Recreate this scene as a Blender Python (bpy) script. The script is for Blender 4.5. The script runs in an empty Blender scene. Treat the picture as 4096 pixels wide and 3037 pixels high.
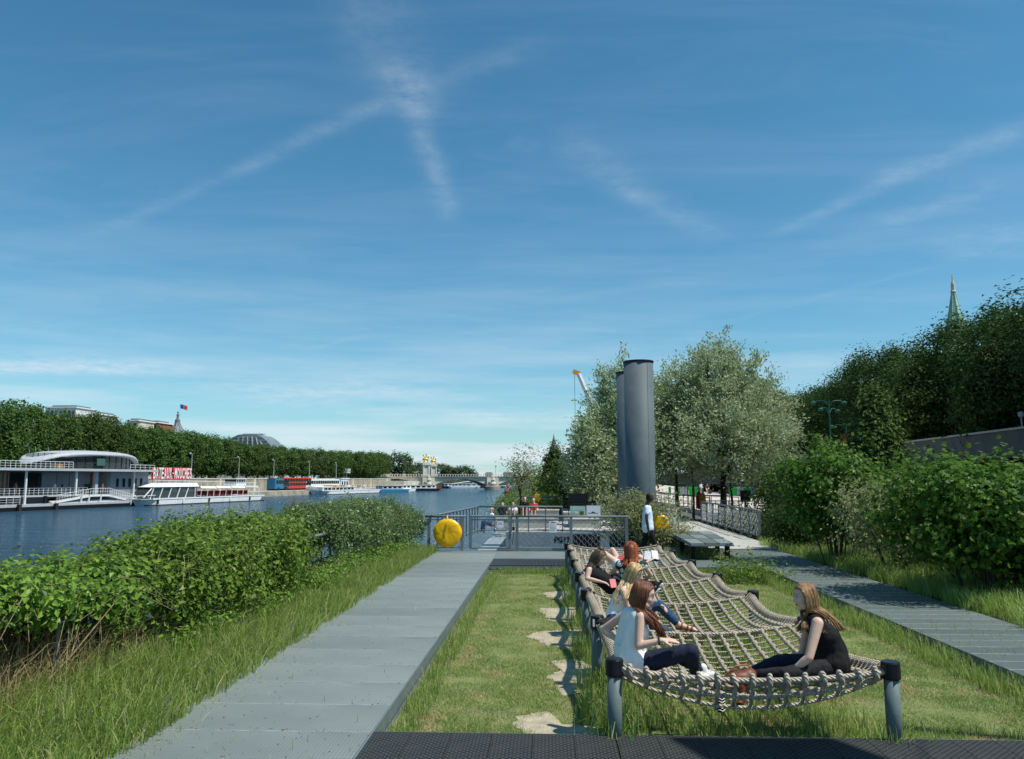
import bpy, bmesh, math, random
import numpy as np
from mathutils import Vector, Matrix, Quaternion, noise as mnoise

S = bpy.context.scene
COL = S.collection
RND = random.Random(11)
NR = np.random.default_rng(11)
rad = math.radians

# ------------------------------------------------------------------ camera, sky, sun, exposure
F_PX, YAW, PITCH, CAM_H = 804.0, rad(2.6), rad(7.05), 2.15
cam_d = bpy.data.cameras.new('camera')
cam_d.sensor_width = 36.0
cam_d.lens = F_PX / 1024 * 36.0
cam_d.clip_start = 0.05
cam_d.clip_end = 6000
cam = bpy.data.objects.new('camera', cam_d)
COL.objects.link(cam)
cam.location = (0, 0, CAM_H)
cam.rotation_euler = (rad(90) + PITCH, 0, YAW)
S.camera = cam

SUN_EL, SUN_BEHIND = 60.0, 18.0
sun_vec = Vector((math.cos(rad(SUN_EL)) * math.cos(rad(SUN_BEHIND)), -math.cos(rad(SUN_EL)) * math.sin(rad(SUN_BEHIND)), math.sin(rad(SUN_EL))))
sun_d = bpy.data.lights.new('sun', 'SUN')
sun_d.energy = 4.9
sun_d.angle = rad(0.5)
sun_d.color = (1.0, 0.955, 0.87)
sun = bpy.data.objects.new('sun', sun_d)
COL.objects.link(sun)
sun.rotation_euler = (-sun_vec).to_track_quat('-Z', 'Y').to_euler()
sun.location = (0, 0, 60)

S.view_settings.view_transform = 'Standard'
S.view_settings.look = 'None'
S.view_settings.exposure = 0.12
S.view_settings.gamma = 1.0
S.view_settings.use_curve_mapping = False
S.cycles.use_adaptive_sampling = True
S.cycles.max_bounces = 6
S.cycles.diffuse_bounces = 3
S.cycles.glossy_bounces = 3
S.cycles.transmission_bounces = 4
S.cycles.transparent_max_bounces = 12


def ray(x, y):
    a = (x - 512) / F_PX
    b = -(y - 379.5) / F_PX
    vx, vy, vz = a, math.cos(PITCH) - b * math.sin(PITCH), math.sin(PITCH) + b * math.cos(PITCH)
    return Vector((vx * math.cos(YAW) - vy * math.sin(YAW), vx * math.sin(YAW) + vy * math.cos(YAW), vz))


def at(x, y, Y):
    """world point seen at a measured place of the photograph, at a known depth Y"""
    r = ray(x, y)
    t = Y / r.y
    return Vector((r.x * t, Y, CAM_H + r.z * t))


def unp(x, y, z):
    r = ray(x, y)
    t = (z - CAM_H) / r.z
    return Vector((r.x * t, r.y * t, z))


# ------------------------------------------------------------------ node helper
class NT:
    def __init__(s, tree):
        s.t = tree

    def n(s, typ, **kw):
        nd = s.t.nodes.new(typ)
        for k, v in kw.items():
            if k in ('i',):
                for a, b in v.items():
                    inp = nd.inputs[a]
                    if isinstance(b, bpy.types.NodeSocket):
                        s.t.links.new(b, inp)
                    else:
                        inp.default_value = b
            else:
                setattr(nd, k, v)
        return nd

    def m(s, op, a, b=None, c=None, clamp=False):
        nd = s.t.nodes.new('ShaderNodeMath')
        nd.operation = op
        nd.use_clamp = clamp
        for k, v in enumerate((a, b, c)):
            if v is None:
                continue
            if isinstance(v, bpy.types.NodeSocket):
                s.t.links.new(v, nd.inputs[k])
            else:
                nd.inputs[k].default_value = v
        return nd.outputs[0]

    def mix(s, f, a, b):
        nd = s.t.nodes.new('ShaderNodeMix')
        nd.data_type = 'RGBA'
        for k, v in ((0, f), (6, a), (7, b)):
            if isinstance(v, bpy.types.NodeSocket):
                s.t.links.new(v, nd.inputs[k])
            else:
                nd.inputs[k].default_value = v if k == 0 else (*v, 1) if len(v) == 3 else v
        return nd.outputs[2]

    def ramp(s, f, stops, interp='LINEAR'):
        nd = s.t.nodes.new('ShaderNodeValToRGB')
        nd.color_ramp.interpolation = interp
        e = nd.color_ramp.elements
        while len(e) < len(stops):
            e.new(0.5)
        for k, (p, c) in enumerate(stops):
            e[k].position = p
            e[k].color = (c, c, c, 1) if not hasattr(c, '__len__') else (*c, 1)
        s.t.links.new(f, nd.inputs[0])
        return nd.outputs[0]

    def link(s, a, b):
        s.t.links.new(a, b)


# ------------------------------------------------------------------ world: Nishita sky with thin cirrus and old contrails
W = bpy.data.worlds.new('World')
S.world = W
W.use_nodes = True
wt = NT(W.node_tree)
W.node_tree.nodes.clear()
sky = wt.n('ShaderNodeTexSky', sky_type='NISHITA', sun_disc=False, sun_elevation=rad(SUN_EL), sun_rotation=rad(90 + SUN_BEHIND))
sky.air_density = 1.0
sky.dust_density = 0.35
sky.ozone_density = 2.2
geo = wt.n('ShaderNodeTexCoord')
sep = wt.n('ShaderNodeSeparateXYZ', i={0: geo.outputs['Generated']})
dx, dy, dz = sep.outputs
zz = wt.m('ADD', wt.m('MAXIMUM', dz, 0.0), 0.10)
px_, py_ = wt.m('DIVIDE', dx, zz), wt.m('DIVIDE', dy, zz)
pl = wt.n('ShaderNodeCombineXYZ', i={0: px_, 1: py_})
plv = pl.outputs[0]


def plane_pt(x, y):
    r = ray(x, y).normalized()
    z = max(r.z, 0) + 0.10
    return r.x / z, r.y / z


wob = wt.n('ShaderNodeTexNoise', i={'Vector': plv, 'Scale': 1.3, 'Detail': 5.0, 'Roughness': 0.6})
fine = wt.n('ShaderNodeTexNoise', i={'Vector': plv, 'Scale': 9.0, 'Detail': 8.0, 'Roughness': 0.72})
wobv = wt.m('SUBTRACT', wob.outputs[0], 0.5)
total = None
# (x0, y0, x1, y1, width, strength) of each streak, in the photograph's pixels
STREAKS = [(360, -30, 402, 84, .07, .18), (394, 60, 428, 118, .045, .36), (412, 92, 452, 225, .032, .30), (436, 82, 205, 184, .028, .22), (215, 178, 90, 238, .03, .16),
           (420, 90, 560, 36, .035, .12), (560, 130, 650, 208, .06, .18), (632, 196, 730, 238, .06, .18), (610, 180, 640, 204, .03, .16), (540, 148, 505, 142, .05, .10), (770, 236, 930, 165, .035, .24), (860, 186, 1070, 118, .05, .26), (700, 330, 1000, 250, .03, .08),
           (850, 238, 1040, 168, .07, .20), (940, 260, 1060, 225, .16, .20), (300, 352, 372, 332, .03, .12), (370, 330, 360, 328, .02, .1), (540, 303, 700, 278, .04, .08),
           (-120, 364, 190, 366, .16, .62), (-50, 372, 200, 371, .12, .40), (210, 375, 300, 385, .10, .12), (300, 372, 420, 360, .10, .12), (-60, 315, 330, 350, .16, .12),
           (210, 389, 450, 390, .20, .48), (240, 402, 370, 404, .22, .40), (440, 419, 640, 415, .28, .45), (100, 385, 260, 392, .14, .25), (-40, 258, 130, 268, .08, .07), (260, 240, 330, 300, .1, .05), (380, 345, 560, 352, .1, .10)]
for k, (x0, y0, x1, y1, wd, st) in enumerate(STREAKS):
    ax, ay = plane_pt(x0, y0)
    bx_, by_ = plane_pt(x1, y1)
    L = math.hypot(bx_ - ax, by_ - ay)
    tx, ty = (bx_ - ax) / L, (by_ - ay) / L
    rx, ry = wt.m('SUBTRACT', px_, ax), wt.m('SUBTRACT', py_, ay)
    along = wt.m('ADD', wt.m('MULTIPLY', rx, tx), wt.m('MULTIPLY', ry, ty))
    across = wt.m('ADD', wt.m('MULTIPLY', rx, -ty), wt.m('MULTIPLY', ry, tx))
    across = wt.m('ADD', across, wt.m('MULTIPLY', wobv, wd * 2.2))
    g = wt.m('DIVIDE', across, wd)
    g = wt.m('EXPONENT', wt.m('MULTIPLY', wt.m('MULTIPLY', g, g), -1.0))
    e0 = wt.m('DIVIDE', wt.m('ADD', along, 0.06 * L), 0.3 * L, clamp=True)
    e1 = wt.m('DIVIDE', wt.m('SUBTRACT', 1.06 * L, along), 0.3 * L, clamp=True)
    f = wt.m('MULTIPLY', wt.m('MULTIPLY', g, wt.m('MULTIPLY', e0, e1)), st)
    total = f if total is None else wt.m('ADD', total, f)
total = wt.m('MULTIPLY', total, 0.60)
broken = wt.m('ADD', wt.m('MULTIPLY', wt.m('SUBTRACT', fine.outputs[0], 0.32), 2.6), 0.1, clamp=True)
total = wt.m('MULTIPLY', total, broken)
stv = wt.n('ShaderNodeMapping', i={'Vector': plv, 'Rotation': (0, 0, 0.5), 'Scale': (0.9, 3.2, 1)})
veil = wt.n('ShaderNodeTexNoise', i={'Vector': stv.outputs[0], 'Scale': 1.1, 'Detail': 7.0, 'Roughness': 0.6, 'Distortion': 0.6})
veilf = wt.m('MULTIPLY', wt.m('SUBTRACT', veil.outputs[0], 0.45, clamp=True), 0.75)
# cirrus gets denser low down
low = wt.m('POWER', wt.m('SUBTRACT', 1.0, wt.m('MAXIMUM', dz, 0.0)), 6.0)
bandv = wt.n('ShaderNodeMapping', i={'Vector': geo.outputs['Generated'], 'Scale': (2.2, 2.2, 22)})
band = wt.n('ShaderNodeTexNoise', i={'Vector': bandv.outputs[0], 'Scale': 1.7, 'Detail': 8.0, 'Roughness': 0.55})
bandf = wt.m('MULTIPLY', wt.m('MULTIPLY', wt.m('SUBTRACT', band.outputs[0], 0.43, clamp=True), 3.2), wt.m('POWER', low, 1.6))
allf = wt.m('ADD', wt.m('ADD', total, wt.m('MULTIPLY', veilf, 0.30)), bandf)
allf = wt.m('ADD', allf, wt.m('MULTIPLY', wt.m('POWER', low, 1.5), 0.42))
allf = wt.m('MINIMUM', allf, 0.85)
hsv = wt.n('ShaderNodeHueSaturation', i={'Hue': 0.493, 'Saturation': 1.0, 'Value': 1.0, 'Color': sky.outputs[0]})
tint = wt.n('ShaderNodeMix', data_type='RGBA', blend_type='MULTIPLY', i={0: 1.0, 6: hsv.outputs[0], 7: (0.56, 1.13, 1.27, 1)})
skyc = wt.mix(allf, tint.outputs[2], (8.3, 9.0, 9.8))
bg = wt.n('ShaderNodeBackground', i={'Color': skyc, 'Strength': 0.088})
wo = wt.n('ShaderNodeOutputWorld', i={'Surface': bg.outputs[0]})

# ------------------------------------------------------------------ materials
MATS = {}


def pm(name, col, rough=0.6, var=0.12, scale=6.0, bump=0.0, bscale=40.0, metal=0.0, spec=0.22, ov=0.0, col2=None, dirt=None, dscale=1.5, wave=None, sss=0.0):
    """plain procedural surface: base colour broken by noise, small relief, per-object variation, optional stains"""
    m = bpy.data.materials.new(name)
    m.use_nodes = True
    t = NT(m.node_tree)
    b = m.node_tree.nodes['Principled BSDF']
    tc = t.n('ShaderNodeTexCoord')
    v = tc.outputs['Object']
    no = t.n('ShaderNodeTexNoise', i={'Vector': v, 'Scale': scale, 'Detail': 5.0, 'Roughness': 0.6})
    c2 = col2 if col2 else tuple(max(0, min(1, c * (1 - 2.2 * var))) for c in col)
    c1 = col if col2 else tuple(min(1, c * (1 + 1.2 * var)) for c in col)
    c = t.mix(t.ramp(no.outputs[0], [(0.3, 0.0), (0.7, 1.0)]), c2, c1)
    if dirt:
        n2 = t.n('ShaderNodeTexNoise', i={'Vector': v, 'Scale': dscale, 'Detail': 8.0, 'Roughness': 0.7})
        c = t.mix(t.ramp(n2.outputs[0], [(0.52, 0.0), (0.75, 0.75)]), c, dirt)
    if ov:
        oi = t.n('ShaderNodeObjectInfo')
        f = t.m('ADD', t.m('MULTIPLY', oi.outputs['Random'], 2 * ov), 1 - ov)
        h = t.n('ShaderNodeHueSaturation', i={'Color': c, 'Value': f})
        c = h.outputs[0]
    t.link(c, b.inputs['Base Color'])
    t.link(t.m('ADD', t.m('MULTIPLY', no.outputs[0], 0.2), rough - 0.1, clamp=True), b.inputs['Roughness'])
    b.inputs['Metallic'].default_value = metal
    b.inputs['Specular IOR Level'].default_value = spec
    if sss:
        b.inputs['Subsurface Weight'].default_value = sss
        b.inputs['Subsurface Radius'].default_value = (0.02, 0.008, 0.004)
    hgt = None
    if bump:
        n3 = t.n('ShaderNodeTexNoise', i={'Vector': v, 'Scale': bscale, 'Detail': 4.0})
        hgt = t.n('ShaderNodeBump', i={'Height': n3.outputs[0], 'Strength': bump, 'Distance': 0.02})
    if wave:
        kind, ws, amt = wave
        w = t.n('ShaderNodeTexWave', wave_type='BANDS', bands_direction=kind, i={'Vector': v, 'Scale': ws, 'Distortion': 0.4, 'Detail': 1.0})
        hb = t.n('ShaderNodeBump', i={'Height': w.outputs[0], 'Strength': amt, 'Distance': 0.01})
        if hgt:
            t.link(hgt.outputs[0], hb.inputs['Normal'])
        hgt = hb
    if hgt:
        t.link(hgt.outputs[0], b.inputs['Normal'])
    MATS[name] = m
    return m


def leafmat(name, dark, light, trans=0.35, rough=0.6, under=None, spec=0.14, dry=None):
    m = bpy.data.materials.new(name)
    m.use_nodes = True
    t = NT(m.node_tree)
    b = m.node_tree.nodes['Principled BSDF']
    g = t.n('ShaderNodeNewGeometry')
    oi = t.n('ShaderNodeObjectInfo')
    c = t.mix(g.outputs['Random Per Island'], dark, light)
    if under:
        c = t.mix(g.outputs['Backfacing'], c, under)
    if dry:
        r2 = t.m('GREATER_THAN', t.m('FRACT', t.m('MULTIPLY', g.outputs['Random Per Island'], 37.0)), 1 - dry[1])
        c = t.mix(r2, c, dry[0])
    h = t.n('ShaderNodeHueSaturation', i={'Color': c, 'Value': t.m('ADD', t.m('MULTIPLY', oi.outputs['Random'], 0.3), 0.85),
                                         'Hue': t.m('ADD', t.m('MULTIPLY', oi.outputs['Random'], 0.02), 0.49)})
    c = h.outputs[0]
    t.link(c, b.inputs['Base Color'])
    b.inputs['Roughness'].default_value = rough
    b.inputs['Specular IOR Level'].default_value = spec
    tr = t.n('ShaderNodeBsdfTranslucent', i={'Color': t.mix(0.5, c, light)})
    mx = t.n('ShaderNodeMixShader', i={0: trans, 1: b.outputs[0], 2: tr.outputs[0]})
    t.link(mx.outputs[0], m.node_tree.nodes['Material Output'].inputs[0])
    MATS[name] = m
    return m


def glassmat(name, col=(0.02, 0.03, 0.03), rough=0.08, alpha=0.55):
    m = bpy.data.materials.new(name)
    m.use_nodes = True
    t = NT(m.node_tree)
    gl = t.n('ShaderNodeBsdfGlossy', i={'Color': (0.8, 0.85, 0.85, 1), 'Roughness': rough})
    tp = t.n('ShaderNodeBsdfTransparent', i={'Color': (*[min(1, 0.25 + 3 * c) for c in col], 1)})
    df = t.n('ShaderNodeBsdfDiffuse', i={'Color': (*col, 1)})
    a = t.n('ShaderNodeMixShader', i={0: alpha, 1: tp.outputs[0], 2: df.outputs[0]})
    fr = t.n('ShaderNodeFresnel', i={'IOR': 1.5})
    b = t.n('ShaderNodeMixShader', i={0: fr.outputs[0], 1: a.outputs[0], 2: gl.outputs[0]})
    m.node_tree.nodes.remove(m.node_tree.nodes['Principled BSDF'])
    t.link(b.outputs[0], m.node_tree.nodes['Material Output'].inputs[0])
    MATS[name] = m
    return m


steel = pm('painted_steel', (0.145, 0.18, 0.195), 0.42, 0.08, 8, 0.05, 60, ov=0.08, dirt=(0.16, 0.18, 0.18), dscale=6)
steel_l = pm('galvanised_steel', (0.30, 0.33, 0.34), 0.4, 0.1, 10, metal=0.3)
hullm = pm('slate_hull_paint', (0.26, 0.31, 0.33), 0.5, 0.07, 3, dirt=(0.17, 0.19, 0.2), dscale=2)
pilem = pm('pile_paint', (0.10, 0.13, 0.145), 0.62, 0.10, 1.2, 0.03, 30, dirt=(0.12, 0.14, 0.155), dscale=2.2)
capm = pm('black_cap', (0.012, 0.013, 0.016), 0.28, 0.1, 10)
postm = pm('post_paint', (0.125, 0.165, 0.165), 0.5, 0.06, 12, 0.05, 80, dirt=(0.17, 0.20, 0.19), dscale=9)
concrete = pm('pale_concrete', (0.42, 0.41, 0.37), 0.85, 0.08, 2, 0.15, 30)
stone = pm('quay_stone', (0.36, 0.32, 0.25), 0.85, 0.2, 0.5, 0.2, 3, dirt=(0.2, 0.17, 0.13), dscale=0.6, ov=0.15)
stone_l = pm('bridge_stone', (0.64, 0.59, 0.48), 0.8, 0.12, 0.3, 0.1, 2, dirt=(0.3, 0.27, 0.21), dscale=0.25)
seam = pm('joint_metal', (0.34, 0.38, 0.36), 0.5, 0.2, 8)
stone_d = pm('quay_wall_dark_stone', (0.12, 0.12, 0.118), 0.85, 0.18, 0.6, 0.2, 4, dirt=(0.09, 0.09, 0.09), dscale=0.4, ov=0.1)
white = pm('white_paint', (0.74, 0.75, 0.74), 0.45, 0.04, 2, dirt=(0.5, 0.5, 0.47), dscale=0.8)
lgrey = pm('light_grey_paint', (0.42, 0.44, 0.46), 0.5, 0.05, 1.5, dirt=(0.33, 0.34, 0.35), dscale=0.6)
mgrey = pm('mid_grey_paint', (0.24, 0.26, 0.285), 0.5, 0.05, 1.5)
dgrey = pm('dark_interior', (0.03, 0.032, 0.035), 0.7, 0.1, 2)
redseat = pm('red_seat', (0.42, 0.05, 0.05), 0.7, 0.1, 4)
signred = pm('sign_red', (0.62, 0.04, 0.05), 0.5, 0.05, 4)
yellow = pm('yellow_vinyl', (0.85, 0.47, 0.012), 0.32, 0.05, 6, 0.4, 7, dirt=(0.75, 0.38, 0.01), dscale=5)
orange = pm('orange_paint', (0.75, 0.33, 0.03), 0.5, 0.05, 6)
gold = pm('gilded_bronze', (0.8, 0.5, 0.12), 0.35, 0.1, 3, metal=0.8)
zinc = pm('zinc_roof', (0.16, 0.185, 0.19), 0.5, 0.12, 0.4, metal=0.1)
glassroof = pm('roof_glass', (0.20, 0.235, 0.24), 0.3, 0.15, 0.15)
copper = pm('green_copper', (0.30, 0.56, 0.44), 0.6, 0.2, 0.4)
brick = pm('brick_wall_paint', (0.30, 0.11, 0.07), 0.8, 0.15, 0.6)
bark = pm('bark', (0.10, 0.075, 0.055), 0.9, 0.3, 6, 0.6, 14)
barkd = pm('dark_bark', (0.045, 0.035, 0.028), 0.9, 0.3, 6, 0.5, 14)
twigm = pm('dry_twig', (0.30, 0.23, 0.13), 0.9, 0.25, 9)
dirtm = pm('bare_earth', (0.42, 0.365, 0.265), 0.95, 0.14, 7, 0.8, 40, dirt=(0.27, 0.235, 0.15), dscale=5)
soil = pm('soil', (0.075, 0.06, 0.04), 0.95, 0.3, 4, 0.6, 12)
lawnb = pm('lawn_soil', (0.20, 0.23, 0.085), 0.95, 0.25, 3, 0.8, 60, col2=(0.12, 0.16, 0.05), dirt=(0.24, 0.21, 0.12), dscale=1.6)
bankm = pm('bank_ground', (0.07, 0.075, 0.045), 0.95, 0.3, 1.5, 0.4, 8)
slatm = pm('dark_slat', (0.05, 0.055, 0.06), 0.5, 0.1, 5)
prom = pm('promenade_concrete', (0.56, 0.50, 0.43), 0.9, 0.08, 0.7, 0.1, 8)
ropem = pm('rope', (0.56, 0.49, 0.385), 0.8, 0.12, 14, 0.3, 120, wave=('DIAGONAL', 28, 0.9), dirt=(0.32, 0.27, 0.2), dscale=5)
ropet = pm('thick_rope', (0.48, 0.415, 0.325), 0.82, 0.12, 14, 0.3, 100, wave=('DIAGONAL', 16, 1.0), dirt=(0.30, 0.25, 0.19), dscale=4)
skin = pm('fair_skin', (0.63, 0.42, 0.32), 0.5, 0.05, 18, 0.05, 60, sss=0.06)
skin_d = pm('dark_skin', (0.07, 0.038, 0.024), 0.45, 0.08, 18)
cloth_w = pm('white_cloth', (0.86, 0.83, 0.79), 0.8, 0.03, 10, 0.5, 11)
cloth_b = pm('black_cloth', (0.010, 0.010, 0.011), 0.85, 0.15, 10, 0.5, 14)
denim = pm('navy_denim', (0.018, 0.022, 0.045), 0.85, 0.15, 20, 0.5, 20)
denim_b = pm('blue_denim', (0.03, 0.075, 0.15), 0.85, 0.15, 20, 0.5, 20)
charcoal = pm('charcoal_cloth', (0.02, 0.02, 0.022), 0.85, 0.15, 20, 0.4, 20)
shirt = pm('pale_blue_cloth', (0.60, 0.70, 0.84), 0.8, 0.03, 8, 0.6, 9)
navy = pm('navy_cloth', (0.02, 0.05, 0.12), 0.85, 0.1, 8)
def hairm(name, col):
    m = pm(name, col, 0.42, 0.2, 30, 0.25, 90, spec=0.4)
    t = NT(m.node_tree)
    b = m.node_tree.nodes['Principled BSDF']
    src = b.inputs['Base Color'].links[0].from_socket
    g = t.n('ShaderNodeNewGeometry')
    h = t.n('ShaderNodeHueSaturation', i={'Color': src, 'Value': t.m('ADD', t.m('MULTIPLY', g.outputs['Random Per Island'], 1.25), 0.5)})
    t.link(h.outputs[0], b.inputs['Base Color'])
    return m


hair_r = hairm('auburn_hair', (0.155, 0.052, 0.022))
hair_o = hairm('ginger_hair', (0.36, 0.085, 0.022))
hair_b = hairm('blonde_hair', (0.50, 0.34, 0.16))
hair_l = hairm('light_brown_hair', (0.27, 0.155, 0.07))
hair_k = hairm('brown_hair', (0.11, 0.07, 0.045))
hair_n = pm('black_hair', (0.01, 0.008, 0.007), 0.6, 0.2, 30)
lips = pm('lips', (0.42, 0.14, 0.12), 0.4, 0.05, 30)
tan_l = pm('tan_leather', (0.34, 0.13, 0.045), 0.5, 0.15, 12)
brown_l = pm('brown_leather', (0.17, 0.06, 0.03), 0.45, 0.2, 12)
rubber = pm('shoe_rubber', (0.72, 0.72, 0.70), 0.6, 0.05, 8)
paper = pm('paper', (0.72, 0.72, 0.76), 0.8, 0.02, 8)
pinkm = pm('pink_plastic', (0.75, 0.2, 0.22), 0.5, 0.05, 8)
greenb = pm('green_barrier', (0.02, 0.42, 0.06), 0.5, 0.06, 2)
lampgreen = pm('lamp_green_paint', (0.02, 0.12, 0.09), 0.5, 0.1, 3)
asphalt = pm('asphalt', (0.06, 0.06, 0.06), 0.9, 0.1, 2)
bluem = pm('blue_paint', (0.03, 0.16, 0.28), 0.4, 0.06, 2)
redm = pm('red_paint', (0.50, 0.045, 0.03), 0.35, 0.06, 2)
flagb = pm('flag_blue', (0.02, 0.08, 0.35), 0.7, 0.02, 2)
flagr = pm('flag_red', (0.6, 0.04, 0.04), 0.7, 0.02, 2)
blackm = pm('black_paint', (0.012, 0.012, 0.013), 0.5, 0.1, 4)
panelg = pm('pale_green_print', (0.36, 0.52, 0.46), 0.4, 0.05, 4)
glass = glassmat('dark_glass')
glass_g = glassmat('green_glass', (0.06, 0.13, 0.11), 0.1, 0.8)
glass_l = glassmat('light_glass', (0.10, 0.12, 0.12), 0.1, 0.35)

lf_bank = leafmat('plane_leaves', (0.032, 0.07, 0.015), (0.11, 0.185, 0.042), 0.30)
lf_far = leafmat('far_leaves', (0.045, 0.08, 0.028), (0.10, 0.155, 0.06), 0.25)
lf_right = leafmat('chestnut_leaves', (0.022, 0.050, 0.013), (0.075, 0.135, 0.036), 0.25, 0.7, spec=0.12)
lf_conif = leafmat('metasequoia_leaves', (0.040, 0.070, 0.016), (0.11, 0.165, 0.042), 0.3, 0.7, spec=0.12)
lf_willow = leafmat('willow_leaves', (0.13, 0.185, 0.065), (0.35, 0.43, 0.19), 0.32, 0.5, under=(0.48, 0.53, 0.36))
lf_hedge = leafmat('hedge_leaves', (0.032, 0.080, 0.008), (0.215, 0.335, 0.045), 0.34, 0.42, under=(0.18, 0.28, 0.08), spec=0.2)
lf_hedge2 = leafmat('honeysuckle_leaves', (0.06, 0.115, 0.03), (0.16, 0.24, 0.075), 0.3, 0.35, under=(0.26, 0.34, 0.17), spec=0.3)
lf_shrub = leafmat('viburnum_leaves', (0.028, 0.070, 0.010), (0.14, 0.255, 0.038), 0.40, 0.4)
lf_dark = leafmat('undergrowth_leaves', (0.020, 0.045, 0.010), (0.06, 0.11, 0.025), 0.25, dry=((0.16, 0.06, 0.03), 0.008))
lf_dry = leafmat('bush_leaves', (0.12, 0.16, 0.05), (0.33, 0.34, 0.14), 0.3, under=(0.42, 0.42, 0.26))
lf_dead = leafmat('dead_leaves', (0.06, 0.045, 0.02), (0.20, 0.15, 0.075), 0.2)
gr_lawn = leafmat('lawn_grass', (0.14, 0.21, 0.045), (0.30, 0.38, 0.12), 0.35, 0.7, dry=((0.46, 0.42, 0.24), 0.07), spec=0.1)
gr_long = leafmat('long_grass', (0.12, 0.23, 0.03), (0.39, 0.51, 0.13), 0.42, 0.55, dry=((0.55, 0.52, 0.30), 0.11), spec=0.2)
gr_dry = leafmat('dry_grass', (0.28, 0.20, 0.09), (0.52, 0.42, 0.23), 0.25, 0.7)


def grating_mat(name, col, col2, pitch, dark):
    """metal walkway grating: fine bars one way, finer the other; per-panel value"""
    m = bpy.data.materials.new(name)
    m.use_nodes = True
    t = NT(m.node_tree)
    b = m.node_tree.nodes['Principled BSDF']
    tc = t.n('ShaderNodeTexCoord')
    v = tc.outputs['Object']
    no = t.n('ShaderNodeTexNoise', i={'Vector': v, 'Scale': 0.9, 'Detail': 6.0})
    n2 = t.n('ShaderNodeTexNoise', i={'Vector': v, 'Scale': 160.0, 'Detail': 2.0})
    sp = t.n('ShaderNodeSeparateXYZ', i={0: v})
    gx = t.m('PINGPONG', sp.outputs[0], pitch / 2)
    gy = t.m('PINGPONG', sp.outputs[1], pitch / 2)
    hx = t.m('GREATER_THAN', gx, pitch * 0.17)
    hy = t.m('GREATER_THAN', gy, pitch * 0.17)
    hole = t.m('MULTIPLY', hx, hy)
    c = t.mix(t.ramp(no.outputs[0], [(0.3, 0.0), (0.7, 1.0)]), col2, col)
    c = t.mix(t.m('MULTIPLY', n2.outputs[0], 0.35), c, tuple(x * 0.55 for x in col))
    c = t.mix(t.m('MULTIPLY', hole, dark), c, tuple(x * 0.35 for x in col))
    oi = t.n('ShaderNodeObjectInfo')
    h = t.n('ShaderNodeHueSaturation', i={'Color': c, 'Value': t.m('ADD', t.m('MULTIPLY', oi.outputs['Random'], 0.30), 0.84)})
    st = t.n('ShaderNodeTexNoise', i={'Vector': v, 'Scale': 2.3, 'Detail': 9.0, 'Roughness': 0.75})
    cc = t.mix(t.ramp(st.outputs[0], [(0.55, 0.0), (0.72, 0.6)]), h.outputs[0], tuple(x * 0.6 for x in col))
    t.link(cc, b.inputs['Base Color'])
    b.inputs['Roughness'].default_value = 0.6
    bp = t.n('ShaderNodeBump', i={'Height': t.m('SUBTRACT', 1.0, hole), 'Strength': 0.5, 'Distance': 0.004})
    t.link(bp.outputs[0], b.inputs['Normal'])
    return m


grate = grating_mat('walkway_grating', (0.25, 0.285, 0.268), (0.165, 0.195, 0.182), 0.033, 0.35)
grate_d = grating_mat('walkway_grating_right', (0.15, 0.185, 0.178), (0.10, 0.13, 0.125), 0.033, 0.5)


def mat_mat():
    m = bpy.data.materials.new('rubber_mat')
    m.use_nodes = True
    t = NT(m.node_tree)
    b = m.node_tree.nodes['Principled BSDF']
    v = t.n('ShaderNodeTexCoord').outputs['Object']
    sc = t.n('ShaderNodeMapping', i={'Vector': v, 'Scale': (17, 34, 0)})
    br = t.n('ShaderNodeTexBrick', offset=0.5, i={'Vector': sc.outputs[0], 'Scale': 1.0, 'Brick Width': 1.0, 'Row Height': 1.0, 'Mortar Size': 0.2, 'Mortar Smooth': 0.4,
                                                  'Color1': (0.006, 0.007, 0.008, 1), 'Color2': (0.008, 0.009, 0.010, 1), 'Mortar': (0.050, 0.055, 0.053, 1)})
    no = t.n('ShaderNodeTexNoise', i={'Vector': v, 'Scale': 5.0, 'Detail': 8.0, 'Roughness': 0.7})
    c = t.mix(t.ramp(no.outputs[0], [(0.45, 0.0), (0.75, 0.35)]), br.outputs[0], (0.065, 0.065, 0.058))
    t.link(c, b.inputs['Base Color'])
    b.inputs['Specular IOR Level'].default_value = 0.25
    b.inputs['Roughness'].default_value = 0.7
    bp = t.n('ShaderNodeBump', i={'Height': br.outputs[1], 'Strength': 0.8, 'Distance': 0.006})
    t.link(bp.outputs[0], b.inputs['Normal'])
    return m


rubbermat = mat_mat()


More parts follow.
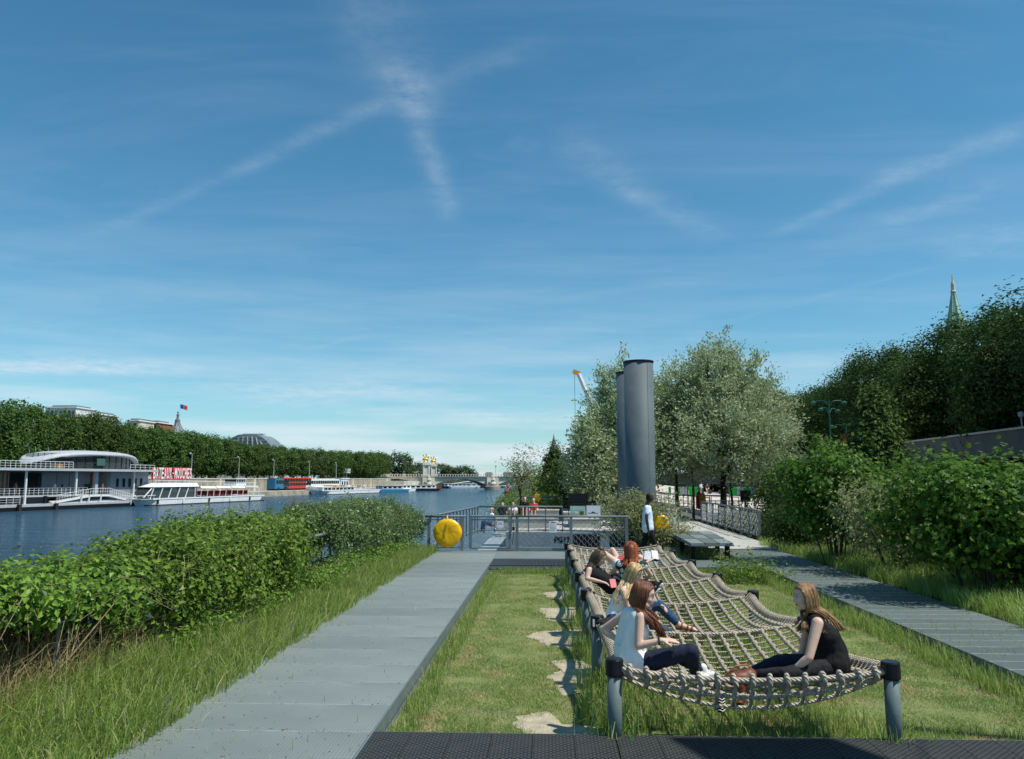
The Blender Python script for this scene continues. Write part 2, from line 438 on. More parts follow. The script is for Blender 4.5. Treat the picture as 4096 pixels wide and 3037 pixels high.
def water_mat():
    m = bpy.data.materials.new('river_water')
    m.use_nodes = True
    t = NT(m.node_tree)
    b = m.node_tree.nodes['Principled BSDF']
    v = t.n('ShaderNodeTexCoord').outputs['Object']
    b.inputs['Specular IOR Level'].default_value = 0.42
    b.inputs['Roughness'].default_value = 0.12
    b.inputs['IOR'].default_value = 1.333
    mp = t.n('ShaderNodeMapping', i={'Vector': v, 'Rotation': (0, 0, 0.25), 'Scale': (0.65, 1.0, 1)})
    n1 = t.n('ShaderNodeTexNoise', i={'Vector': mp.outputs[0], 'Scale': 1.3, 'Detail': 5.0, 'Roughness': 0.65})
    n2 = t.n('ShaderNodeTexNoise', i={'Vector': mp.outputs[0], 'Scale': 0.38, 'Detail': 4.0, 'Roughness': 0.6})
    n3 = t.n('ShaderNodeTexNoise', i={'Vector': mp.outputs[0], 'Scale': 0.035, 'Detail': 4.0})
    hgt = t.m('ADD', t.m('MULTIPLY', n1.outputs[0], 0.55), t.m('MULTIPLY', n2.outputs[0], 1.1))
    bp = t.n('ShaderNodeBump', i={'Height': hgt, 'Strength': 1.0, 'Distance': 1.3})
    t.link(bp.outputs[0], b.inputs['Normal'])
    c = t.mix(t.ramp(n3.outputs[0], [(0.4, 0.0), (0.62, 1.0)]), (0.005, 0.040, 0.085), (0.016, 0.072, 0.125))
    rp = t.n('ShaderNodeMapping', i={'Vector': v, 'Rotation': (0, 0, 0.2), 'Scale': (0.10, 0.55, 1)})
    n4 = t.n('ShaderNodeTexNoise', i={'Vector': rp.outputs[0], 'Scale': 1.6, 'Detail': 7.0, 'Roughness': 0.75})
    c = t.mix(t.ramp(n4.outputs[0], [(0.42, 0.0), (0.62, 0.75)]), c, (0.03, 0.11, 0.17))  # pale streaks in the base colour stand in for ripple reflections
    t.link(c, b.inputs['Base Color'])
    return m


waterm = water_mat()


def daisy_mat():
    m = bpy.data.materials.new('daisy_print')
    m.use_nodes = True
    t = NT(m.node_tree)
    b = m.node_tree.nodes['Principled BSDF']
    v = t.n('ShaderNodeTexCoord').outputs['Object']
    vo = t.n('ShaderNodeTexVoronoi', i={'Vector': v, 'Scale': 13.0, 'Randomness': 0.6})
    d = vo.outputs['Distance']
    c = t.mix(t.m('LESS_THAN', d, 0.40), (0.012, 0.035, 0.03), (0.72, 0.72, 0.66))
    c = t.mix(t.m('LESS_THAN', d, 0.13), c, (0.35, 0.33, 0.18))
    t.link(c, b.inputs['Base Color'])
    b.inputs['Roughness'].default_value = 0.85
    return m


daisy = daisy_mat()

# ------------------------------------------------------------------ object helpers
OFF = {}


def tag(o, label=None, cat=None, group=None, kind=None):
    if label:
        o['label'] = label
    if cat:
        o['category'] = cat
    if group:
        o['group'] = group
    if kind:
        o['kind'] = kind
    return o


def empty(name, loc=(0, 0, 0), rz=0.0, label=None, cat=None, group=None):
    o = bpy.data.objects.new(name, None)
    COL.objects.link(o)
    o.location = loc
    o.rotation_euler = (0, 0, rz)
    o.empty_display_size = 0.2
    OFF[o.name] = Vector(loc)
    return tag(o, label, cat, group)


def link_mesh(name, me, mat=None, parent=None):
    if mat is not None and len(me.materials) == 0:
        me.materials.append(mat)
    o = bpy.data.objects.new(name, me)
    COL.objects.link(o)
    if parent is not None:
        o.parent = parent
        OFF[o.name] = OFF.get(parent.name, Vector((0, 0, 0)))
    else:
        OFF[o.name] = Vector((0, 0, 0))
    return o


def npmesh(name, V, F, smooth=False):
    """V (n,3) floats, F (m,k) ints, all faces with k corners"""
    V = np.asarray(V, np.float32)
    F = np.asarray(F, np.int32)
    me = bpy.data.meshes.new(name)
    me.vertices.add(len(V))
    me.vertices.foreach_set('co', V.ravel())
    k = F.shape[1]
    me.loops.add(F.size)
    me.loops.foreach_set('vertex_index', F.ravel())
    me.polygons.add(len(F))
    me.polygons.foreach_set('loop_start', np.arange(0, F.size, k, dtype=np.int32))
    me.polygons.foreach_set('use_smooth', np.full(len(F), smooth, dtype=bool))
    me.update(calc_edges=True)
    return me


class MB:
    def __init__(s):
        s.v = []
        s.f = []
        s.m = []
        s.mi = 0

    def add(s, vs, fs):
        b = len(s.v)
        s.v += [tuple(v) for v in vs]
        s.f += [tuple(i + b for i in f) for f in fs]
        s.m += [s.mi] * len(fs)
        return s

    def box(s, x0, x1, y0, y1, z0, z1):
        x0, x1 = min(x0, x1), max(x0, x1)
        y0, y1 = min(y0, y1), max(y0, y1)
        z0, z1 = min(z0, z1), max(z0, z1)
        return s.add([(x0, y0, z0), (x1, y0, z0), (x1, y1, z0), (x0, y1, z0), (x0, y0, z1), (x1, y0, z1), (x1, y1, z1), (x0, y1, z1)],
                     [(0, 3, 2, 1), (4, 5, 6, 7), (0, 1, 5, 4), (1, 2, 6, 5), (2, 3, 7, 6), (3, 0, 4, 7)])

    def boxr(s, c, size, rz=0.0, rx=0.0, ry=0.0):
        M = Matrix.Translation(c) @ Matrix.Rotation(rz, 4, 'Z') @ Matrix.Rotation(ry, 4, 'Y') @ Matrix.Rotation(rx, 4, 'X')
        hx, hy, hz = size[0] / 2, size[1] / 2, size[2] / 2
        vs = [M @ Vector(p) for p in ((-hx, -hy, -hz), (hx, -hy, -hz), (hx, hy, -hz), (-hx, hy, -hz), (-hx, -hy, hz), (hx, -hy, hz), (hx, hy, hz), (-hx, hy, hz))]
        return s.add(vs, [(0, 3, 2, 1), (4, 5, 6, 7), (0, 1, 5, 4), (1, 2, 6, 5), (2, 3, 7, 6), (3, 0, 4, 7)])

    def tube(s, pts, r, n=8, cap=True, flat=1.0):
        pts = [Vector(p) for p in pts]
        k = len(pts)
        rs = list(r) if hasattr(r, '__len__') else [r] * k
        t0 = (pts[1] - pts[0]).normalized()
        up = Vector((0, 0, 1)) if abs(t0.z) < 0.9 else Vector((1, 0, 0))
        a = t0.cross(up).normalized()
        vs = []
        for i in range(k):
            if i == 0:
                t = t0
            elif i == k - 1:
                t = (pts[i] - pts[i - 1])
            else:
                t = (pts[i + 1] - pts[i - 1])
            if t.length < 1e-9:
                t = t0
            t = t.normalized()
            a = (a - t * a.dot(t))
            a = a.normalized() if a.length > 1e-6 else t.orthogonal().normalized()
            b = t.cross(a)
            for j in range(n):
                an = 2 * math.pi * j / n
                vs.append(pts[i] + a * (math.cos(an) * rs[i]) + b * (math.sin(an) * rs[i] * flat))
        fs = []
        for i in range(k - 1):
            for j in range(n):
                j2 = (j + 1) % n
                fs.append((i * n + j, i * n + j2, (i + 1) * n + j2, (i + 1) * n + j))
        if cap:
            fs.append(tuple(range(n - 1, -1, -1)))
            fs.append(tuple((k - 1) * n + j for j in range(n)))
        return s.add(vs, fs)

    def lathe(s, prof, c=(0, 0, 0), n=24):
        vs, fs = [], []
        for (r, z) in prof:
            for j in range(n):
                an = 2 * math.pi * j / n
                vs.append((c[0] + r * math.cos(an), c[1] + r * math.sin(an), c[2] + z))
        for i in range(len(prof) - 1):
            for j in range(n):
                j2 = (j + 1) % n
                fs.append((i * n + j, i * n + j2, (i + 1) * n + j2, (i + 1) * n + j))
        fs.append(tuple(range(n - 1, -1, -1)))
        fs.append(tuple((len(prof) - 1) * n + j for j in range(n)))
        return s.add(vs, fs)

    def ball(s, c, r, nu=12, nv=8, M=None):
        r = r if hasattr(r, '__len__') else (r, r, r)
        vs, fs = [], []
        for i in range(nv + 1):
            ph = math.pi * i / nv
            for j in range(nu):
                th = 2 * math.pi * j / nu
                p = Vector((r[0] * math.sin(ph) * math.cos(th), r[1] * math.sin(ph) * math.sin(th), r[2] * math.cos(ph)))
                if M is not None:
                    p = M @ p
                vs.append(Vector(c) + p)
        for i in range(nv):
            for j in range(nu):
                j2 = (j + 1) % nu
                fs.append((i * nu + j, (i + 1) * nu + j, (i + 1) * nu + j2, i * nu + j2))
        return s.add(vs, fs)

    def prism(s, out, z0, z1):
        n = len(out)
        vs = [(x, y, z0) for x, y in out] + [(x, y, z1) for x, y in out]
        fs = [tuple(range(n - 1, -1, -1)), tuple(range(n, 2 * n))] + [(i, (i + 1) % n, n + (i + 1) % n, n + i) for i in range(n)]
        return s.add(vs, fs)

    def slab(s, out, ax, d):
        """polygon of 3D points extruded by vector d"""
        n = len(out)
        out = [Vector(p) for p in out]
        d = Vector(d)
        vs = out + [p + d for p in out]
        return s.add(vs, [tuple(range(n - 1, -1, -1)), tuple(range(n, 2 * n))] + [(i, (i + 1) % n, n + (i + 1) % n, n + i) for i in range(n)])

    def mesh(s, name, off=None, smooth=False):
        me = bpy.data.meshes.new(name)
        vs = s.v if off is None else [(v[0] - off[0], v[1] - off[1], v[2] - off[2]) for v in s.v]
        me.from_pydata(vs, [], s.f)
        if smooth:
            me.polygons.foreach_set('use_smooth', [True] * len(me.polygons))
        if any(s.m):
            me.polygons.foreach_set('material_index', s.m)
        me.update()
        return me

    def build(s, name, mat, parent=None, smooth=False, world=False, fix=True):
        off = OFF.get(parent.name) if (world and parent is not None) else None
        me = s.mesh(name, off, smooth)
        if fix and len(s.f) < 20000:
            bm = bmesh.new()
            bm.from_mesh(me)
            bmesh.ops.recalc_face_normals(bm, faces=bm.faces)
            bm.to_mesh(me)
            bm.free()
        for m in (mat if isinstance(mat, (list, tuple)) else [mat]):
            me.materials.append(m)
        return link_mesh(name, me, None, parent)


def copy_thing(root, loc=None, rz=None, label=None, scale=None):
    c = root.copy()
    COL.objects.link(c)
    for ch in root.children:
        d = ch.copy()
        COL.objects.link(d)
        d.parent = c
        for g in ch.children:
            e = g.copy()
            COL.objects.link(e)
            e.parent = d
    if loc is not None:
        c.location = loc
    if rz is not None:
        c.rotation_euler = (0, 0, rz)
    if scale is not None:
        c.scale = scale if hasattr(scale, '__len__') else (scale,) * 3
    if label:
        c['label'] = label
    return c


def text_mesh(txt, size, depth=0.002, bold=0.0, sx=1.0):
    cu = bpy.data.curves.new('text', 'FONT')
    cu.body = txt
    cu.size = size
    cu.extrude = depth / 2
    cu.offset = bold
    cu.align_x = 'CENTER'
    cu.align_y = 'CENTER'
    cu.resolution_u = 2
    o = bpy.data.objects.new('text', cu)
    COL.objects.link(o)
    bpy.context.view_layer.update()
    me = bpy.data.meshes.new_from_object(o.evaluated_get(bpy.context.evaluated_depsgraph_get()))
    bpy.data.objects.remove(o)
    if sx != 1.0:
        for v in me.vertices:
            v.co.x *= sx
    return me


def put_text(txt, size, loc, rz, mat, parent, name='lettering', bold=0.0, sx=1.0, depth=0.004, tilt=90.0):
    me = text_mesh(txt, size, depth, bold, sx)
    me.materials.clear()
    me.materials.append(mat)
    o = link_mesh(name, me, None, parent)
    o.location = Vector(loc)
    o.rotation_euler = (rad(tilt), 0, rz)
    return o


# ------------------------------------------------------------------ foliage generators (numpy)
def unit(a):
    return a / np.maximum(np.linalg.norm(a, axis=1, keepdims=True), 1e-9)


def leaf_quads(P, N, size, aspect=0.55, fold=0.18, rng=NR, droop=0.0, tip=None):
    """one diamond-shaped folded leaf per point; returns V, F"""
    n = len(P)
    N = unit(N)
    if tip is None:
        T = rng.normal(size=(n, 3))
        T[:, 2] -= droop
    else:
        T = tip + rng.normal(size=(n, 3)) * 0.35
    T = unit(T - N * np.sum(T * N, axis=1, keepdims=True))
    B = np.cross(N, T)
    sz = (size * rng.uniform(0.6, 1.25, n))[:, None]
    base = P - T * sz * 0.5
    tipp = P + T * sz * 0.5
    l = P - T * sz * 0.08 + B * sz * aspect * 0.5 + N * sz * fold
    r = P - T * sz * 0.08 - B * sz * aspect * 0.5 + N * sz * fold
    V = np.stack([base, r, tipp, l], axis=1).reshape(-1, 3)
    F = np.arange(4 * n).reshape(n, 4)
    return V, F


def lobed_leaves(P, N, size, rng=NR):
    """broad three-pointed leaves, six corners each"""
    n = len(P)
    N = unit(N)
    T = rng.normal(size=(n, 3))
    T[:, 2] -= 0.8
    T = unit(T - N * np.sum(T * N, axis=1, keepdims=True))
    B = np.cross(N, T)
    sz = (size * rng.uniform(0.6, 1.2, n))[:, None]
    pts = [(-0.45, 0.0, 0.0), (-0.2, -0.42, 0.10), (0.28, -0.40, 0.04), (0.12, -0.14, 0.03), (0.55, 0.0, -0.08), (0.12, 0.14, 0.03), (0.28, 0.40, 0.04), (-0.2, 0.42, 0.10)]
    V = np.stack([P + T * sz * a + B * sz * b + N * sz * c for a, b, c in pts], axis=1).reshape(-1, 3)
    F = np.arange(8 * n).reshape(n, 8)
    return V, F


def clumps(centers, per, spread, rng=NR, outward=None, flat=1.0):
    n = len(centers)
    D = rng.normal(size=(n, per, 3))
    D *= spread * np.array([1, 1, flat])
    P = centers[:, None, :] + D
    nrm = unit(D.reshape(-1, 3)) * 0.8 + rng.normal(size=(n * per, 3)) * 0.5
    nrm[:, 2] += 0.55
    if outward is not None:
        nrm += np.repeat(outward, per, axis=0) * 0.5
    return P.reshape(-1, 3), nrm


def env_points(n, rx, ry, rz, cz, power=2.0, lump=0.22, seed=0, rng=NR, inner=0.55, freq=1.3):
    """points in the outer shell of a lumpy superellipsoid"""
    d = unit(rng.normal(size=(n, 3)))
    k = (np.abs(d) ** power).sum(axis=1) ** (-1.0 / power)
    rr = inner + (1 - inner) * rng.random(n) ** 0.6
    lumps = np.array([mnoise.noise(Vector((float(a) * freq + seed, float(b) * freq, float(c) * freq))) for a, b, c in d * 2.0])
    rr = rr * (1 + lump * lumps * 2)
    P = d * (k * rr)[:, None] * np.array([rx, ry, rz])
    P[:, 2] += cz
    return P, d


def grass_blades(P, h, w, lean=0.35, rng=NR, seg=2, wind=None):
    """curved tapering blades standing at P; h is an array of heights"""
    n = len(P)
    an = rng.uniform(0, 2 * math.pi, n)
    side = np.stack([np.cos(an), np.sin(an), np.zeros(n)], 1)
    ld = rng.uniform(0, 2 * math.pi, n)
    L = np.stack([np.cos(ld), np.sin(ld), np.zeros(n)], 1) * (np.abs(rng.normal(size=n)) * lean)[:, None]
    if wind is not None:
        L = L + np.array(wind)
    h = h[:, None]
    w = (w * rng.uniform(0.7, 1.3, n))[:, None]
    up = np.array([0, 0, 1.0])
    if seg == 1:
        V = np.stack([P - side * w, P + side * w, P + up * h + L * h], 1).reshape(-1, 3)
        return V, np.arange(3 * n).reshape(n, 3)
    m1 = P + up * h * 0.5 + L * h * 0.22
    m2 = P + up * h * 0.85 + L * h * 0.62
    tp = P + up * h * (1.0 - 0.12 * np.linalg.norm(L, axis=1)[:, None]) + L * h * 1.05
    V = np.stack([P - side * w, P + side * w, m1 + side * w * 0.8, m1 - side * w * 0.8, m2 + side * w * 0.45, m2 - side * w * 0.45, tp + side * w * 0.08, tp - side * w * 0.08], 1).reshape(-1, 3)
    b = np.arange(n)[:, None] * 8
    F = np.concatenate([b + np.array([[0, 1, 2, 3]]), b + np.array([[3, 2, 4, 5]]), b + np.array([[5, 4, 6, 7]])], 0)
    return V, F


def trunk_mb(h, r0, limbs, rng, spread=2.0, top=None, n=8, base_z=-0.3):
    mb = MB()
    top = top or h
    bend = [(0.0, 0.0)] + [(rng.uniform(-.03, .03) * h, rng.uniform(-.03, .03) * h) for _ in range(4)]
    pts = [(bend[i][0], bend[i][1], base_z + (h - base_z) * i / 4) for i in range(5)]
    mb.tube(pts, [r0 * (1.25 if i == 0 else 1 - 0.17 * i) for i in range(5)], n)
    for k in range(limbs):
        a = 2 * math.pi * k / limbs + rng.uniform(-.4, .4)
        z0 = h * rng.uniform(0.45, 0.98)
        ln = spread * rng.uniform(0.6, 1.1)
        up = (top - z0) * rng.uniform(0.45, 0.85)
        pp = [(0, 0, z0), (math.cos(a) * ln * .35, math.sin(a) * ln * .35, z0 + up * .4), (math.cos(a) * ln * .7, math.sin(a) * ln * .7, z0 + up * .75), (math.cos(a + .2) * ln, math.sin(a + .2) * ln, z0 + up)]
        mb.tube(pp, [r0 * .5, r0 * .36, r0 * .22, r0 * .1], 6)
    return mb

# ================================================================== SETTING
WZ = -2.25          # water level
mb = MB()
mb.add([(-3000, -300, WZ - 1.2), (3000, -300, WZ - 1.2), (3000, 4500, WZ - 1.2), (-3000, 4500, WZ - 1.2)], [(0, 1, 2, 3)])
tag(mb.build('river_bed_ground', bankm, fix=False), kind='structure')
mb = MB()
mb.add([(-2000, -250, WZ), (23.6, -250, WZ), (23.6, 900, WZ), (-2000, 900, WZ)], [(0, 1, 2, 3)])
tag(mb.build('river_water', waterm, fix=False), kind='structure')

# quay line of the far bank:  X = QX(Y)
QD = Vector((0.1646, 0.9864, 0)).normalized()
QN = Vector((-QD.y, QD.x, 0))       # away from the river


def QX(Y, off=0.0):
    return -70.66 + (Y - 200.8) * QD.x / QD.y + off * (-1.0) / QD.y * 1.0


def quay_pt(xr, off, z=0.0):
    r = ray(xr, 479)
    # point P = r*t (x,y), on line offset `off` from the quay edge
    k = QD.x / QD.y
    c = QX(0, off)
    t = c / (r.x - k * r.y)
    return Vector((r.x * t, r.y * t, z))


QANG = math.atan2(QD.y, QD.x)


def strip(name, mat, o0, o1, z0, z1, Y0=-20, Y1=322):
    mb = MB()
    mb.prism([(QX(Y0, o0), Y0), (QX(Y1, o0), Y1), (QX(Y1, o1), Y1), (QX(Y0, o1), Y0)], z0, z1)
    return mb.build(name, mat)


tag(strip('lower_quay_pavement', concrete, 0, 9, WZ - 1, -1.0), kind='structure')
tag(strip('upper_quay_ground', bankm, 9.6, 700, WZ - 1, 1.55, -100, 649), kind='structure')
qw = strip('quay_wall', stone, 9, 9.6, -1.0, 2.15)
tag(qw, 'long pale stone quay wall on the far bank below the plane trees', 'wall')
c = strip('coping', stone_l, 8.9, 9.7, 2.15, 2.32)
c.parent = qw
for k in range(8):
    Yb = 195 + 16 * k
    mb = MB()
    mb.prism([(QX(Yb, 8.75), Yb), (QX(Yb + .8, 8.75), Yb + .8), (QX(Yb + .8, 8.995), Yb + .8), (QX(Yb, 8.995), Yb)], -1.0, 2.1)
    p = mb.build('pilaster', stone_l)
    p.parent = qw
tag(strip('quay_edge_stone', stone, -0.25, -0.003, WZ - 1, -0.95, 60, 322), kind='structure')

# land far behind
mb = MB()
mb.box(-1500, 1500, 650, 3000, WZ - 1, 1.5)
tag(mb.build('far_land', bankm), kind='structure')

# ------------------------------------------------------------------ trees: shared meshes
def finish_tree(name, V, F, leafm, trunkmb, barkm, label, cat, group):
    root = empty(name, (0, 0, 0), 0, label, cat, group)
    trunkmb.build('trunk', barkm, root, smooth=True, fix=False)
    link_mesh('crown', npmesh('crown', V, F), leafm, root)
    return root


def plane_tree(seed, h=13.0, r=3.9, power=3.2, leafm=lf_bank, leaf=0.46, ncl=430, per=15, name='plane_tree', label='', group='', barkm=bark, base=2.4, aspect=0.75):
    rng = np.random.default_rng(seed)
    hz = (h - base) / 2
    C, D = env_points(ncl, r, r, hz, base + hz, power, 0.16, seed * 3.1, rng, 0.72, 1.6)
    P, N = clumps(C, per, 0.42, rng, D)
    V, F = leaf_quads(P, N, leaf, aspect, 0.15, rng)
    tr = trunk_mb(h * 0.6, 0.24, 5, random.Random(seed), 2.2, h * 0.85)
    return finish_tree(name, V, F, leafm, tr, barkm, label, 'tree', group)


def px_of(P):
    x = P[0] * math.cos(YAW) + P[1] * math.sin(YAW)
    y = -P[0] * math.sin(YAW) + P[1] * math.cos(YAW)
    return 512 + F_PX * x / (y * math.cos(PITCH))


def top_by(prof, P, base, extra=1.0):
    x = px_of(P)
    y = float(np.interp(x, [p[0] for p in prof], [p[1] for p in prof]))
    return at(x, y, P[1]).z - base


PROF_L = [(-60, 396), (0, 398), (25, 402), (55, 409), (99, 414), (123, 420), (153, 427), (185, 430), (216, 434), (234, 441), (259, 444), (299, 447), (324, 449), (420, 456)]
G_FAR = 'plane trees in a row on the far bank'
L_FAR = 'clipped leafy plane tree in the long row above the far quay wall'
protos = [plane_tree(20 + k, label=L_FAR, group=G_FAR) for k in range(4)]
n = 0
for row, off in ((0, 15.0), (1, 23.0)):
    Y = 96.0 + row * 3
    while Y < (318 if row == 0 else 220):
        loc = (QX(Y, off) + RND.uniform(-.5, .5), Y, 1.5)
        hs = top_by(PROF_L, (QX(Y, 15.0), Y), 1.5) / 13.9 * (1.0 if row == 0 else 1.03)
        sc = (1.0 * RND.uniform(.92, 1.08), 1.0 * RND.uniform(.92, 1.08), hs * RND.uniform(0.97, 1.03))
        p = protos[n % 4]
        if n < 4:
            p.location, p.scale, p.rotation_euler.z = loc, sc, RND.uniform(0, 6)
        else:
            copy_thing(p, loc, RND.uniform(0, 6), scale=sc)
        n += 1
        Y += RND.uniform(6.3, 7.4)

# rounder trees beyond, by the bridge head and behind it
def round_tree(seed, leafm, h, rx, base=1.5, leaf=0.8, ncl=300, per=12, name='broad_tree', label='', group=None, power=2.2, lump=.28, inner=.55, flat=.9, sp=.6, barkm=bark, tr=0.3, droop=.2, aspect=.6, outw=True, top_taper=0):
    rng = np.random.default_rng(seed)
    hz = (h - base) / 2
    C, D = env_points(ncl, rx, rx, hz, base + hz, power, lump, seed * 2.3, rng, inner, 1.3)
    if top_taper:
        f = (C[:, 2] - base) / (h - base)
        s = 1 - top_taper * np.clip(f, 0, 1)
        C[:, 0] *= s
        C[:, 1] *= s
    P, N = clumps(C, per, sp, rng, D if outw else None, flat)
    V, F = leaf_quads(P, N, leaf, aspect, 0.15, rng, droop)
    return finish_tree(name, V, F, leafm, trunk_mb(h * 0.62, tr, 6, random.Random(seed), rx * .6, h * .85), barkm, label, 'tree', group)


rt = [round_tree(50 + k, lf_far, 12, 6.5, 1.0, 0.95, 260, 12, label='x', lump=.2) for k in range(3)]
far_list = [(342, 455.5, 372, 4.6, 'dark green tree at the end of the clipped row, left of the round-headed trees'),
            (357, 457, 385, 5.0, 'small round green tree between the clipped row and the large bushy trees'),
            (376, 452.5, 385, 7.6, 'largest round bushy tree beyond the far bridge head'),
            (399, 453.0, 400, 7.2, 'round bushy tree rightmost of the group beyond the bridge head'),
            (418, 463, 600, 7.5, 'small far tree just left of the paired white columns'),
            (441, 464, 640, 9, 'small far tree just right of the paired white columns'),
            (452, 467, 640, 9, 'low far tree second to the right of the white columns'),
            (464, 466, 640, 9, 'round far tree rightmost on the skyline behind the bridge')]
for k, (x, y, Y, rr, lab) in enumerate(far_list):
    top = at(x, y, Y)
    h = top.z - 1.5
    p = rt[k % 3]
    if k < 3:
        tag(p, lab)
        c = p
    else:
        c = copy_thing(p, label=lab)
    c.location = (top.x, Y, 1.5)
    c.scale = (rr / 6.5, rr / 6.5, h / 12)

# ------------------------------------------------------------------ far buildings above the trees
def far_box_building(name, label, x0, x1, ytop, Y, mat, depth=14, rows=1, cols=5, winh=1.6, roofm=zinc, extra=True):
    a, b = at(x0, ytop, Y), at(x1, ytop, Y)
    root = empty(name, (a.x, Y, 1.5), 0, label, 'building')
    w, h = b.x - a.x, a.z - 1.5
    MB().box(0, w, 0, depth, 0, h).build('wall', mat, root)
    MB().box(-.4, w + .4, -.4, depth + .4, h, h + .5).build('cornice', white, root)
    MB().box(w * .1, w * .9, 2, depth - 2, h + .5, h + 1.2).build('roof', roofm, root)
    for r in range(rows):
        for c in range(cols):
            cx = w * (c + .5) / cols
            z = h - 1.0 - winh - r * 3.2
            f = MB().box(cx - w / cols * .28, cx + w / cols * .28, -.12, .1, z, z + winh).build('window', zinc, root)
            MB().box(cx - w / cols * .22, cx + w / cols * .22, -.16, -.125, z + .1, z + winh - .1).build('pane', glass, f)
    return root


far_box_building('apartment_building', 'white apartment block with flat roof showing over the trees at the far left', 46, 76, 408, 300, white, rows=2, cols=7)
far_box_building('apartment_building', 'small pale rooftop peeping over the trees right of the white block', 92, 98.5, 414.5, 320, concrete, rows=1, cols=2)
far_box_building('apartment_building', 'cream building top left of the brick one behind the trees', 127, 138, 421, 330, stone_l, rows=1, cols=2)
far_box_building('apartment_building', 'red brick building top beside the domed roof', 138.5, 158, 423, 345, brick, rows=1, cols=4)

# domed exhibition hall: lantern dome with flag, and glass barrel roof
Yg = 400
c = at(168, 430, Yg)
s = 0.5
root = empty('domed_hall', (c.x, Yg + 10, 1.5), 0, 'grey zinc lantern dome of the exhibition hall rising behind the trees', 'building')
bz = c.z - 1.5
MB().box(-20, 20, -8, 20, 0, bz - 4).build('wall', stone_l, root)
prof0 = [(9.5, bz - 5), (8.2, bz - 1.0), (6.6, bz + .6), (5.0, bz + 2.0), (3.6, bz + 3.8), (2.8, bz + 5.5), (3.1, bz + 5.7), (2.7, bz + 6.2), (2.4, bz + 8.4), (2.7, bz + 8.8), (1.5, bz + 9.2), (1.0, bz + 10.6), (1.1, bz + 12.4), (1.5, bz + 12.8), (.6, bz + 13.4), (.5, bz + 14.2), (.9, bz + 14.8), (.3, bz + 15.4)]
prof = [(r_ * .52, bz + (z_ - bz) * .67) for r_, z_ in prof0]
MB().lathe(prof, n=16).build('dome', zinc, root, smooth=False)
for k in range(8):
    a = 2 * math.pi * k / 8 + .2
    MB().tube([(q_ * .54 * math.cos(a), q_ * .54 * math.sin(a), bz + h_ * .67) for q_, h_ in ((8.9, -3), (6.7, .7), (2.85, 5.6))], .14, 5).build('rib', lgrey, root)
MB().tube([(1.0, 0, bz + 7), (1.0, 0, bz + 14.2)], .07, 6).build('flagpole', lgrey, root)
fl = empty('flag', (c.x + 1.1, Yg + 10, bz + 11.9 + 1.5), 0, 'French tricolour flag flying above the domed roof', 'flag')
for k, m in enumerate((flagb, white, flagr)):
    V = [(k * 2 + u * .5, 0.5 * math.sin((k * 2 + u * .5) * 1.1), zz - 0.28 * (k * 2 + u * .5)) for u in range(5) for zz in (0, 3.6)]
    F = [(2 * u, 2 * u + 2, 2 * u + 3, 2 * u + 1) for u in range(4)]
    o = MB().add([(x * .62, y, z * .62) for x, y, z in V], F).build('stripe', m, fl, fix=False)
a, b = at(216, 446, Yg), at(274, 446, Yg)
root = empty('glass_roofed_hall', ((a.x + b.x) / 2, Yg + 12, 1.5), 0, 'great curved glass and iron roof of the exhibition hall behind the trees', 'building')
w = (b.x - a.x) / 2
hz = at(245, 434, Yg).z - 1.5
h0 = a.z - 1.5 - 3
MB().box(-w, w, -10, 12, 0, h0).build('wall', stone_l, root)
N_ = 12
out = [(-w, h0)]
for k in range(N_ + 1):
    t = k / N_
    xx = -w + 2 * w * t
    out.append((xx * .98, h0 + (hz - h0) * min(1, 1.06 * (1 - abs(xx / w) ** 2.4))))
MB().slab([(x, -9, z) for x, z in out] + [(w, -9, h0)], 0, (0, 20, 0)).build('roof', glassroof, root)
for k in range(-4, 5):
    x0 = k * w / 4.6
    pts = [(x0 * (1 - .35 * t), -9.15 - .1 * t, h0 + (hz - h0 - .2) * min(1, 1.06 * (1 - abs(x0 / w) ** 2.4)) * t + .0) for t in (0, .3, .6, .9)]
    MB().tube([(x0, -9.2, h0)] + pts[1:], .32, 5).build('rib', lgrey, root)
for k in range(5):
    z = h0 + (hz - h0) * (k + .5) / 5.5
    ww = w * (1 - ((z - h0) / (hz - h0)) ** 1.0 * .95) ** (1 / 2.4)
    MB().box(-ww, ww, -9.12, -9.02, z, z + .15).build('glazing_bar', lgrey, root)
MB().box(-w * .35, w * .35, -2, 3, hz + .2, hz + .8).build('ridge_walkway', lgrey, root)

# ------------------------------------------------------------------ bridge with piers and statues
YB = 318.0
zt = at(430, 474.2, YB).z
xl = at(350, 479, YB).x
xr = 34.0
root = empty('stone_bridge', (at(428, 479, YB).x, YB, WZ), 0, 'long pale stone bridge with low arches crossing the river', 'bridge')
piers = [at(428, 479, YB).x, at(488, 479, YB).x, at(548, 479, YB).x]
span = piers[1] - piers[0]
piers = [piers[0] - span] + piers
zs = WZ + 1.6
thick0 = zt - 1.35
for k, p in enumerate(piers[:-1]):
    q = piers[k + 1]
    out = []
    for i in range(15):
        t = i / 14
        out.append((p + 1.7 + (q - p - 3.4) * t, zs + (thick0 - zs - .5) * math.sin(math.pi * t) ** .75))
    MB().slab([(p, YB, thick0)] + [(p, YB, zs - 1)] + [(p + 1.7, YB, zs - 1)] + [(x, YB, z) for x, z in out] + [(q - 1.7, YB, zs - 1), (q, YB, zs - 1), (q, YB, thick0)], 0, (0, 9, 0)).build('arch', stone_l, root, world=True)
MB().box(piers[-1] + 2.3, xr, YB, YB + 9, WZ - .5, thick0).build('abutment', stone_l, root, world=True)
MB().box(xl - 6, piers[0] - 2.3, YB, YB + 9, WZ - .5, thick0).build('abutment', stone_l, root, world=True)
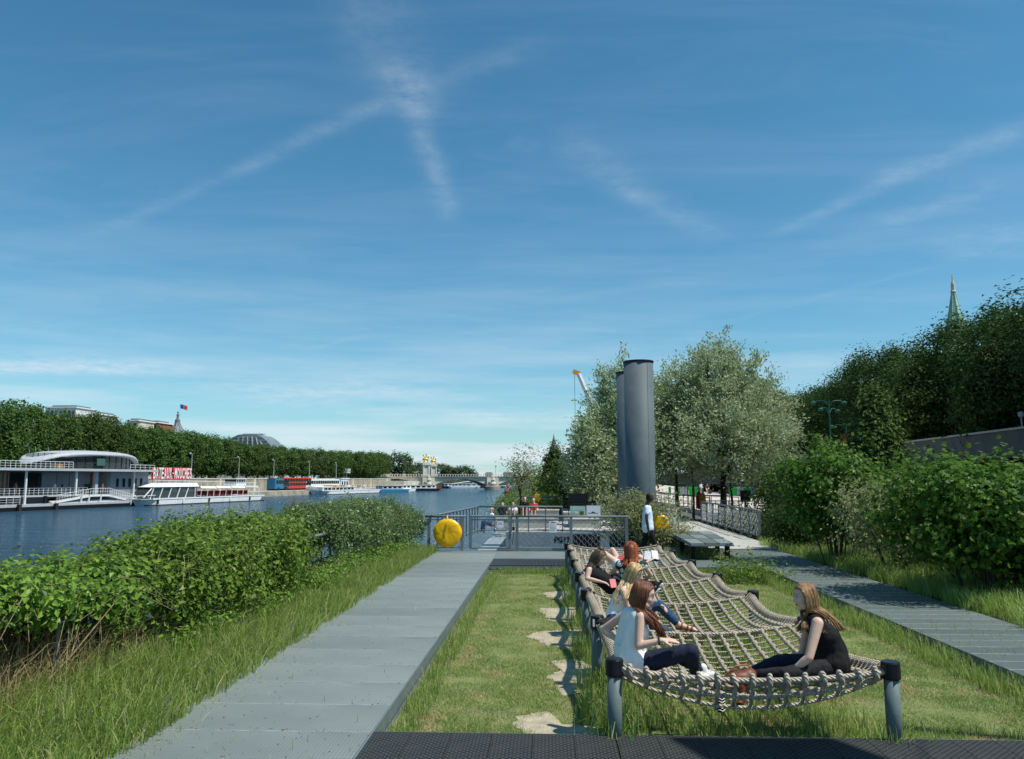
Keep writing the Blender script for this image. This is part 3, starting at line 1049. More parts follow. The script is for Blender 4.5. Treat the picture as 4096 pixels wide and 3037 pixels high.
for p in piers:
    MB().box(p - 2.2, p + 2.2, YB - 1.2, YB + 10, WZ + 1.6, thick0 - .02).build('pier', stone_l, root, world=True)
    MB().lathe([(2.9, 0), (2.9, 1.5), (2.5, 1.75)], (p, YB - .6, WZ - .1), 16).build('pier_base', stone, root, world=True)
    b = MB()
    b.lathe([(.9, 0), (1.1, .7), (.7, 1.5), (.9, 2.2), (.6, 2.9), (.35, 3.1), (.42, 3.5), (.1, 3.9)], (p, YB - 1.5, WZ + 1.8), 8)
    b.boxr((p - .9, YB - 1.5, WZ + 3.4), (1.2, .6, 1.0), ry=.6)
    b.boxr((p + .9, YB - 1.6, WZ + 3.0), (1.0, .6, 1.2), ry=-.4)
    b.build('statue', stone_l, root, world=True)
MB().box(xl - 6, xr, YB - .5, YB + 9.5, thick0 + .003, zt - .95).build('road_deck', stone_l, root, world=True)
MB().box(xl - 6, xr, YB - .75, YB - .3, zt - .95, zt - .8).build('cornice', stone, root, world=True)
MB().box(xl - 6, xr, YB - .6, YB - .4, zt - .12, zt).build('railing', stone_l, root, world=True)
bal = MB().box(-.12, .12, -.1, .1, 0, .68).mesh('baluster')
bal.materials.append(stone_l)
xx = xl - 5.5
while xx < 12:
    o = link_mesh('baluster', bal, None, root)
    o.location = (xx - root.location.x, -.5, zt - .8 - root.location.z)
    xx += .95
root.rotation_euler.z = rad(24)
root.scale.x = 1.13
BR = Matrix.Translation(root.location) @ Matrix.Rotation(rad(24), 4, 'Z') @ Matrix.Scale(1.13, 4, (1, 0, 0))
# lamp posts on the bridge
for xp, wh in ((360, 'nearest its left end'), (385, 'second from its left end'), (408, 'just left of the paired white columns'), (455, 'just right of the paired white columns'), (470, 'over the middle arch'), (492, 'beside the right pier')):
    p = at(xp, 474, YB)
    lp = BR @ Vector((p.x - root.location.x, .3, zt - .9 - root.location.z))
    r2 = empty('street_lamp', lp, 0, 'thin lamp post on the stone bridge ' + wh, 'street lamp', 'lamp posts along the stone bridge')
    MB().tube([(0, 0, 0), (0, 0, 3.8)], .07, 6).build('pole', lampgreen, r2)
    MB().lathe([(.12, 0), (.28, .35), (.2, .6), (.05, .75)], (0, 0, 3.8), 8).build('lantern', glass_l, r2)

# arched footing of the approach on the far bank
mb = MB()
mb.prism([(QX(322, -.2), 322), (QX(300, -.2), 300), (QX(300, 9), 300), (QX(322, 9), 322)], -1.0, zt - 2.6)
tag(mb.build('bridge_approach_ramp', stone_l), 'stone stair block rising from the lower quay to the bridge', 'stairs')

# paired columns with gilded winged horses
for xp, ytop, ybot, lab in ((425.6, 454.0, 475, 'left of the two white stone columns topped with a gilded winged horse'), (433.2, 456.3, 475, 'right of the two white stone columns topped with a gilded winged horse')):
    Yc = 560 if xp < 430 else 620
    t_, b_ = at(xp, ytop, Yc), at(xp, ybot, Yc)
    H_ = t_.z - 1.5
    r2 = empty('column', (t_.x, Yc, 1.5), rad(24), lab, 'column')
    hs = H_ - 6.2
    MB().box(-2.6, 2.6, -2.6, 2.6, 0, hs * .3).build('pedestal', stone_l, r2)
    MB().box(-1.9, 1.9, -1.9, 1.9, hs * .3, hs - 1.6).build('shaft', stone_l, r2)
    for q in (-1.9, 1.9):
        MB().lathe([(.5, hs * .3), (.5, hs - 1.8)], (q, -2.0, 0), 10).build('corner_column', white, r2)
    MB().box(-2.7, 2.7, -2.7, 2.7, hs - 1.6, hs).build('cornice', stone_l, r2)
    g = MB()
    g.ball((0, 0, hs + 2.6), (2.1, .9, 1.0))
    g.tube([(1.4, 0, hs + 3), (2.3, 0, hs + 4.6), (2.9, 0, hs + 4.9)], [.6, .42, .25], 6)
    g.tube([(-1.7, 0, hs + 2.6), (-2.6, 0, hs + 1.2)], [.3, .1], 5)
    for qx in (-1.4, -.9, 1.2, 1.7):
        g.tube([(qx, .3 if qx > 0 else -.3, hs + 2.2), (qx + .25, 0, hs + 1.1), (qx, 0, hs)], [.3, .2, .15], 5)
    g.add([(-.3, .2, hs + 3.2), (.8, .2, hs + 3.2), (-.8, 1.2, hs + 5.8), (-2.0, 1.4, hs + 5.4)], [(0, 1, 2, 3)])
    g.tube([(0, 0, hs + 2.8), (0.1, -.9, hs + 4.0), (0.2, -1.0, hs + 5.6)], [.5, .45, .3], 6)
    g.ball((0.2, -1.0, hs + 5.9), .38, 8, 6)
    g.build('winged_horse', gold, r2)
# pale buildings, low on the skyline behind the bridge
for k, (x0, x1, yt) in enumerate(((411, 414, 466), (472, 478, 473.9), (485, 492, 473.6), (503, 512, 473.2))):
    far_box_building('low_building', ['slim pale obelisk-like block left of the white columns', 'low pale building behind the bridge, right of the far trees', 'long low white building behind the bridge by the masts', 'low pale building behind the bridge nearest to the airy tree'][k], x0, x1, yt, 700, stone_l, cols=3, winh=.5)
for xp in (449.5, 474):
    p = at(xp, 466, 690)
    r2 = empty('mast', (p.x, 690, 1.5), 0, 'thin pale mast on the skyline ' + ('beside the far trees' if xp < 460 else 'above the low buildings behind the bridge'), 'mast')
    MB().tube([(0, 0, 0), (0, 0, p.z - 1.5)], [.4, .15], 6).build('pole', lgrey, r2)
    MB().box(-1.5, 1.5, -.1, .1, (p.z - 1.5) * .75, (p.z - 1.5) * .75 + .4).build('crossarm', lgrey, r2)

# ------------------------------------------------------------------ boats
def hull_outline(L, Wd, bow=0.14, stern=0.05, n=6):
    o = []
    for i in range(n + 1):
        t = i / n
        o.append((bow * L * t, Wd / 2 * (1 - math.sin(math.pi / 2 * t) ** .8)))
    lo = [(x, y) for x, y in o]
    hi = [(x, Wd - y) for x, y in reversed(o[1:])]
    return lo + [(L * (1 - stern), 0), (L, Wd * .2), (L, Wd * .8), (L * (1 - stern), Wd)] + hi


def hull_mb(L, Wd, z0, z1, rake=1.2, top=None):
    out = hull_outline(L, Wd)
    n = len(out)
    lo = [((x * (1 - 2 * rake / L) + rake), Wd / 2 + (y - Wd / 2) * .985, z0) for x, y in out]
    hi = [(x, y, z1 + (0.35 * max(0, 1 - x / (.2 * L)))) for x, y in out]
    return MB().add(lo + hi, [tuple(range(n - 1, -1, -1)), tuple(range(n, 2 * n))] + [(i, (i + 1) % n, n + (i + 1) % n, n + i) for i in range(n)])


def small_boat(x, y, Y, L, label, hm=white, cm=white, ch=1.2, rz=0.0, hh=0.9, group=None):
    p = at(x, y, Y)
    r = empty('moored_boat', (p.x, Y, WZ), rz, label, 'boat', group)
    hull_mb(L, L * .24, -.2, hh, L * .06).build('hull', hm, r)
    W_ = L * .24
    MB().box(L * .25, L * .8, W_ * .15, W_ * .85, hh + .003, hh + ch).build('cabin', cm, r)
    for k in range(4):
        MB().box(L * (.28 + .13 * k), L * (.36 + .13 * k), W_ * .15 - .04, W_ * .15 - .004, hh + ch * .35, hh + ch * .8).build('window', glass, r)
    MB().box(L * .22, L * .83, W_ * .1, W_ * .9, hh + ch + .003, hh + ch + .12).build('roof', cm, r)
    MB().tube([(L * .3, W_ / 2, hh + ch + .1), (L * .3, W_ / 2, hh + ch + 1.6)], .04, 5).build('mast', lgrey, r)
    return r


def tour_boat(x, Y0, Y1, xr1, label, L=None, open_deck=False):
    a = at(x, 479, Y0)
    b = at(xr1, 479, Y1)
    a.z = b.z = WZ
    d = b - a
    L = d.length
    Wd = 6.4
    r = empty('tour_boat', (a.x, a.y, WZ), math.atan2(d.y, d.x), label, 'tour boat')
    hull_mb(L, Wd, -.1, .95, 1.0).build('hull', white, r)
    MB().box(L * .08, L * .97, -.02, Wd + .02, -.1, .16).build('waterline_band', barkd, r)
    MB().box(L * .03, L * .98, .1, Wd - .1, 1.0, 1.12).build('deck', lgrey, r)
    for side in (-.06, Wd + .0):
        MB().box(L * .10, L * .97, side, side + .06, .98, 1.22).build('rubbing_strake', white, r)
    if not open_deck:
        x0, x1 = L * .05, L * .42
        zt_, zr = 3.05, 3.7
        # slanted glass cabin front
        gl = MB()
        gl.add([(x0, .5, 1.12), (x0 + 2.6, .7, zt_), (x1, .7, zt_), (x1, .5, 1.12), (x0, Wd - .5, 1.12), (x0 + 2.6, Wd - .7, zt_), (x1, Wd - .7, zt_), (x1, Wd - .5, 1.12)],
               [(0, 3, 2, 1), (4, 5, 6, 7), (0, 1, 5, 4), (3, 7, 6, 2)])
        gl.build('cabin_glass', glass_l, r)
        for k in range(6):
            xx = x0 + 2.3 + (x1 - x0 - 3) * k / 5
            MB().boxr((xx, .48, 2.1), (.13, .1, 2.15), ry=.42 if k < 5 else 0).build('window_post', white, r)
        MB().boxr((x0 + 1.2, .45, 2.1), (.16, .12, 2.4), ry=.9).build('window_post', white, r)
        MB().add([(x0 + 2.0, .3, zt_), (x0 + 4.6, .8, zr), (x1 + .2, .8, zr), (x1 + .2, .3, zt_), (x0 + 2.0, Wd - .3, zt_), (x0 + 4.6, Wd - .8, zr), (x1 + .2, Wd - .8, zr), (x1 + .2, Wd - .3, zt_)],
                 [(0, 3, 2, 1), (4, 5, 6, 7), (0, 1, 5, 4), (3, 7, 6, 2), (1, 2, 6, 5), (0, 4, 7, 3)]).build('cabin_roof', white, r)
        sm = MB().box(-.25, .25, 0, 1.9, .25, .55).box(.18, .3, 0, 1.9, .55, 1.0).mesh('seat_row')
        sm.materials.append(redseat)
        for k in range(22):
            for yy in (.9, 3.6):
                if k < 10 or k > 11:
                    o = link_mesh('seat_row', sm, None, r)
                    o.location = (x0 + 2.6 + k * (L * .86 - x0 - 2) / 22, yy, 1.15)
        # awning over the open middle
        x2, x3 = L * .44, L * .93
        nb = 10
        for k in range(nb + 1):
            xx = x2 + (x3 - x2) * k / nb
            MB().tube([(xx, .35, 1.12), (xx + .25, .35, 2.7)], .05, 5).build('awning_post', white, r)
        for k in range(4):
            xa, xb = x2 + (x3 - x2) * k / 4, x2 + (x3 - x2) * (k + 1) / 4 - .15
            MB().add([(xa, .2, 2.75), (xb, .2, 2.65), (xb, Wd - .2, 2.65), (xa, Wd - .2, 2.75), (xa, .6, 3.1), (xb, .6, 3.05), (xb, Wd - .6, 3.05), (xa, Wd - .6, 3.1)],
                     [(0, 3, 2, 1), (4, 5, 6, 7), (0, 1, 5, 4), (1, 2, 6, 5), (2, 3, 7, 6), (3, 0, 4, 7)]).build('awning', [white, lgrey][k == 3], r)
        rail = MB().tube([(x0 + 3, .9, zr + .5), (x3, .9, 3.6)], .05, 5)
        for k in range(18):
            xx = x0 + 4 + (x3 - x0 - 5) * k / 17
            rail.tube([(xx, .9, 3.0), (xx, .9, 3.65)], .035, 4)
        rail.build('roof_railing', white, r)
        wx = L * .78
        MB().box(wx, wx + 3.4, 1.8, Wd - 1.8, 3.1, 3.55).build('wheelhouse_base', white, r)
        MB().box(wx + .2, wx + 3.0, 1.9, Wd - 1.9, 3.55, 4.35).build('wheelhouse_glass', glass, r)
        MB().box(wx, wx + 3.5, 1.7, Wd - 1.7, 4.35, 4.5).build('wheelhouse_roof', white, r)
        for k in range(6):
            MB().box(wx + .2 + k * .56, wx + .26 + k * .56, 1.84, 1.9, 3.55, 4.35).build('window_post', white, r)
        bl = MB()
        bl.tube([(-.1 + L * .02, 1.6, .3), (L * .02, 1.4, 1.6)], .07, 5)
        bl.tube([(L * .02, 1.4, 1.6), (L * .12, .1, 1.7)], .05, 5)
        for k in range(4):
            bl.tube([(L * (.035 + .027 * k), 1.1 - .28 * k, 1.1), (L * (.035 + .027 * k), 1.1 - .28 * k, 1.68)], .04, 4)
        bl.build('bow_railing', white, r)
        for k, xx in enumerate((.13, .30, .49, .66, .83)):
            MB().boxr((L * xx, -.14, .62), (.25, .18, .75), ry=.1).build('fender', [blackm, white][k % 2], r)
    else:
        MB().box(L * .05, L * .55, .5, Wd - .5, 1.12, 2.0).build('cabin', white, r)
        for k in range(8):
            MB().box(L * (.07 + .058 * k), L * (.115 + .058 * k), .42, .496, 1.35, 1.85).build('window', glass, r)
        MB().box(L * .04, L * .57, .4, Wd - .4, 2.0, 2.12).build('upper_deck', white, r)
        for k in range(7):
            xx = L * (.30 + .085 * k)
            MB().boxr((xx, .6, 1.75), (.14, .12, 1.9), ry=.75).build('brace', white, r)
            MB().box(xx - .8, xx + .6, 1, Wd - 1, 2.15, 2.6).build('bench', [orange, tan_l, white][k % 3], r)
        rl = MB().tube([(L * .03, .3, 2.7), (L * .93, .3, 2.45)], .05, 5)
        for k in range(22):
            xx = L * (.03 + .9 * k / 21)
            rl.tube([(xx, .3, 1.1), (xx, .3, 2.68 - .25 * k / 21)], .035, 4)
        rl.build('railing', white, r)
    return r


tour_boat(137.5, 127.5, 165, 268, 'long white tour boat with slanted glass cabin and red seats moored by the landing stage')
tour_boat(321, 222, 258, 383, 'white open-deck tour boat with slanted white braces moored in midstream', open_deck=True)

for x, y, Y, L, lab, hm_, rz_ in ((306, 494, 225, 14, 'low grey and white pontoon beside the white open-deck boat', lgrey, .9), (297, 490, 240, 13, 'white motorboat moored in front of the red bus', white, 1.2),
                                  (374, 491, 262, 18, 'blue and white boat just right of the open-deck tour boat', bluem, 1.0), (388, 490, 285, 13, 'small white cabin boat left of the dark barge', white, .8),
                                  (400, 490, 292, 16, 'black-hulled barge moored left of the first bridge pier', blackm, .5), (413, 490, 296, 12, 'small boat with red hull left of the first bridge pier', redm, .6),
                                  (436, 487, 380, 15, 'dark barge under the middle arch of the bridge', blackm, .2), (446, 488, 380, 15, 'small white boat under the middle arch, left one', white, .1),
                                  (457, 487, 385, 18, 'white boat under the middle arch beside the sloping footbridge', white, .1), (470, 487, 400, 16, 'white boat under the middle arch, right one', white, .0),
                                  (500, 487, 400, 18, 'white boat under the right arch of the bridge', white, .1), (514, 488.5, 300, 12, 'white motorboat behind the airy tree', white, .3), (559, 488, 250, 7, 'little red and white boat right of the airy tree', redm, .2)):
    small_boat(x, y, Y, L, lab, hm_, white if hm_ is not bluem else lgrey, rz=rz_)
# sloping footbridge seen under the arch
p0, p1 = at(452, 484, 395), at(473, 481, 395)
r = empty('footbridge', (p0.x, 395, WZ), 0, 'white sloping footbridge seen through the middle arch', 'footbridge')
MB().tube([(0, 0, p0.z - WZ), (p1.x - p0.x, 0, p1.z - WZ)], .35, 6).build('deck', white, r)
MB().tube([(0, 0, 0), (0, 0, p0.z - WZ)], .3, 6).build('pier', white, r)
MB().tube([(p1.x - p0.x, 0, 0), (p1.x - p0.x, 0, p1.z - WZ)], .3, 6).build('pier', white, r)

# far wall of the river bend seen under the arches
mb = MB()
mb.box(-75, 40, 560, 561, WZ - 1, 1.2)
tag(mb.build('far_quay_wall', stone_l), 'pale quay wall seen through the arches of the bridge', 'wall')

# ------------------------------------------------------------------ vehicles and kiosk on the low quay
def bus(xr0, off, L, H_, m, label, deck2=False):
    p = quay_pt(xr0, off, -1.0)
    r = empty('parked_bus', p, QANG, label, 'bus')
    MB().prism([(0, .15), (.15, 0), (L - .15, 0), (L, .15), (L, 2.35), (L - .15, 2.5), (.15, 2.5), (0, 2.35)], .45, H_).build('body', m, r)
    MB().box(.3, L - .3, .2, 2.3, H_, H_ + .15).build('roof', m, r)
    nw = int(L / 1.6)
    for lv in range(2 if deck2 else 1):
        z0 = .45 + (H_ - .45) * (.5 if not deck2 else (.28 if lv == 0 else .66))
        for k in range(nw):
            MB().box(.6 + k * (L - 1) / nw, .6 + (k + .86) * (L - 1) / nw, -.03, -.003, z0, z0 + (.95 if not deck2 else .8)).build('window', glass, r)
    for k in (1.8, L - 2.2):
        w_ = MB()
        w_.tube([(k, -.04, .48), (k, .3, .48)], .46, 14)
        w_.build('wheel', blackm, r)
    return r


bus(275.5, 6.5, 8, 3.2, bluem, 'blue bus parked on the low quay left of the red one')
bus(283.5, 6.5, 17.5, 3.4, redm, 'red double-deck coach parked on the low quay under the wall', True)
bus(306, 6.5, 24, 2.9, white, 'long white coach parked right of the red one on the quay')
p = quay_pt(341, 7, -1.0)
r = empty('kiosk', p, QANG, 'small white kiosk with two windows at the end of the quay wall', 'kiosk')
MB().box(0, 6, 0, 3, 0, 3.2).build('wall', white, r)
MB().box(-.3, 6.3, -.3, 3.3, 3.2, 3.45).build('roof', white, r)
for k in range(3):
    MB().box(.6 + 1.9 * k, 1.7 + 1.9 * k, -.05, -.003, 1.0, 2.4).build('window', glass, r)
# road sign stack above the quay
p = quay_pt(346.5, 12, 1.55)
r = empty('road_sign', p, 0.3, 'white direction sign stack standing above the kiosk', 'road sign')
MB().tube([(0, 0, 0), (0, 0, 4.2)], .08, 6).build('post', lgrey, r)
for k in range(3):
    MB().box(-1.3, 1.3, -.12, -.03, 2.6 + k * .55, 3.05 + k * .55).build('sign_plate', white, r)
# lamp posts along the far quay wall
for xp, hh, wh in ((27.5, 9, 'above the landing stage terrace'), (191, 9, 'right of the red and white roof sign'), (238.5, 8.5, 'above the stern of the long tour boat'), (273.5, 8, 'left of the blue bus'), (309, 8, 'behind the long white coach'), (336, 8, 'left of the white kiosk')):
    p = quay_pt(xp, 9.3 if xp > 100 else 12, 2.3)
    r = empty('street_lamp', p, 0, 'slim grey lamp post on the far quay ' + wh, 'street lamp', 'lamp posts along the far quay')
    MB().tube([(0, 0, -.1), (0, 0, hh * .62)], [.10, .06], 6).build('pole', lgrey, r)
    MB().tube([(0, 0, hh * .62), (.0, -.8, hh * .64)], .05, 5).build('arm', lgrey, r)
    MB().box(-.12, .12, -1.3, -.7, hh * .62, hh * .66).build('lamp_head', lgrey, r)

# ------------------------------------------------------------------ landing stage (two-storey pontoon) and its sign
PA = Vector((-73.52, 105.93, 0))
PU = Vector((6.12, 24.38, 0)).normalized()
PANG = math.atan2(PU.y, PU.x)
PV = Vector((-PU.y, PU.x, 0))


def pz(zx, zy, v=0.0):
    """(u, z) on the stage's plane v from the enlarged picture of that corner"""
    r_ = ray(zx * .12343, 387.5 + zy * .12343)
    o = PA + PV * v
    # solve r*t = o + PU*u in x,y
    det = r_.x * (-PU.y) + PU.x * r_.y
    t = (o.x * (-PU.y) + PU.x * o.y) / det
    u = (Vector((r_.x * t, r_.y * t, 0)) - o).dot(PU)
    return u, CAM_H + r_.z * t


def U(zx, v=0.0):
    return pz(zx, 600, v)[0]


root = empty('landing_stage', PA, PANG, 'two-storey grey floating landing stage with oval glazed lounge on its roof', 'landing stage')
E0 = -16.0
ZD = pz(500, 938)[1]     # apron deck
MB().box(E0, 25.3, 0, 20, WZ - .6, ZD - .35).build('hull', blackm, root)
MB().box(E0, 25.2, .05, 20, ZD - .347, ZD).build('apron_deck', lgrey, root)
MB().add([(U(480), .03, ZD - .3), (U(1110), .03, ZD - .3), (U(1110), 1.4, ZD + .35), (U(480), 1.4, ZD + .35), (U(480), 1.4, ZD - .3), (U(1110), 1.4, ZD - .3)], [(0, 1, 2, 3), (0, 3, 4), (1, 5, 2), (3, 2, 5, 4), (0, 4, 5, 1)]).build('sloping_apron', lgrey, root)
ZM = pz(500, 868, 1.5)[1]    # middle gallery floor
ZS0 = pz(300, 672)[1]
ZS1 = pz(300, 655)[1]
x_end, x_blk = U(1228, 1), U(925, 1)
MB().box(E0, U(720, 1.2), 1.2, 4, ZM - .25, ZM).build('gallery_floor', lgrey, root)
MB().box(E0, U(930, 3), 3.4, 16, ZD + .003, ZM - .253).build('lower_wall', mgrey, root)
MB().box(E0, x_blk, 4.2, 16, ZM + .003, ZS0 - .003).build('main_wall', mgrey, root)
for a_, b_, m_ in ((-60, 80, 'stone'), (84, 225, 'd'), (232, 340, 'd'), (345, 460, 'g'), (465, 565, 'g'), (570, 690, 'g')):
    ua, ub = U(a_, 4.2), U(b_, 4.2)
    MB().box(ua, ub, 4.08, 4.196, ZM + .1, ZS0 - .25).build('window' if m_ == 'd' else 'wall_panel', {'d': glass, 'g': mgrey, 'stone': stone}[m_], root)
for a_ in (30, 66):
    MB().box(U(a_, 4), U(a_ + 9, 4), 3.9, 4.07, ZM + .1, ZS0 - .3).build('brick_pier', brick, root)
dr = MB().box(U(700, 4.2), U(760, 4.2), 4.05, 4.196, ZM + .02, ZM + 1.5).build('door', blackm, root)
for k in range(3):
    for j in range(2):
        ua = U(704 + 19 * k, 4.0)
        MB().box(ua, ua + .35, 4.0, 4.045, ZM + .15 + .68 * j, ZM + .72 + .68 * j).build('pane', glass_g, dr)
MB().box(x_blk, x_end, 1.5, 16, ZD + .003, ZS0 - .003).build('end_block', mgrey, root)
MB().box(U(806, 2.6), U(895, 2.6), 3.9, 4.195, ZM + .02, ZS0 - .4).build('doorway', brick, root)
for a_, b_ in ((951, 970), (1003, 1021), (1050, 1068), (1097, 1114), (1143, 1160)):
    f = MB().box(U(a_, 1.5), U(b_, 1.5), 1.42, 1.496, pz(1000, 806, 1.5)[1], pz(1000, 737, 1.5)[1]).build('window', blackm, root)
    MB().box(U(a_ + 3, 1.5), U(b_ - 3, 1.5), 1.38, 1.416, pz(1000, 800, 1.5)[1], pz(1000, 743, 1.5)[1]).build('pane', glass, f)
MB().box(E0, x_end + .4, -.1, 17, ZS0, ZS1).build('upper_deck', lgrey, root)
MB().box(E0, x_end + .45, -.16, -.105, ZS0 - .02, ZS1 + .05).build('deck_edge', lgrey, root)


def railing(root, pts, h, n, m=white, r=.035, bars=1, name='railing', y2=None, posts=True):
    b = MB()
    b.tube([(p[0], p[1], p[2] + h) for p in pts], r * 1.2, 5)
    for k in range(bars):
        b.tube([(p[0], p[1], p[2] + h * (k + 1) / (bars + 1)) for p in pts], r * .6, 4)
    o = b.build(name, m, root)
    tot = sum((Vector(pts[i + 1]) - Vector(pts[i])).length for i in range(len(pts) - 1))
    pm_ = MB().tube([(0, 0, 0), (0, 0, h)], r, 5).mesh('railing_post')
    pm_.materials.append(m)
    for k in range(n + 1):
        d = tot * k / n
        for i in range(len(pts) - 1):
            a, b2 = Vector(pts[i]), Vector(pts[i + 1])
            ln = (b2 - a).length
            if d <= ln + 1e-4:
                q = link_mesh('railing_post', pm_, None, root)
                q.location = a.lerp(b2, min(1, d / ln))
                break
            d -= ln
    return o


railing(root, [(E0, .1, ZS1), (U(600), .1, ZS1)], 1.0, 34, white, .03, 2)
railing(root, [(U(1070), .3, ZS1), (x_end, .3, ZS1)], .8, 5, white, .03, 1)
for a_ in (250, 655):
    MB().box(U(a_) - .12, U(a_) + .12, .5, .74, ZD if a_ == 250 else ZM - .2, ZS0 - .003).build('column', white, root)
MB().box(U(795, 1) - .28, U(795, 1) + .28, 1.0, 1.5, ZM - .2, ZS0 - .003).build('column', lgrey, root)
MB().box(U(1095, 1) - .1, U(1095, 1) + .1, .9, 1.1, ZD, ZS0 - .003).build('column', white, root)
railing(root, [(E0, 1.3, ZM), (U(720, 1.3), 1.3, ZM)], 1.0, 40, white, .03, 2)
railing(root, [(E0, .1, ZD), (U(190), .1, ZD)], 1.0, 18, white, .03, 2)
# gangway ramps with white railings
ra = MB()
u0, u1, u2, u3 = U(480, .6), U(760, .6), U(900, .6), U(1130, .6)
zr0, zr1, zr2 = pz(480, 925, .6)[1], pz(760, 868, .6)[1], pz(1130, 925, .6)[1]
ra.slab([(u0, .6, zr0), (u1, .6, zr1), (u2, .6, zr1), (u3, .6, zr2), (u3, .6, zr2 - .2), (u2, .6, zr1 - .3), (u1, .6, zr1 - .3), (u0, .6, zr0 - .2)], 0, (0, 1.5, 0))
ra.build('gangway_ramp', white, root)
railing(root, [(u0, .55, zr0), (u1, .55, zr1), (u2, .55, zr1), (u3, .55, zr2)], .95, 34, white, .03, 1)
MB().box(u1, u2, 2.2, 3, ZD, zr1 - .3).build('gangway_support', mgrey, root)
for a_ in (680, 740, 835):
    MB().boxr((U(a_, .3), .3, ZD + .5), (.12, .2, 1.3), ry=.15).build('fender_brace', white, root)
for a_ in (175, 470):
    MB().box(U(a_) - .35, U(a_) + .1, -.55, -.11, WZ - .5, ZD + .05).build('mooring_pile', barkd, root)
railing(root, [(U(975), .1, ZD), (U(1120), .1, ZD)], .8, 7, white, .03, 1)
MB().box(U(380, 1), U(400, 1), .9, 1.2, ZD, ZD + 1.1).build('bollard_box', blackm, root)
for k, (a_, b_) in enumerate(((-40, 90), (400, 480))):
    MB().box(U(a_, 2.8), U(b_, 2.8), 3.2, 3.395, ZD + .1, ZM - .35).build('window', glass, root)
# oval lounge
ul, ur = pz(262, 560, 5)[0], pz(1128, 560, 5)[0]
cx, hw = (ul + ur) / 2, (ur - ul) / 2
zr = pz(700, 508, 4)[1]
cy, hd = 6.4, 5.2
gl = MB()
NS = 40
vs = []
for j in range(NS):
    a = 2 * math.pi * j / NS
    for z in (ZS1, ZS1 + .80 * (zr - ZS1), ):
        vs.append((cx + hw * .90 * math.cos(a), cy + hd * .88 * math.sin(a), z if z == ZS1 else z))
fs = [(2 * j, 2 * ((j + 1) % NS), 2 * ((j + 1) % NS) + 1, 2 * j + 1) for j in range(NS)]
gl.add(vs, fs)
gl.build('lounge_glass', glass_l, root)
MB().box(cx - hw * .6, cx + hw * .5, cy - 1.0, cy + 2.5, ZS1 + .003, ZS1 + 1.6).build('lounge_interior', dgrey, root)
MB().box(cx - hw * .55, cx + hw * .62, cy - hd * .5, cy - hd * .38, ZS1 + .003, ZS1 + .55).build('lounge_bench', redseat, root)
MB().boxr((U(788, 2.2), cy - hd * .95, ZS1 + 1.15), (1.7, .06, 1.1)).build('window_blind', glass_g, root)
rf = MB()
prof = []
for i in range(7):
    t = i / 6
    prof.append((math.cos(t * math.pi / 2) ** .9, math.sin(t * math.pi / 2)))
vs, fs = [], []
zb = ZS1 + .78 * (zr - ZS1)
for i, (pr, pzv) in enumerate(prof):
    for j in range(NS):
        a = 2 * math.pi * j / NS
        ex = math.cos(a)
        # the eaves dip at both ends so the roof reads as a curved shell
        dip = (abs(ex) ** 4) * (zr - ZS1) * (.62 if ex > 0 else .50)
        vs.append((cx + hw * pr * ex, cy + hd * pr * math.sin(a), zb - dip * (1 - pzv) + (zr - zb) * pzv))
for i in range(6):
    for j in range(NS):
        fs.append((i * NS + j, i * NS + (j + 1) % NS, (i + 1) * NS + (j + 1) % NS, (i + 1) * NS + j))
vs2 = [(x, y, z - .14) for x, y, z in vs[:NS]]
b0 = len(vs)
vs += vs2
for j in range(NS):
    fs.append((j, b0 + j, b0 + (j + 1) % NS, (j + 1) % NS))
fs.append(tuple(b0 + j for j in range(NS)))
rf.add(vs, fs)
rf.build('lounge_roof', lgrey, root, smooth=False)
for j in range(20):
    a = math.pi + math.pi * (j + .5) / 20
    MB().boxr((cx + hw * .905 * math.cos(a), cy + hd * .885 * math.sin(a), ZS1 + .40 * (zr - ZS1)), (.07, .07, .78 * (zr - ZS1))).build('glazing_bar', blackm, root)
for k in range(9):
    u_ = ul + 1.2 + (ur - ul - 3) * k / 8
    MB().tube([(u_, cy - .6, zr - .3), (u_, cy - .6, zr + .28)], .03, 4).build('lightning_spike', lgrey, root)
MB().box(U(555), U(600), 2, 3.4, ZS1 + .003, ZS1 + .7).build('terrace_planter', tan_l, root)
# people on the stage, tiny
# name sign: tall white letters with red sides on a rack
us0, us1 = pz(1238, 700, 1.5)[0], pz(1552, 700, 1.5)[0]
zs0, zs1 = pz(1390, 742, 1.5)[1], pz(1390, 648, 1.5)[1]
p = PA + PU * us0 + PV * 1.5
sg = empty('name_sign', (p.x, p.y, zs0), PANG, 'red and white roof sign reading BATEAUX-MOUCHES above the landing stage', 'sign')
wsg = us1 - us0
hsg = zs1 - zs0
MB().box(0, wsg, .22, .3, -.05, .12).box(0, wsg, .22, .3, hsg - .1, hsg).build('rack', signred, sg)
for k in range(8):
    MB().box(wsg * (k + .5) / 8 - .04, wsg * (k + .5) / 8 + .04, .3, .5, -2.2, hsg).build('rack_post', lgrey, sg)
txt = 'BATEAUX-MOUCHES'
word = text_mesh(txt, 1.0, .02)
w0 = max(v.co.x for v in word.vertices) - min(v.co.x for v in word.vertices)
h0_ = max(v.co.y for v in word.vertices) - min(v.co.y for v in word.vertices)
bpy.data.meshes.remove(word)
cellw = wsg / len(txt)
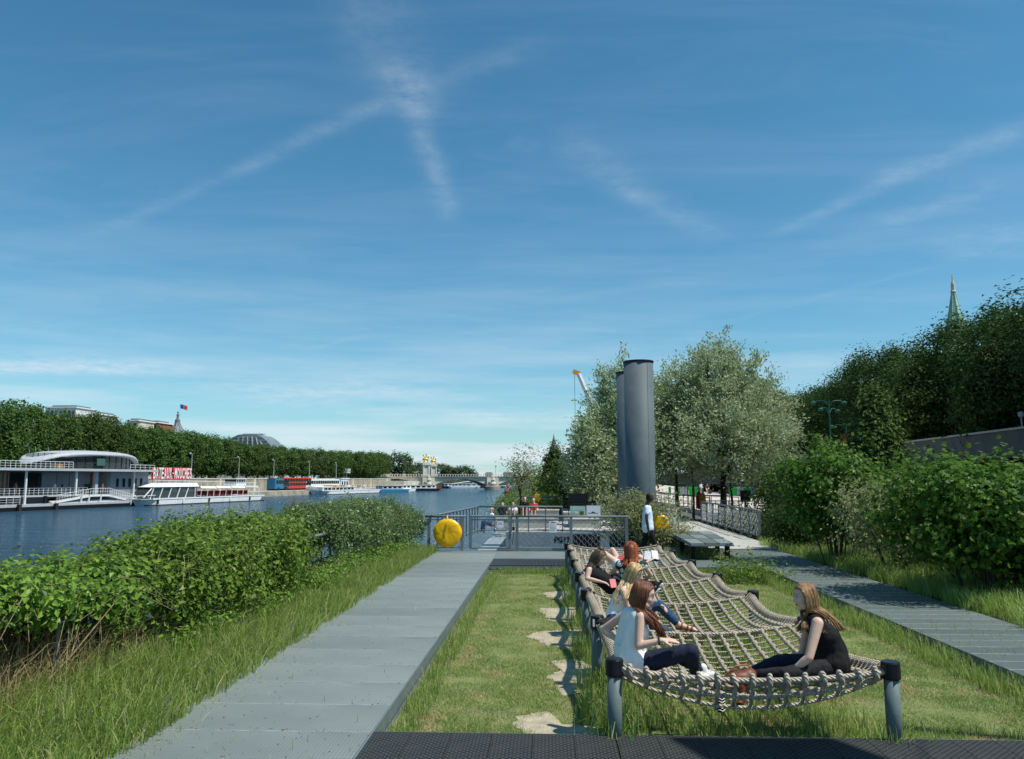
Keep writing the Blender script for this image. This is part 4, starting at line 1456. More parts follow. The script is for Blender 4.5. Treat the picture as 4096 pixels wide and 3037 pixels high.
for k, ch in enumerate(txt):
    for m_, dep, yy, bb, nm in ((signred, .35, .12, .035, 'letter_side'), (white, .03, -.09, .012, 'letter')):
        me = text_mesh(ch, 1.0, dep, bb)
        xs = [v.co.x for v in me.vertices]
        ys = [v.co.y for v in me.vertices]
        sxk = cellw * (.92 if nm == 'letter_side' else .80) / max(.01, (max(xs) - min(xs))) if ch != '-' else 1.3
        syk = hsg * (1.0 if nm == 'letter_side' else .93) / max(.01, (max(ys) - min(ys))) if ch != '-' else 1.5
        mx, my = (max(xs) + min(xs)) / 2, (max(ys) + min(ys)) / 2
        for v in me.vertices:
            v.co.x = (v.co.x - mx) * min(sxk, 1.6)
            v.co.y = (v.co.y - my) * syk
        me.materials.clear()
        me.materials.append(m_)
        o = link_mesh(nm, me, None, sg)
        o.location = (cellw * (k + .5), yy, hsg / 2)
        o.rotation_euler = (rad(90), 0, 0)

# ================================================================== RIGHT BANK
mb = MB()
mb.box(9.2, 60, -10, 44, WZ - 1, -.22)
tag(mb.build('bank_ground', bankm), kind='structure')
mb = MB()
mb.prism([(10.5, 44.003), (23.8, 44.003), (43.0, 330), (10.5, 330)], WZ - 1, 0.0)
tag(mb.build('promenade', prom), kind='structure')
XW, ZW = 24.0, 4.75
mb = MB()
mb.prism([(22.6, 6), (400, 6), (400, 340), (46.0, 340)], WZ - 1, 3.9)
tag(mb.build('upper_bank_ground', bankm), kind='structure')
root = empty('quay_wall', (XW, 20, -.3), 0, 'dark arcaded quay wall with pale parapet below the chestnut trees', 'wall')
MB().box(XW, XW + .6, 6, 200, ZW - 1.35, ZW - .1).build('parapet', stone_d, root, world=True)
MB().box(XW - .12, XW + .7, 6, 200, ZW - .1, ZW).build('coping', concrete, root, world=True)
MB().box(XW - .1, XW + .1, 6, 200, ZW - 1.5, ZW - 1.353).build('ledge', stone_d, root, world=True)
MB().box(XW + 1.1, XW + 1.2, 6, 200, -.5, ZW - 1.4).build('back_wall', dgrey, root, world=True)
pr = MB().box(0, .9, 0, 1.2, -.4, ZW - 1.503).mesh('pillar')
pr.materials.append(stone_d)
for k in range(34):
    o = link_mesh('pillar', pr, None, root)
    o.location = (0, -12 + k * 3.6, .3)
root.rotation_euler.z = -.07
root.location.x = 22.25

PROF_R = [(700, 400), (780, 394), (793, 391), (850, 375), (885, 345), (919, 338), (942, 335), (979, 326), (988, 305), (1024, 286), (1060, 264), (1200, 240)]
G_R = 'tall dark chestnut trees on the right bank'
L_R = 'tall dense dark green tree in the row above the right quay wall'
rp = [plane_tree(70 + k, 11.2, 4.5, 2.6, lf_right, 0.26, 860, 26, 'chestnut_tree', L_R, G_R, barkd, 0.6, .7) for k in range(3)]
Y, n = 36.0, 0
while Y < 190:
    for row in (0, 1):
        loc = (30.2 + .07 * (Y - 45) + row * 7 + RND.uniform(-.5, .5), Y + row * 2.5, 3.9)
        hs = top_by(PROF_R, (30.2 + .07 * (Y - 45), Y), 3.9) / 12.7
        sc = (RND.uniform(.95, 1.1), RND.uniform(.95, 1.1), hs * RND.uniform(.96, 1.03))
        if n < 3:
            rp[n].location, rp[n].scale, rp[n].rotation_euler.z = loc, sc, RND.uniform(0, 6)
        else:
            copy_thing(rp[n % 3], loc, RND.uniform(0, 6), scale=sc)
        n += 1
        if Y > 110:
            break
    Y += RND.uniform(6.6, 8.0)

# pyramid-shaped trees standing in front of the wall
for k, (x, y, Y, rr, lab) in enumerate(((872, 388, 33, 1.9, 'pointed feathery grey-green tree in front of the wall, beside the green street lamps'),
                                        (915, 366, 58, 3.2, 'taller pointed dark tree before the chestnut row, right of the feathery one'),
                                        (989, 349, 48, 2.9, 'pointed dark tree furthest right in front of the chestnut row'),
                                        (823, 436, 48, 2.4, 'low dark tree behind the base of the green street lamp'))):
    top = at(x, y, Y)
    bz_ = -.25 if Y < 34 or k == 3 else 3.9
    h = top.z - bz_
    c = round_tree(90 + k, lf_conif, h, rr, 0.6, 0.20 if bz_ < 0 else .26, 420, 24, 'pointed_tree', lab, power=2.0, lump=.22, inner=.35, sp=.26, tr=.14, top_taper=.84, droop=.3)
    c.location = (top.x, Y, bz_)

# spire
p = at(955, 317, 150)
tp = at(954.3, 273.5, 150)
root = empty('church', (p.x, 150, 3.9), 0, 'slender pale green church spire above the dark trees', 'church')
bz, hz = p.z - 3.9, tp.z - 3.9
s8 = 1.45
MB().box(-s8 * 1.3, s8 * 1.3, -s8 * 1.3, s8 * 1.3, 0, bz - 3).build('tower', stone_l, root)
zc = bz + (hz - bz) * .56
MB().lathe([(s8 * 1.35, bz - 3), (s8 * .85, bz), (.36, zc)], n=8).build('spire', copper, root)
MB().lathe([(.50, zc), (.52, zc + .25), (.40, zc + .4), (.34, zc + 1.6), (.16, zc + 2.3), (.10, zc + 2.9), (.16, zc + 3.1), (.03, zc + 3.3)], n=8).build('finial', stone_l, root)
for k in range(8):
    a = 2 * math.pi * k / 8
    MB().tube([(s8 * 1.36 * math.cos(a), s8 * 1.36 * math.sin(a), bz - 3), (s8 * .86 * math.cos(a), s8 * .86 * math.sin(a), bz), (.38 * math.cos(a), .38 * math.sin(a), zc)], [.07, .06, .04], 5).build('edge_rib', stone_l, root)
zt_ = hz - .75
MB().box(-.03, .03, -.03, .03, zc + 3.2, hz).box(-.22, .22, -.03, .03, hz - .35, hz - .28).build('cross', gold, root)
for k in range(5):
    MB().lathe([(s8 * .84 - (s8 * .84 - .36) * (.16 * k + .1) + .03, bz + (zc - bz) * (.16 * k + .1)), (s8 * .84 - (s8 * .84 - .36) * (.16 * k + .12) + .03, bz + (zc - bz) * (.16 * k + .1) + .12)], n=8).build('band', copper, root)

# green ornamental street lamps and a thin grey pole
def fancy_lamp(x, ytop, Y, label, arms=(0, 180, 40, 220), sc=1.0):
    tp = at(x, ytop, Y)
    r = empty('street_lamp', (tp.x, Y, 0), 0, label, 'street lamp')
    H_ = tp.z
    MB().tube([(0, 0, 0), (0, 0, H_ * .3), (0, 0, H_)], [.10 * sc, .07 * sc, .045 * sc], 8).build('pole', lampgreen, r)
    MB().lathe([(.16, 0), (.12, .6), (.08, .9)], n=8).build('base', lampgreen, r)
    for k, a in enumerate(arms):
        a = rad(a)
        z = H_ - .12 - (.55 if k >= 2 else 0)
        pts = [(0, 0, z - .3), (math.cos(a) * .35, math.sin(a) * .35, z + .05), (math.cos(a) * .8, math.sin(a) * .8, z + .08), (math.cos(a) * 1.05, math.sin(a) * 1.05, z - .08)]
        ar = MB().tube(pts, .03 * sc, 5).build('arm', lampgreen, r)
        MB().lathe([(.05, .1), (.2, 0), (.17, -.12), (.04, -.16)], (math.cos(a) * 1.12, math.sin(a) * 1.12, z - .06), 8).build('lantern', lampgreen, ar)
    return r


fancy_lamp(828.7, 400, 60, 'green ornamental street lamp with four curved arms against the dark trees')
fancy_lamp(846, 424, 66, 'smaller green street lamp just right of the four-armed one', (180, 150))
fancy_lamp(805, 425, 95, 'green street lamp with one long curved arm left of the four-armed one', (180, 150))
p = at(944.5, 425.5, 48)
r = empty('street_lamp', (25.2, 44, 3.9), 0, 'small round-headed lamp rising just above the right parapet', 'street lamp')
hh = 2.15 + (479 - 425) / 804 * 48 - 3.9
MB().tube([(0, 0, 0), (0, 0, hh)], .04, 6).build('pole', lgrey, r)
MB().lathe([(.05, 0), (.16, .12), (.16, .3), (.03, .36)], (0, 0, hh), 8).build('lantern', concrete, r)
p = at(776.5, 392, 50)
r = empty('lamp_post', (at(779, 500, 50).x, 50, 0), 0, 'tall plain grey pole right of the big silvery willow', 'pole')
MB().tube([(0, 0, 0), (-.02, 0, 3.2), (-.10, 0, p.z)], [.13, .12, .09], 10).build('pole', steel_l, r)
MB().lathe([(.17, 0), (.17, .9), (.13, 1.0)], n=10).build('base', steel_l, r)
p = at(845, 434, 62)
r = empty('banner_post', (p.x, 62, 0), 0, 'reddish poster on a post between the shrubs and the lamps', 'banner')
MB().tube([(0, 0, 0), (0, 0, p.z)], .05, 6).build('post', lgrey, r)
MB().box(-.35, .35, -.06, -.02, p.z - .95, p.z).build('banner', brown_l, r)

# promenade: green and grey barriers, yellow notice board, walkers
yb = 105.0
for k, (za, zb_, ch, lab) in enumerate(((236, 268, 'G', 'green site barrier furthest left, beside the bush'), (312, 384, 'G', 'bright green site barrier left of the light grey one'), (386, 468, 'W', 'light grey site barrier between two green ones'),
                                        (470, 492, 'G', 'narrow green site barrier next to the grey one'), (496, 612, 'G', 'ribbed green site barrier just left of the striped walker'),
                                        (990, 1085, 'G', 'green site barrier right of the willow trunk, first from the trunk'), (1088, 1170, 'W', 'light grey site barrier, second from the willow trunk'), (1173, 1260, 'G', 'green site barrier, third from the willow trunk'),
                                        (1262, 1348, 'W', 'light grey site barrier, fourth from the willow trunk'), (1352, 1395, 'G', 'narrow green site barrier beside the yellow board'))):
    a, b = at(600 + 50 + za * .0785, 490, yb), at(650 + zb_ * .0785, 490, yb)
    r = empty('site_barrier', (a.x, yb - (1.0 if k > 4 else 0), 0), 0, lab, 'barrier')
    w = b.x - a.x
    mm = greenb if ch == 'G' else lgrey
    MB().box(0, w, 0, .06, .12, 1.15).build('panel', mm, r)
    for q in range(6):
        MB().box(w * (q + .3) / 6, w * (q + .5) / 6, -.05, -.003, .16, 1.1).build('rib', mm, r)
    for q in (0.08, w - .08):
        MB().box(q - .05, q + .05, -.3, .35, 0, .1).build('foot', lgrey, r)
a, b = at(650 + 1398 * .0785, 490, 95), at(650 + 1508 * .0785, 490, 95)
r = empty('notice_board', ((a.x + b.x) / 2, 95, 0), 0, 'yellow-orange notice board leaning at the right end of the barriers', 'notice board')
MB().boxr((0, 0, .75), (b.x - a.x, .05, 1.45), rx=-.12).build('panel', orange, r)
for k, (zz, ww) in enumerate(((1.2, .55), (.95, .4), (.75, .3), (.5, .6))):
    MB().boxr((0, -.06 - .12 * (.75 - zz) * -1 - .03, zz), (ww, .01, .09), rx=-.12).build('text_line', brown_l, r)
MB().box(-.5, .5, -.2, .5, 0, .05).build('foot', lgrey, r)

# dark parked cars behind the barriers are only hinted: two low dark cars
for k, (xa, lab) in enumerate(((711, 'dark car parked behind the barriers, half hidden by the willow trunk'), (719, 'dark car parked right of the willow trunk behind the barriers'))):
    p = at(xa, 489, 118)
    r = empty('parked_car', (p.x, 118, 0), 0, lab, 'car')
    MB().slab([(-2.1, 0, .3), (2.1, 0, .3), (2.1, 0, .8), (1.3, 0, .9), (.8, 0, 1.4), (-1.0, 0, 1.4), (-1.7, 0, .9), (-2.1, 0, .85)], 0, (0, 1.7, 0)).build('body', blackm, r)
    for q in (-1.3, 1.3):
        MB().tube([(q, -.03, .32), (q, .25, .32)], .32, 10).build('wheel', asphalt, r)
    MB().slab([(-1.3, -.02, .92), (.85, -.02, .92), (.6, -.02, 1.3), (-.9, -.02, 1.3)], 0, (0, .015, 0)).build('window', glass, r)

# ------------------------------------------------------------------ gangway platform with railings across, right middle
def rail_thing(name, label, pts, h=1.0, n=6, m=steel, bars=(0.12,), mesh=None, cat='railing', r=.028, post_r=.025, group=None):
    """railing through world points (base); posts, handrail, lower bars and optional wire mesh as parts"""
    root = empty(name, pts[0], 0, label, cat, group)
    P = [Vector(p) - Vector(pts[0]) for p in pts]
    up = Vector((0, 0, 1))
    MB().tube([p + up * h for p in P], r, 8).build('handrail', m, root, smooth=True)
    for b in bars:
        MB().tube([p + up * (h * b) for p in P], r * .6, 6).build('bar', m, root)
    tot = sum((P[i + 1] - P[i]).length for i in range(len(P) - 1))
    pmm = MB().box(-post_r * .6, post_r * .6, -post_r, post_r, 0, h - r * .5).mesh('post')
    pmm.materials.append(m)
    for k in range(n + 1):
        d = tot * k / n
        for i in range(len(P) - 1):
            ln = (P[i + 1] - P[i]).length
            if d <= ln + 1e-4:
                q = link_mesh('post', pmm, None, root)
                q.location = P[i].lerp(P[i + 1], min(1, d / ln))
                q.rotation_euler = (0, 0, math.atan2((P[i + 1] - P[i]).y, (P[i + 1] - P[i]).x))
                break
            d -= ln
    if mesh:
        cw, chh, wr = mesh
        b = MB()
        for i in range(len(P) - 1):
            A, B = P[i], P[i + 1]
            ln = (B - A).length
            if ln < .2:
                continue
            z0, z1 = h * .1, h * .90
            dirv = (B - A) / ln
            k = -int((z1 - z0) / chh * 1) - 1
            nx = int(ln / cw) + 1
            # zigzag wires, one pair per row, make the diamond net
            rows = max(1, int((z1 - z0) / chh))
            for rr_ in range(rows):
                zc = z0 + (z1 - z0) * (rr_ + .5) / rows
                hh = (z1 - z0) / rows / 2
                pts2 = []
                for c in range(nx + 1):
                    sgn = 1 if (c + rr_) % 2 == 0 else -1
                    pts2.append(A + dirv * min(ln, c * cw) + up * (zc + sgn * hh))
                b.tube(pts2, wr, 3, cap=False)
        b.build('wire_mesh', steel_l if mesh else m, root, fix=False)
    return root


gp = [Vector((p.x, p.y, .26)) for p in (unp(705, 512.8, .26), unp(800, 512.8, .26))]
g0, g1 = at(703, 512.8, 44.0), at(860, 512.8, 44.0)
r = empty('gangway_platform', (g0.x, 44, 0), 0, 'grey steel gangway platform crossing behind the shrubs with supports', 'gangway')
MB().box(0, g1.x - g0.x, 0, 1.6, .12, .26).build('deck', steel_l, r)
for k, xx in enumerate((1.9, 3.0, 5.6)):
    MB().box(xx, xx + .14, .1, .24, -1.2, .12).build('support', steel, r)
rail_thing('railing', 'long steel railing along the front of the gangway platform', [(g0.x, 44, .26), (g1.x, 44, .26)], .72, 12, steel_l, (.12, .85), (.12, .16, .006))
rail_thing('railing', 'steel railing behind the gangway platform under the willow trunk', [(g0.x - 1, 47, .26), (g1.x, 47, .26)], .95, 9, steel_l, (.12,))
# ramp and its rails
mb = MB()
mb.box(4.2, 7.35, 25.7, 31.4, -.12, 0.0)
tag(mb.build('ramp_concrete', concrete), kind='structure')
mb = MB()
mb.add([(4.4, 31.42, -.03), (7.5, 31.42, -.03), (7.7, 58, .02), (3.4, 58, .02), (4.4, 31.42, -.3), (7.5, 31.42, -.3), (7.7, 58, -.3), (3.4, 58, -.3)], [(0, 1, 2, 3), (7, 6, 5, 4), (0, 4, 5, 1), (1, 5, 6, 2), (2, 6, 7, 3), (3, 7, 4, 0)])
tag(mb.build('ramp_upper_concrete', concrete), kind='structure')
rail_thing('railing', 'grey mesh railing along the right side of the concrete ramp', [(7.5, 29.5, 0), (7.62, 41, 0)], 1.02, 8, steel, (.12,), (.12, .14, .005), r=.035, post_r=.05)
rail_thing('railing', 'grey railing along the left side of the ramp behind the slatted table', [(4.1, 31, 0), (3.3, 47, 0)], 1.0, 8, steel, (.12,), r=.03)
rail_thing('railing', 'short grey railing with white notice left of the ramp', [(3.55, 30.2, 0), (4.75, 30.2, 0)], 1.0, 3, steel, (.12,), r=.035, post_r=.04)
rail_thing('railing', 'railing along the far promenade edge beyond the ramp', [(9.5, 75, 0), (10.2, 58, 0), (12, 52, 0)], 1.0, 12, steel, (.12, .5), r=.03)
rail_thing('railing', 'long thin railing along the promenade behind the big cylinders', [(7.5, 92, 0), (9.4, 60, 0), (9.8, 50, 0)], 1.0, 16, steel, (.12, .5), r=.03)
mb = MB()
mb.box(9.2, 10.49, 44.0, 200, WZ - .5, -.35)
tag(mb.build('promenade_edge_stone', stone_d), kind='structure')
MBn = MB()
p = at(661, 523, 25.2)
p = at(661.5, 522.5, 25.2)
r = empty('life_ring_cover', (p.x, 25.2, p.z), 0, 'round yellow life ring cover half hidden by the bush on the right rail', 'life ring cover')
MB().tube([(0, 0, 0), (0, .03, 0), (0, .09, 0), (0, .12, 0)], [.19, .23, .23, .19], 24).build('cover', yellow, r)
r = empty('notice', (at(671, 520, 30.1).x, 30.12, .45), 0, 'white notice with red heading on the short rail by the ramp', 'notice')
MB().box(-.22, .22, -.04, -.03, 0, .62).build('board', paper, r)
MB().box(-.18, .18, -.05, -.042, .5, .56).build('heading', redm, r)
# folding advertising frame, red and yellow kayak-like covers
p = at(659.5, 490, 60)
r = empty('sign_stand', (at(650 + 400 * .0785, 497, 52).x, 52, 0), 0, 'dark wire display stand on legs near the willow trunk', 'sign stand')
MB().box(-.42, -.37, 0, .04, .4, 1.9).box(.37, .42, 0, .04, .4, 1.9).box(-.42, .42, 0, .04, 1.86, 1.9).box(-.42, .42, 0, .04, .4, .45).build('frame', steel, r)
for k in range(7):
    MB().box(-.37, .37, 0, .02, .6 + .18 * k, .62 + .18 * k).build('wire', steel, r)
for q in (-.4, .4):
    MB().tube([(q, 0, .5), (q * 1.6, -.3, 0)], .02, 5).build('leg', lgrey, r)
    MB().tube([(q, 0, .5), (q * 1.6, .3, 0)], .02, 5).build('leg', lgrey, r)
p = at(650 + 622 * .0785, 499, 49)
r = empty('red_cover', (p.x, 49, 0), 0, 'red hose cover hanging on the railing beside the yellow one', 'cover')
MB().lathe([(.02, .35), (.16, .45), (.17, 1.15), (.12, 1.35), (.03, 1.42)], n=10).build('cover', redm, r)
p = at(650 + 672 * .0785, 500, 48)
r = empty('yellow_cover', (p.x, 48, 0), 0, 'tall yellow life ring cover seen edge-on beside the red cover', 'cover')
MB().lathe([(.02, -.1), (.17, .1), (.19, 1.1), (.12, 1.3), (.03, 1.35)], n=10).build('cover', orange, r)
a = at(650 + 1162 * .0785, 496, 43)
b = at(650 + 1290 * .0785, 496, 43)
r = empty('board', ((a.x + b.x) / 2, 43.2, .26), 0, 'black square board standing on a post at the gangway', 'board')
zc = at(700, 496.5, 43).z
MB().box(-(b.x - a.x) / 2, (b.x - a.x) / 2, -.03, .03, zc - .26 - .28, zc - .26 + .32).build('panel', blackm, r)
MB().box(-.05, .05, .03, .08, -.26, zc - .3).build('post', blackm, r)

# ------------------------------------------------------------------ big mooring piles
def pile(x, ytop, Y, dia, label, seams=True):
    p = at(x, ytop, Y)
    b = at(x, 540, Y)
    r = empty('mooring_pile', (b.x + .02, Y, WZ), 0, label, 'mooring pile')
    H_ = p.z - WZ
    R_ = dia / 2
    MB().lathe([(R_, -1.0), (R_, H_ - .06)], n=64).build('tube', pilem, r, smooth=True)
    rb = MB().lathe([(R_ + .03, H_ - .057), (R_ + .03, H_), (R_ - .04, H_ + .003)], n=48).build('rim', blackm, r)
    for a in (-60, 100):
        a = rad(a)
        MB().boxr((math.cos(a) * (R_ + .002), math.sin(a) * (R_ + .002), H_ * .5), (.006, .012, H_ - .2), rz=a).build('weld_seam', pilem, r)
    return r


pile(641.2, 361.5, 33.0, 1.2, 'large grey cylindrical steel pile, nearest and tallest in view')
pile(631.8, 372.5, 37.5, 1.22, 'grey steel pile standing close behind the tallest one')
pile(593, 420, 62, 1.25, 'dark steel pile half hidden in the foliage further back')

# crane boom far away
a, b = at(578.5, 373.5, 260), at(600, 424, 262)
r = empty('crane', (b.x + 6, 262, 1.5), 0, 'white telescopic crane boom with yellow tip rising behind the willow', 'crane')
MB().tube([Vector((0, 0, 0)), b - Vector((b.x + 6, 262, 1.5)), a - Vector((b.x + 6, 262, 1.5))], [1.2, 1.0, .8], 6).build('boom', white, r)
tp = a - Vector((b.x + 6, 262, 1.5))
MB().boxr(tp + Vector((-.6, 0, .3)), (2.6, 1.0, 1.3), ry=.4).build('boom_head', orange, r)
MB().tube([tp + Vector((-1.3, -.4, 0)), tp + Vector((-1.2, -.4, -22))], .06, 4).build('hoist_cable', blackm, r)
MB().box(-3, 5, -1.5, 1.5, 0, 2.5).build('carrier', orange, r)

# ------------------------------------------------------------------ willows and middle trees
def willow(seed, x, ytop, Y, rx, label, base_z=0.0, n1=520, per=34, lean=0, low=1.2, trunk_r=.16, leafm=lf_willow, leaf=.20, name='willow_tree'):
    rng = np.random.default_rng(seed)
    top = at(x, ytop, Y)
    h = (top.z - base_z) * .93
    hz = (h - low) / 2
    C, D = env_points(n1, rx, rx * .9, hz, low + hz, 2.5, 0.26, seed * 1.7, rng, 0.25, 1.25)
    f = np.clip((C[:, 2] - low) / (h - low), 0, 1)
    s = 1.0 - 0.22 * f ** 2.5
    C[:, 0] *= s
    C[:, 1] *= s
    # sprays: leaves strung along short arching twigs
    tw = unit(D * .8 + rng.normal(size=D.shape) * .45 + np.array([-.25, 0, .40]))
    tt = rng.random((n1, per))
    ln = rng.uniform(.55, 1.15, n1)
    P = C[:, None, :] + tw[:, None, :] * (tt * ln[:, None])[:, :, None] + rng.normal(size=(n1, per, 3)) * (.10 + .10 * tt)[:, :, None]
    P[:, :, 2] -= (tt ** 2 * .25)
    P = P.reshape(-1, 3)
    N = rng.normal(size=P.shape) + np.array([0, -.1, .4])
    V, F = leaf_quads(P, N, leaf, .42, .08, rng, .2, tip=np.repeat(tw, per, axis=0))
    tr = trunk_mb(h * .75, trunk_r, 9, random.Random(seed), rx * .75, h * .95)
    r = finish_tree(name, V, F, leafm, tr, barkd, label, 'tree', None)
    r.location = (top.x + lean, Y, base_z)
    return r


willow(5, 718, 338, 46, 3.15, 'largest silvery willow tree with dark trunk right of the tall steel piles', 0, 1000, 44, low=2.6, trunk_r=.19)
willow(6, 766, 376, 49, 1.35, 'slimmer silvery willow crown at the right end of the willows', 0, 420, 38, low=2.3, trunk_r=.09)
willow(7, 623, 356, 45, 2.05, 'broad silvery willow tree behind and left of the steel piles', -.2, 760, 40, low=1.2, trunk_r=.13)
willow(8, 676, 371, 48, 1.9, 'silvery willow between the steel piles and the largest willow', 0, 520, 38, low=2.4, trunk_r=.10)
willow(9, 592, 410, 43, .95, 'small silvery willow spreading at the left of the broad one', -.2, 320, 38, low=.9, trunk_r=.07)
willow(15, 726, 400, 44, 3.3, 'low spreading silvery willow boughs under the largest crown', 0, 420, 38, low=2.7, trunk_r=.08)
# thin young trunks
for k, (xx, yy, Yt, hh, lab) in enumerate(((693, 497, 44, 3.0, 'slim young tree trunk by the wire display stand'), (722, 500, 49, 2.6, 'second thinner dark trunk right of the willow trunk'))):
    p = at(xx, yy, Yt)
    r = empty('young_tree', (p.x, Yt, 0), 0, lab, 'tree')
    MB().tube([(0, 0, -.1), (.03, 0, hh * .5), (-.05, 0, hh)], [.08, .07, .05], 8).build('trunk', [bark, barkd][k], r)
    C, D = env_points(60, .9, .9, .8, hh + .4, 2, .3, k, NR, .3)
    P, N = clumps(C, 26, .22, NR, D)
    link_mesh('crown', npmesh('crown', *leaf_quads(P, N, .15, .4, .1)), lf_willow, r)

# airy tree and conifer left of the willows
def thing_tree(seed, x, ytop, Y, rx, leafm, label, low, ncl, per, leaf, taper=0, lump=.3, inner=.3, base_z=-.2, tr=.09, sp=.22, power=2, name='small_tree', aspect=.5):
    top = at(x, ytop, Y)
    h = top.z - base_z
    r = round_tree(seed, leafm, h, rx, low, leaf, ncl, per, name, label, None, power, lump, inner, .8, sp, barkd, tr, .2, aspect, True, taper)
    r.location = (top.x, Y, base_z)
    return r


thing_tree(31, 521, 444, 42, 1.25, lf_dry, 'airy young tree with sparse olive foliage in front of the bridge', 1.1, 120, 16, .12, .45, .45, .15, sp=.16)
thing_tree(32, 554, 443, 55, 1.5, lf_conif, 'dark pointed conifer left of the willows', .4, 300, 20, .2, .75, .2, .35)
thing_tree(33, 540, 466, 60, 1.7, lf_hedge, 'bright green bushy tree between the airy tree and the conifer', .2, 220, 18, .2, .2)
thing_tree(34, 567, 458, 52, 1.5, lf_conif, 'dark green bushy tree under the broad willow', .2, 260, 18, .2, .2)
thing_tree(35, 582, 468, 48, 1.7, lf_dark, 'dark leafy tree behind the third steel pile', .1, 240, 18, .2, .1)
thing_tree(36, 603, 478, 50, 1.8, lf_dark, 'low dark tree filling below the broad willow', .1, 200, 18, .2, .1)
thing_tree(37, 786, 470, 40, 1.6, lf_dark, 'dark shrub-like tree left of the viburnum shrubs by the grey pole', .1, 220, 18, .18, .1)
p = at(554, 433, 330)
r = empty('far_spire', (p.x, 345, 1.5), 0, 'faint thin grey spire far away above the conifer', 'church')
MB().lathe([(2.2, 0), (2.0, p.z - 9), (.3, p.z - 2.5), (.05, p.z - 1)], n=8).build('spire', zinc, r)
p = at(649, 472, 48)

# ================================================================== NEIGHBOURING GARDEN BARGE beyond the fence
mb = MB()
mb.box(-2.95, -1.75, 33.0, 70, WZ - .5, -.75)
mb.box(-1.75, 3.6, 33.0, 80, WZ - .5, 0.0)
hb = tag(mb.build('garden_barge', hullm), 'slate grey hull of the next garden barge behind the gate with letters on it', 'barge')
MB().box(-1.74, 3.59, 33.01, 80, .003, .02).build('deck', concrete).parent = hb
MB().box(2.05, 2.42, 32.80, 32.997, WZ, -.02).build('rib', hullm).parent = hb
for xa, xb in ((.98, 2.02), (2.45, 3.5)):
    MB().box(xa, xb, 32.93, 32.996, -1.6, -.06).build('black_opening_panel', blackm).parent = hb
# the black panels above stand in for the dark inside of openings
put_text('PG17', .30, (at(562.3, 540, 32.9).x, 32.99, at(562.3, 540, 32.9).z), 0, blackm, hb, 'painted_letters', .012, .95)
zf = -.75
r = rail_thing('railing', 'second railing at the front edge of the neighbouring garden barge', [(-2.9, 33.1, -.02), (.55, 33.1, -.02)], 1.05, 5, steel, (.5, .1), (.14, .12, .005), r=.035, post_r=.04)
rail_thing('railing', 'railing running back towards the gate along the river side', [(-3.5, 25.6, 0.0), (-2.9, 33.0, 0.0)], 1.03, 12, steel, (.1,), r=.035)
rail_thing('railing', 'railing with two openings beside the hedge strip on the next barge', [(-1.75, 44, 0), (.7, 44, 0)], 1.2, 3, steel, (.1,), r=.035, post_r=.05)
rail_thing('railing', 'far railing in front of the water behind the strip of ivy', [(-3.2, 62, 0), (3.4, 62, 0)], 1.2, 14, steel, (.5, .1), r=.035)
rail_thing('railing', 'dark railing beside the information panels on the next barge', [(.9, 38, 0), (3.5, 38, 0)], 1.05, 3, blackm, (.1,), r=.04)
rail_thing('railing', 'railing behind the yellow discs near the third pile', [(.3, 50, 0), (3.4, 50, 0)], 1.05, 6, steel, (.5, .1), r=.035)
# gangway floor from gate
mb = MB()
mb.box(-3.4, -2.0, 25.65, 32.9, -1.35, -1.2)
tag(mb.build('gangway_floor', hullm), kind='structure')


def leaf_mass(name, label, cat, x0, x1, y0, y1, z0, z1, n, size, lm, group=None, seed=0, top_noise=.25, aspect=.6, kind=None, stems=8):
    rng = np.random.default_rng(seed)
    n1 = n // 14
    u, v, w = rng.random(n1), rng.random(n1), rng.random(n1) ** .6
    x, y = x0 + (x1 - x0) * u, y0 + (y1 - y0) * v
    tn = np.array([mnoise.noise(Vector((float(a) * .9, float(b) * .9, seed))) for a, b in zip(x, y)])
    edge = np.clip(4 * np.minimum(np.minimum(u, 1 - u) * (x1 - x0), np.minimum(v, 1 - v) * (y1 - y0)) / max(.3, .5 * min(x1 - x0, y1 - y0)), .35, 1) ** .5
    z = z0 + (z1 - z0) * w * edge * (1 + top_noise * 2 * tn)
    C = np.stack([x, y, z], 1)
    P, N = clumps(C, 14, .12 + size, rng)
    P[:, 2] = np.maximum(P[:, 2], z0 + .02)
    V, F = leaf_quads(P, N, size, aspect, .15, rng, .2)
    o = (x0 + x1) / 2, (y0 + y1) / 2, z0
    root = empty(name, o, 0, label, cat, group)
    V = V - np.array(o)
    link_mesh('foliage', npmesh('foliage', V, F), lm, root)
    sb = MB()
    for k in range(stems):
        xx, yy = rng.uniform(x0, x1) - o[0], rng.uniform(y0, y1) - o[1]
        sb.tube([(xx, yy, 0), (xx + rng.uniform(-.15, .15), yy + rng.uniform(-.15, .15), (z1 - z0) * .5), (xx + rng.uniform(-.3, .3), yy + rng.uniform(-.3, .3), (z1 - z0) * .85)], [.02, .014, .006], 5)
    sb.build('stems', barkd, root, fix=False)['kind'] = 'stuff'
    return root


leaf_mass('ivy_hedge', 'low bright green ivy strip along the river edge of the next barge', 'hedge', -3.1, 1.0, 45, 52, -.1, .95, 9000, .14, lf_hedge, seed=4)
leaf_mass('ivy_hedge', 'taller green creeper hump above the ivy strip near the far railing', 'hedge', -2.6, -1.3, 55, 60, 0, 1.7, 3000, .14, lf_hedge2, seed=5)
leaf_mass('planter_shrub', 'green shrubs behind the hanging yellow disc on the next barge', 'shrub', 1.0, 3.2, 51, 55, 0, 1.1, 4000, .12, lf_hedge2, seed=6)
leaf_mass('shrub', 'leafy shrubs in front of the third steel pile', 'shrub', .8, 3.6, 63, 68, 0, 1.9, 5000, .14, lf_hedge, seed=7)


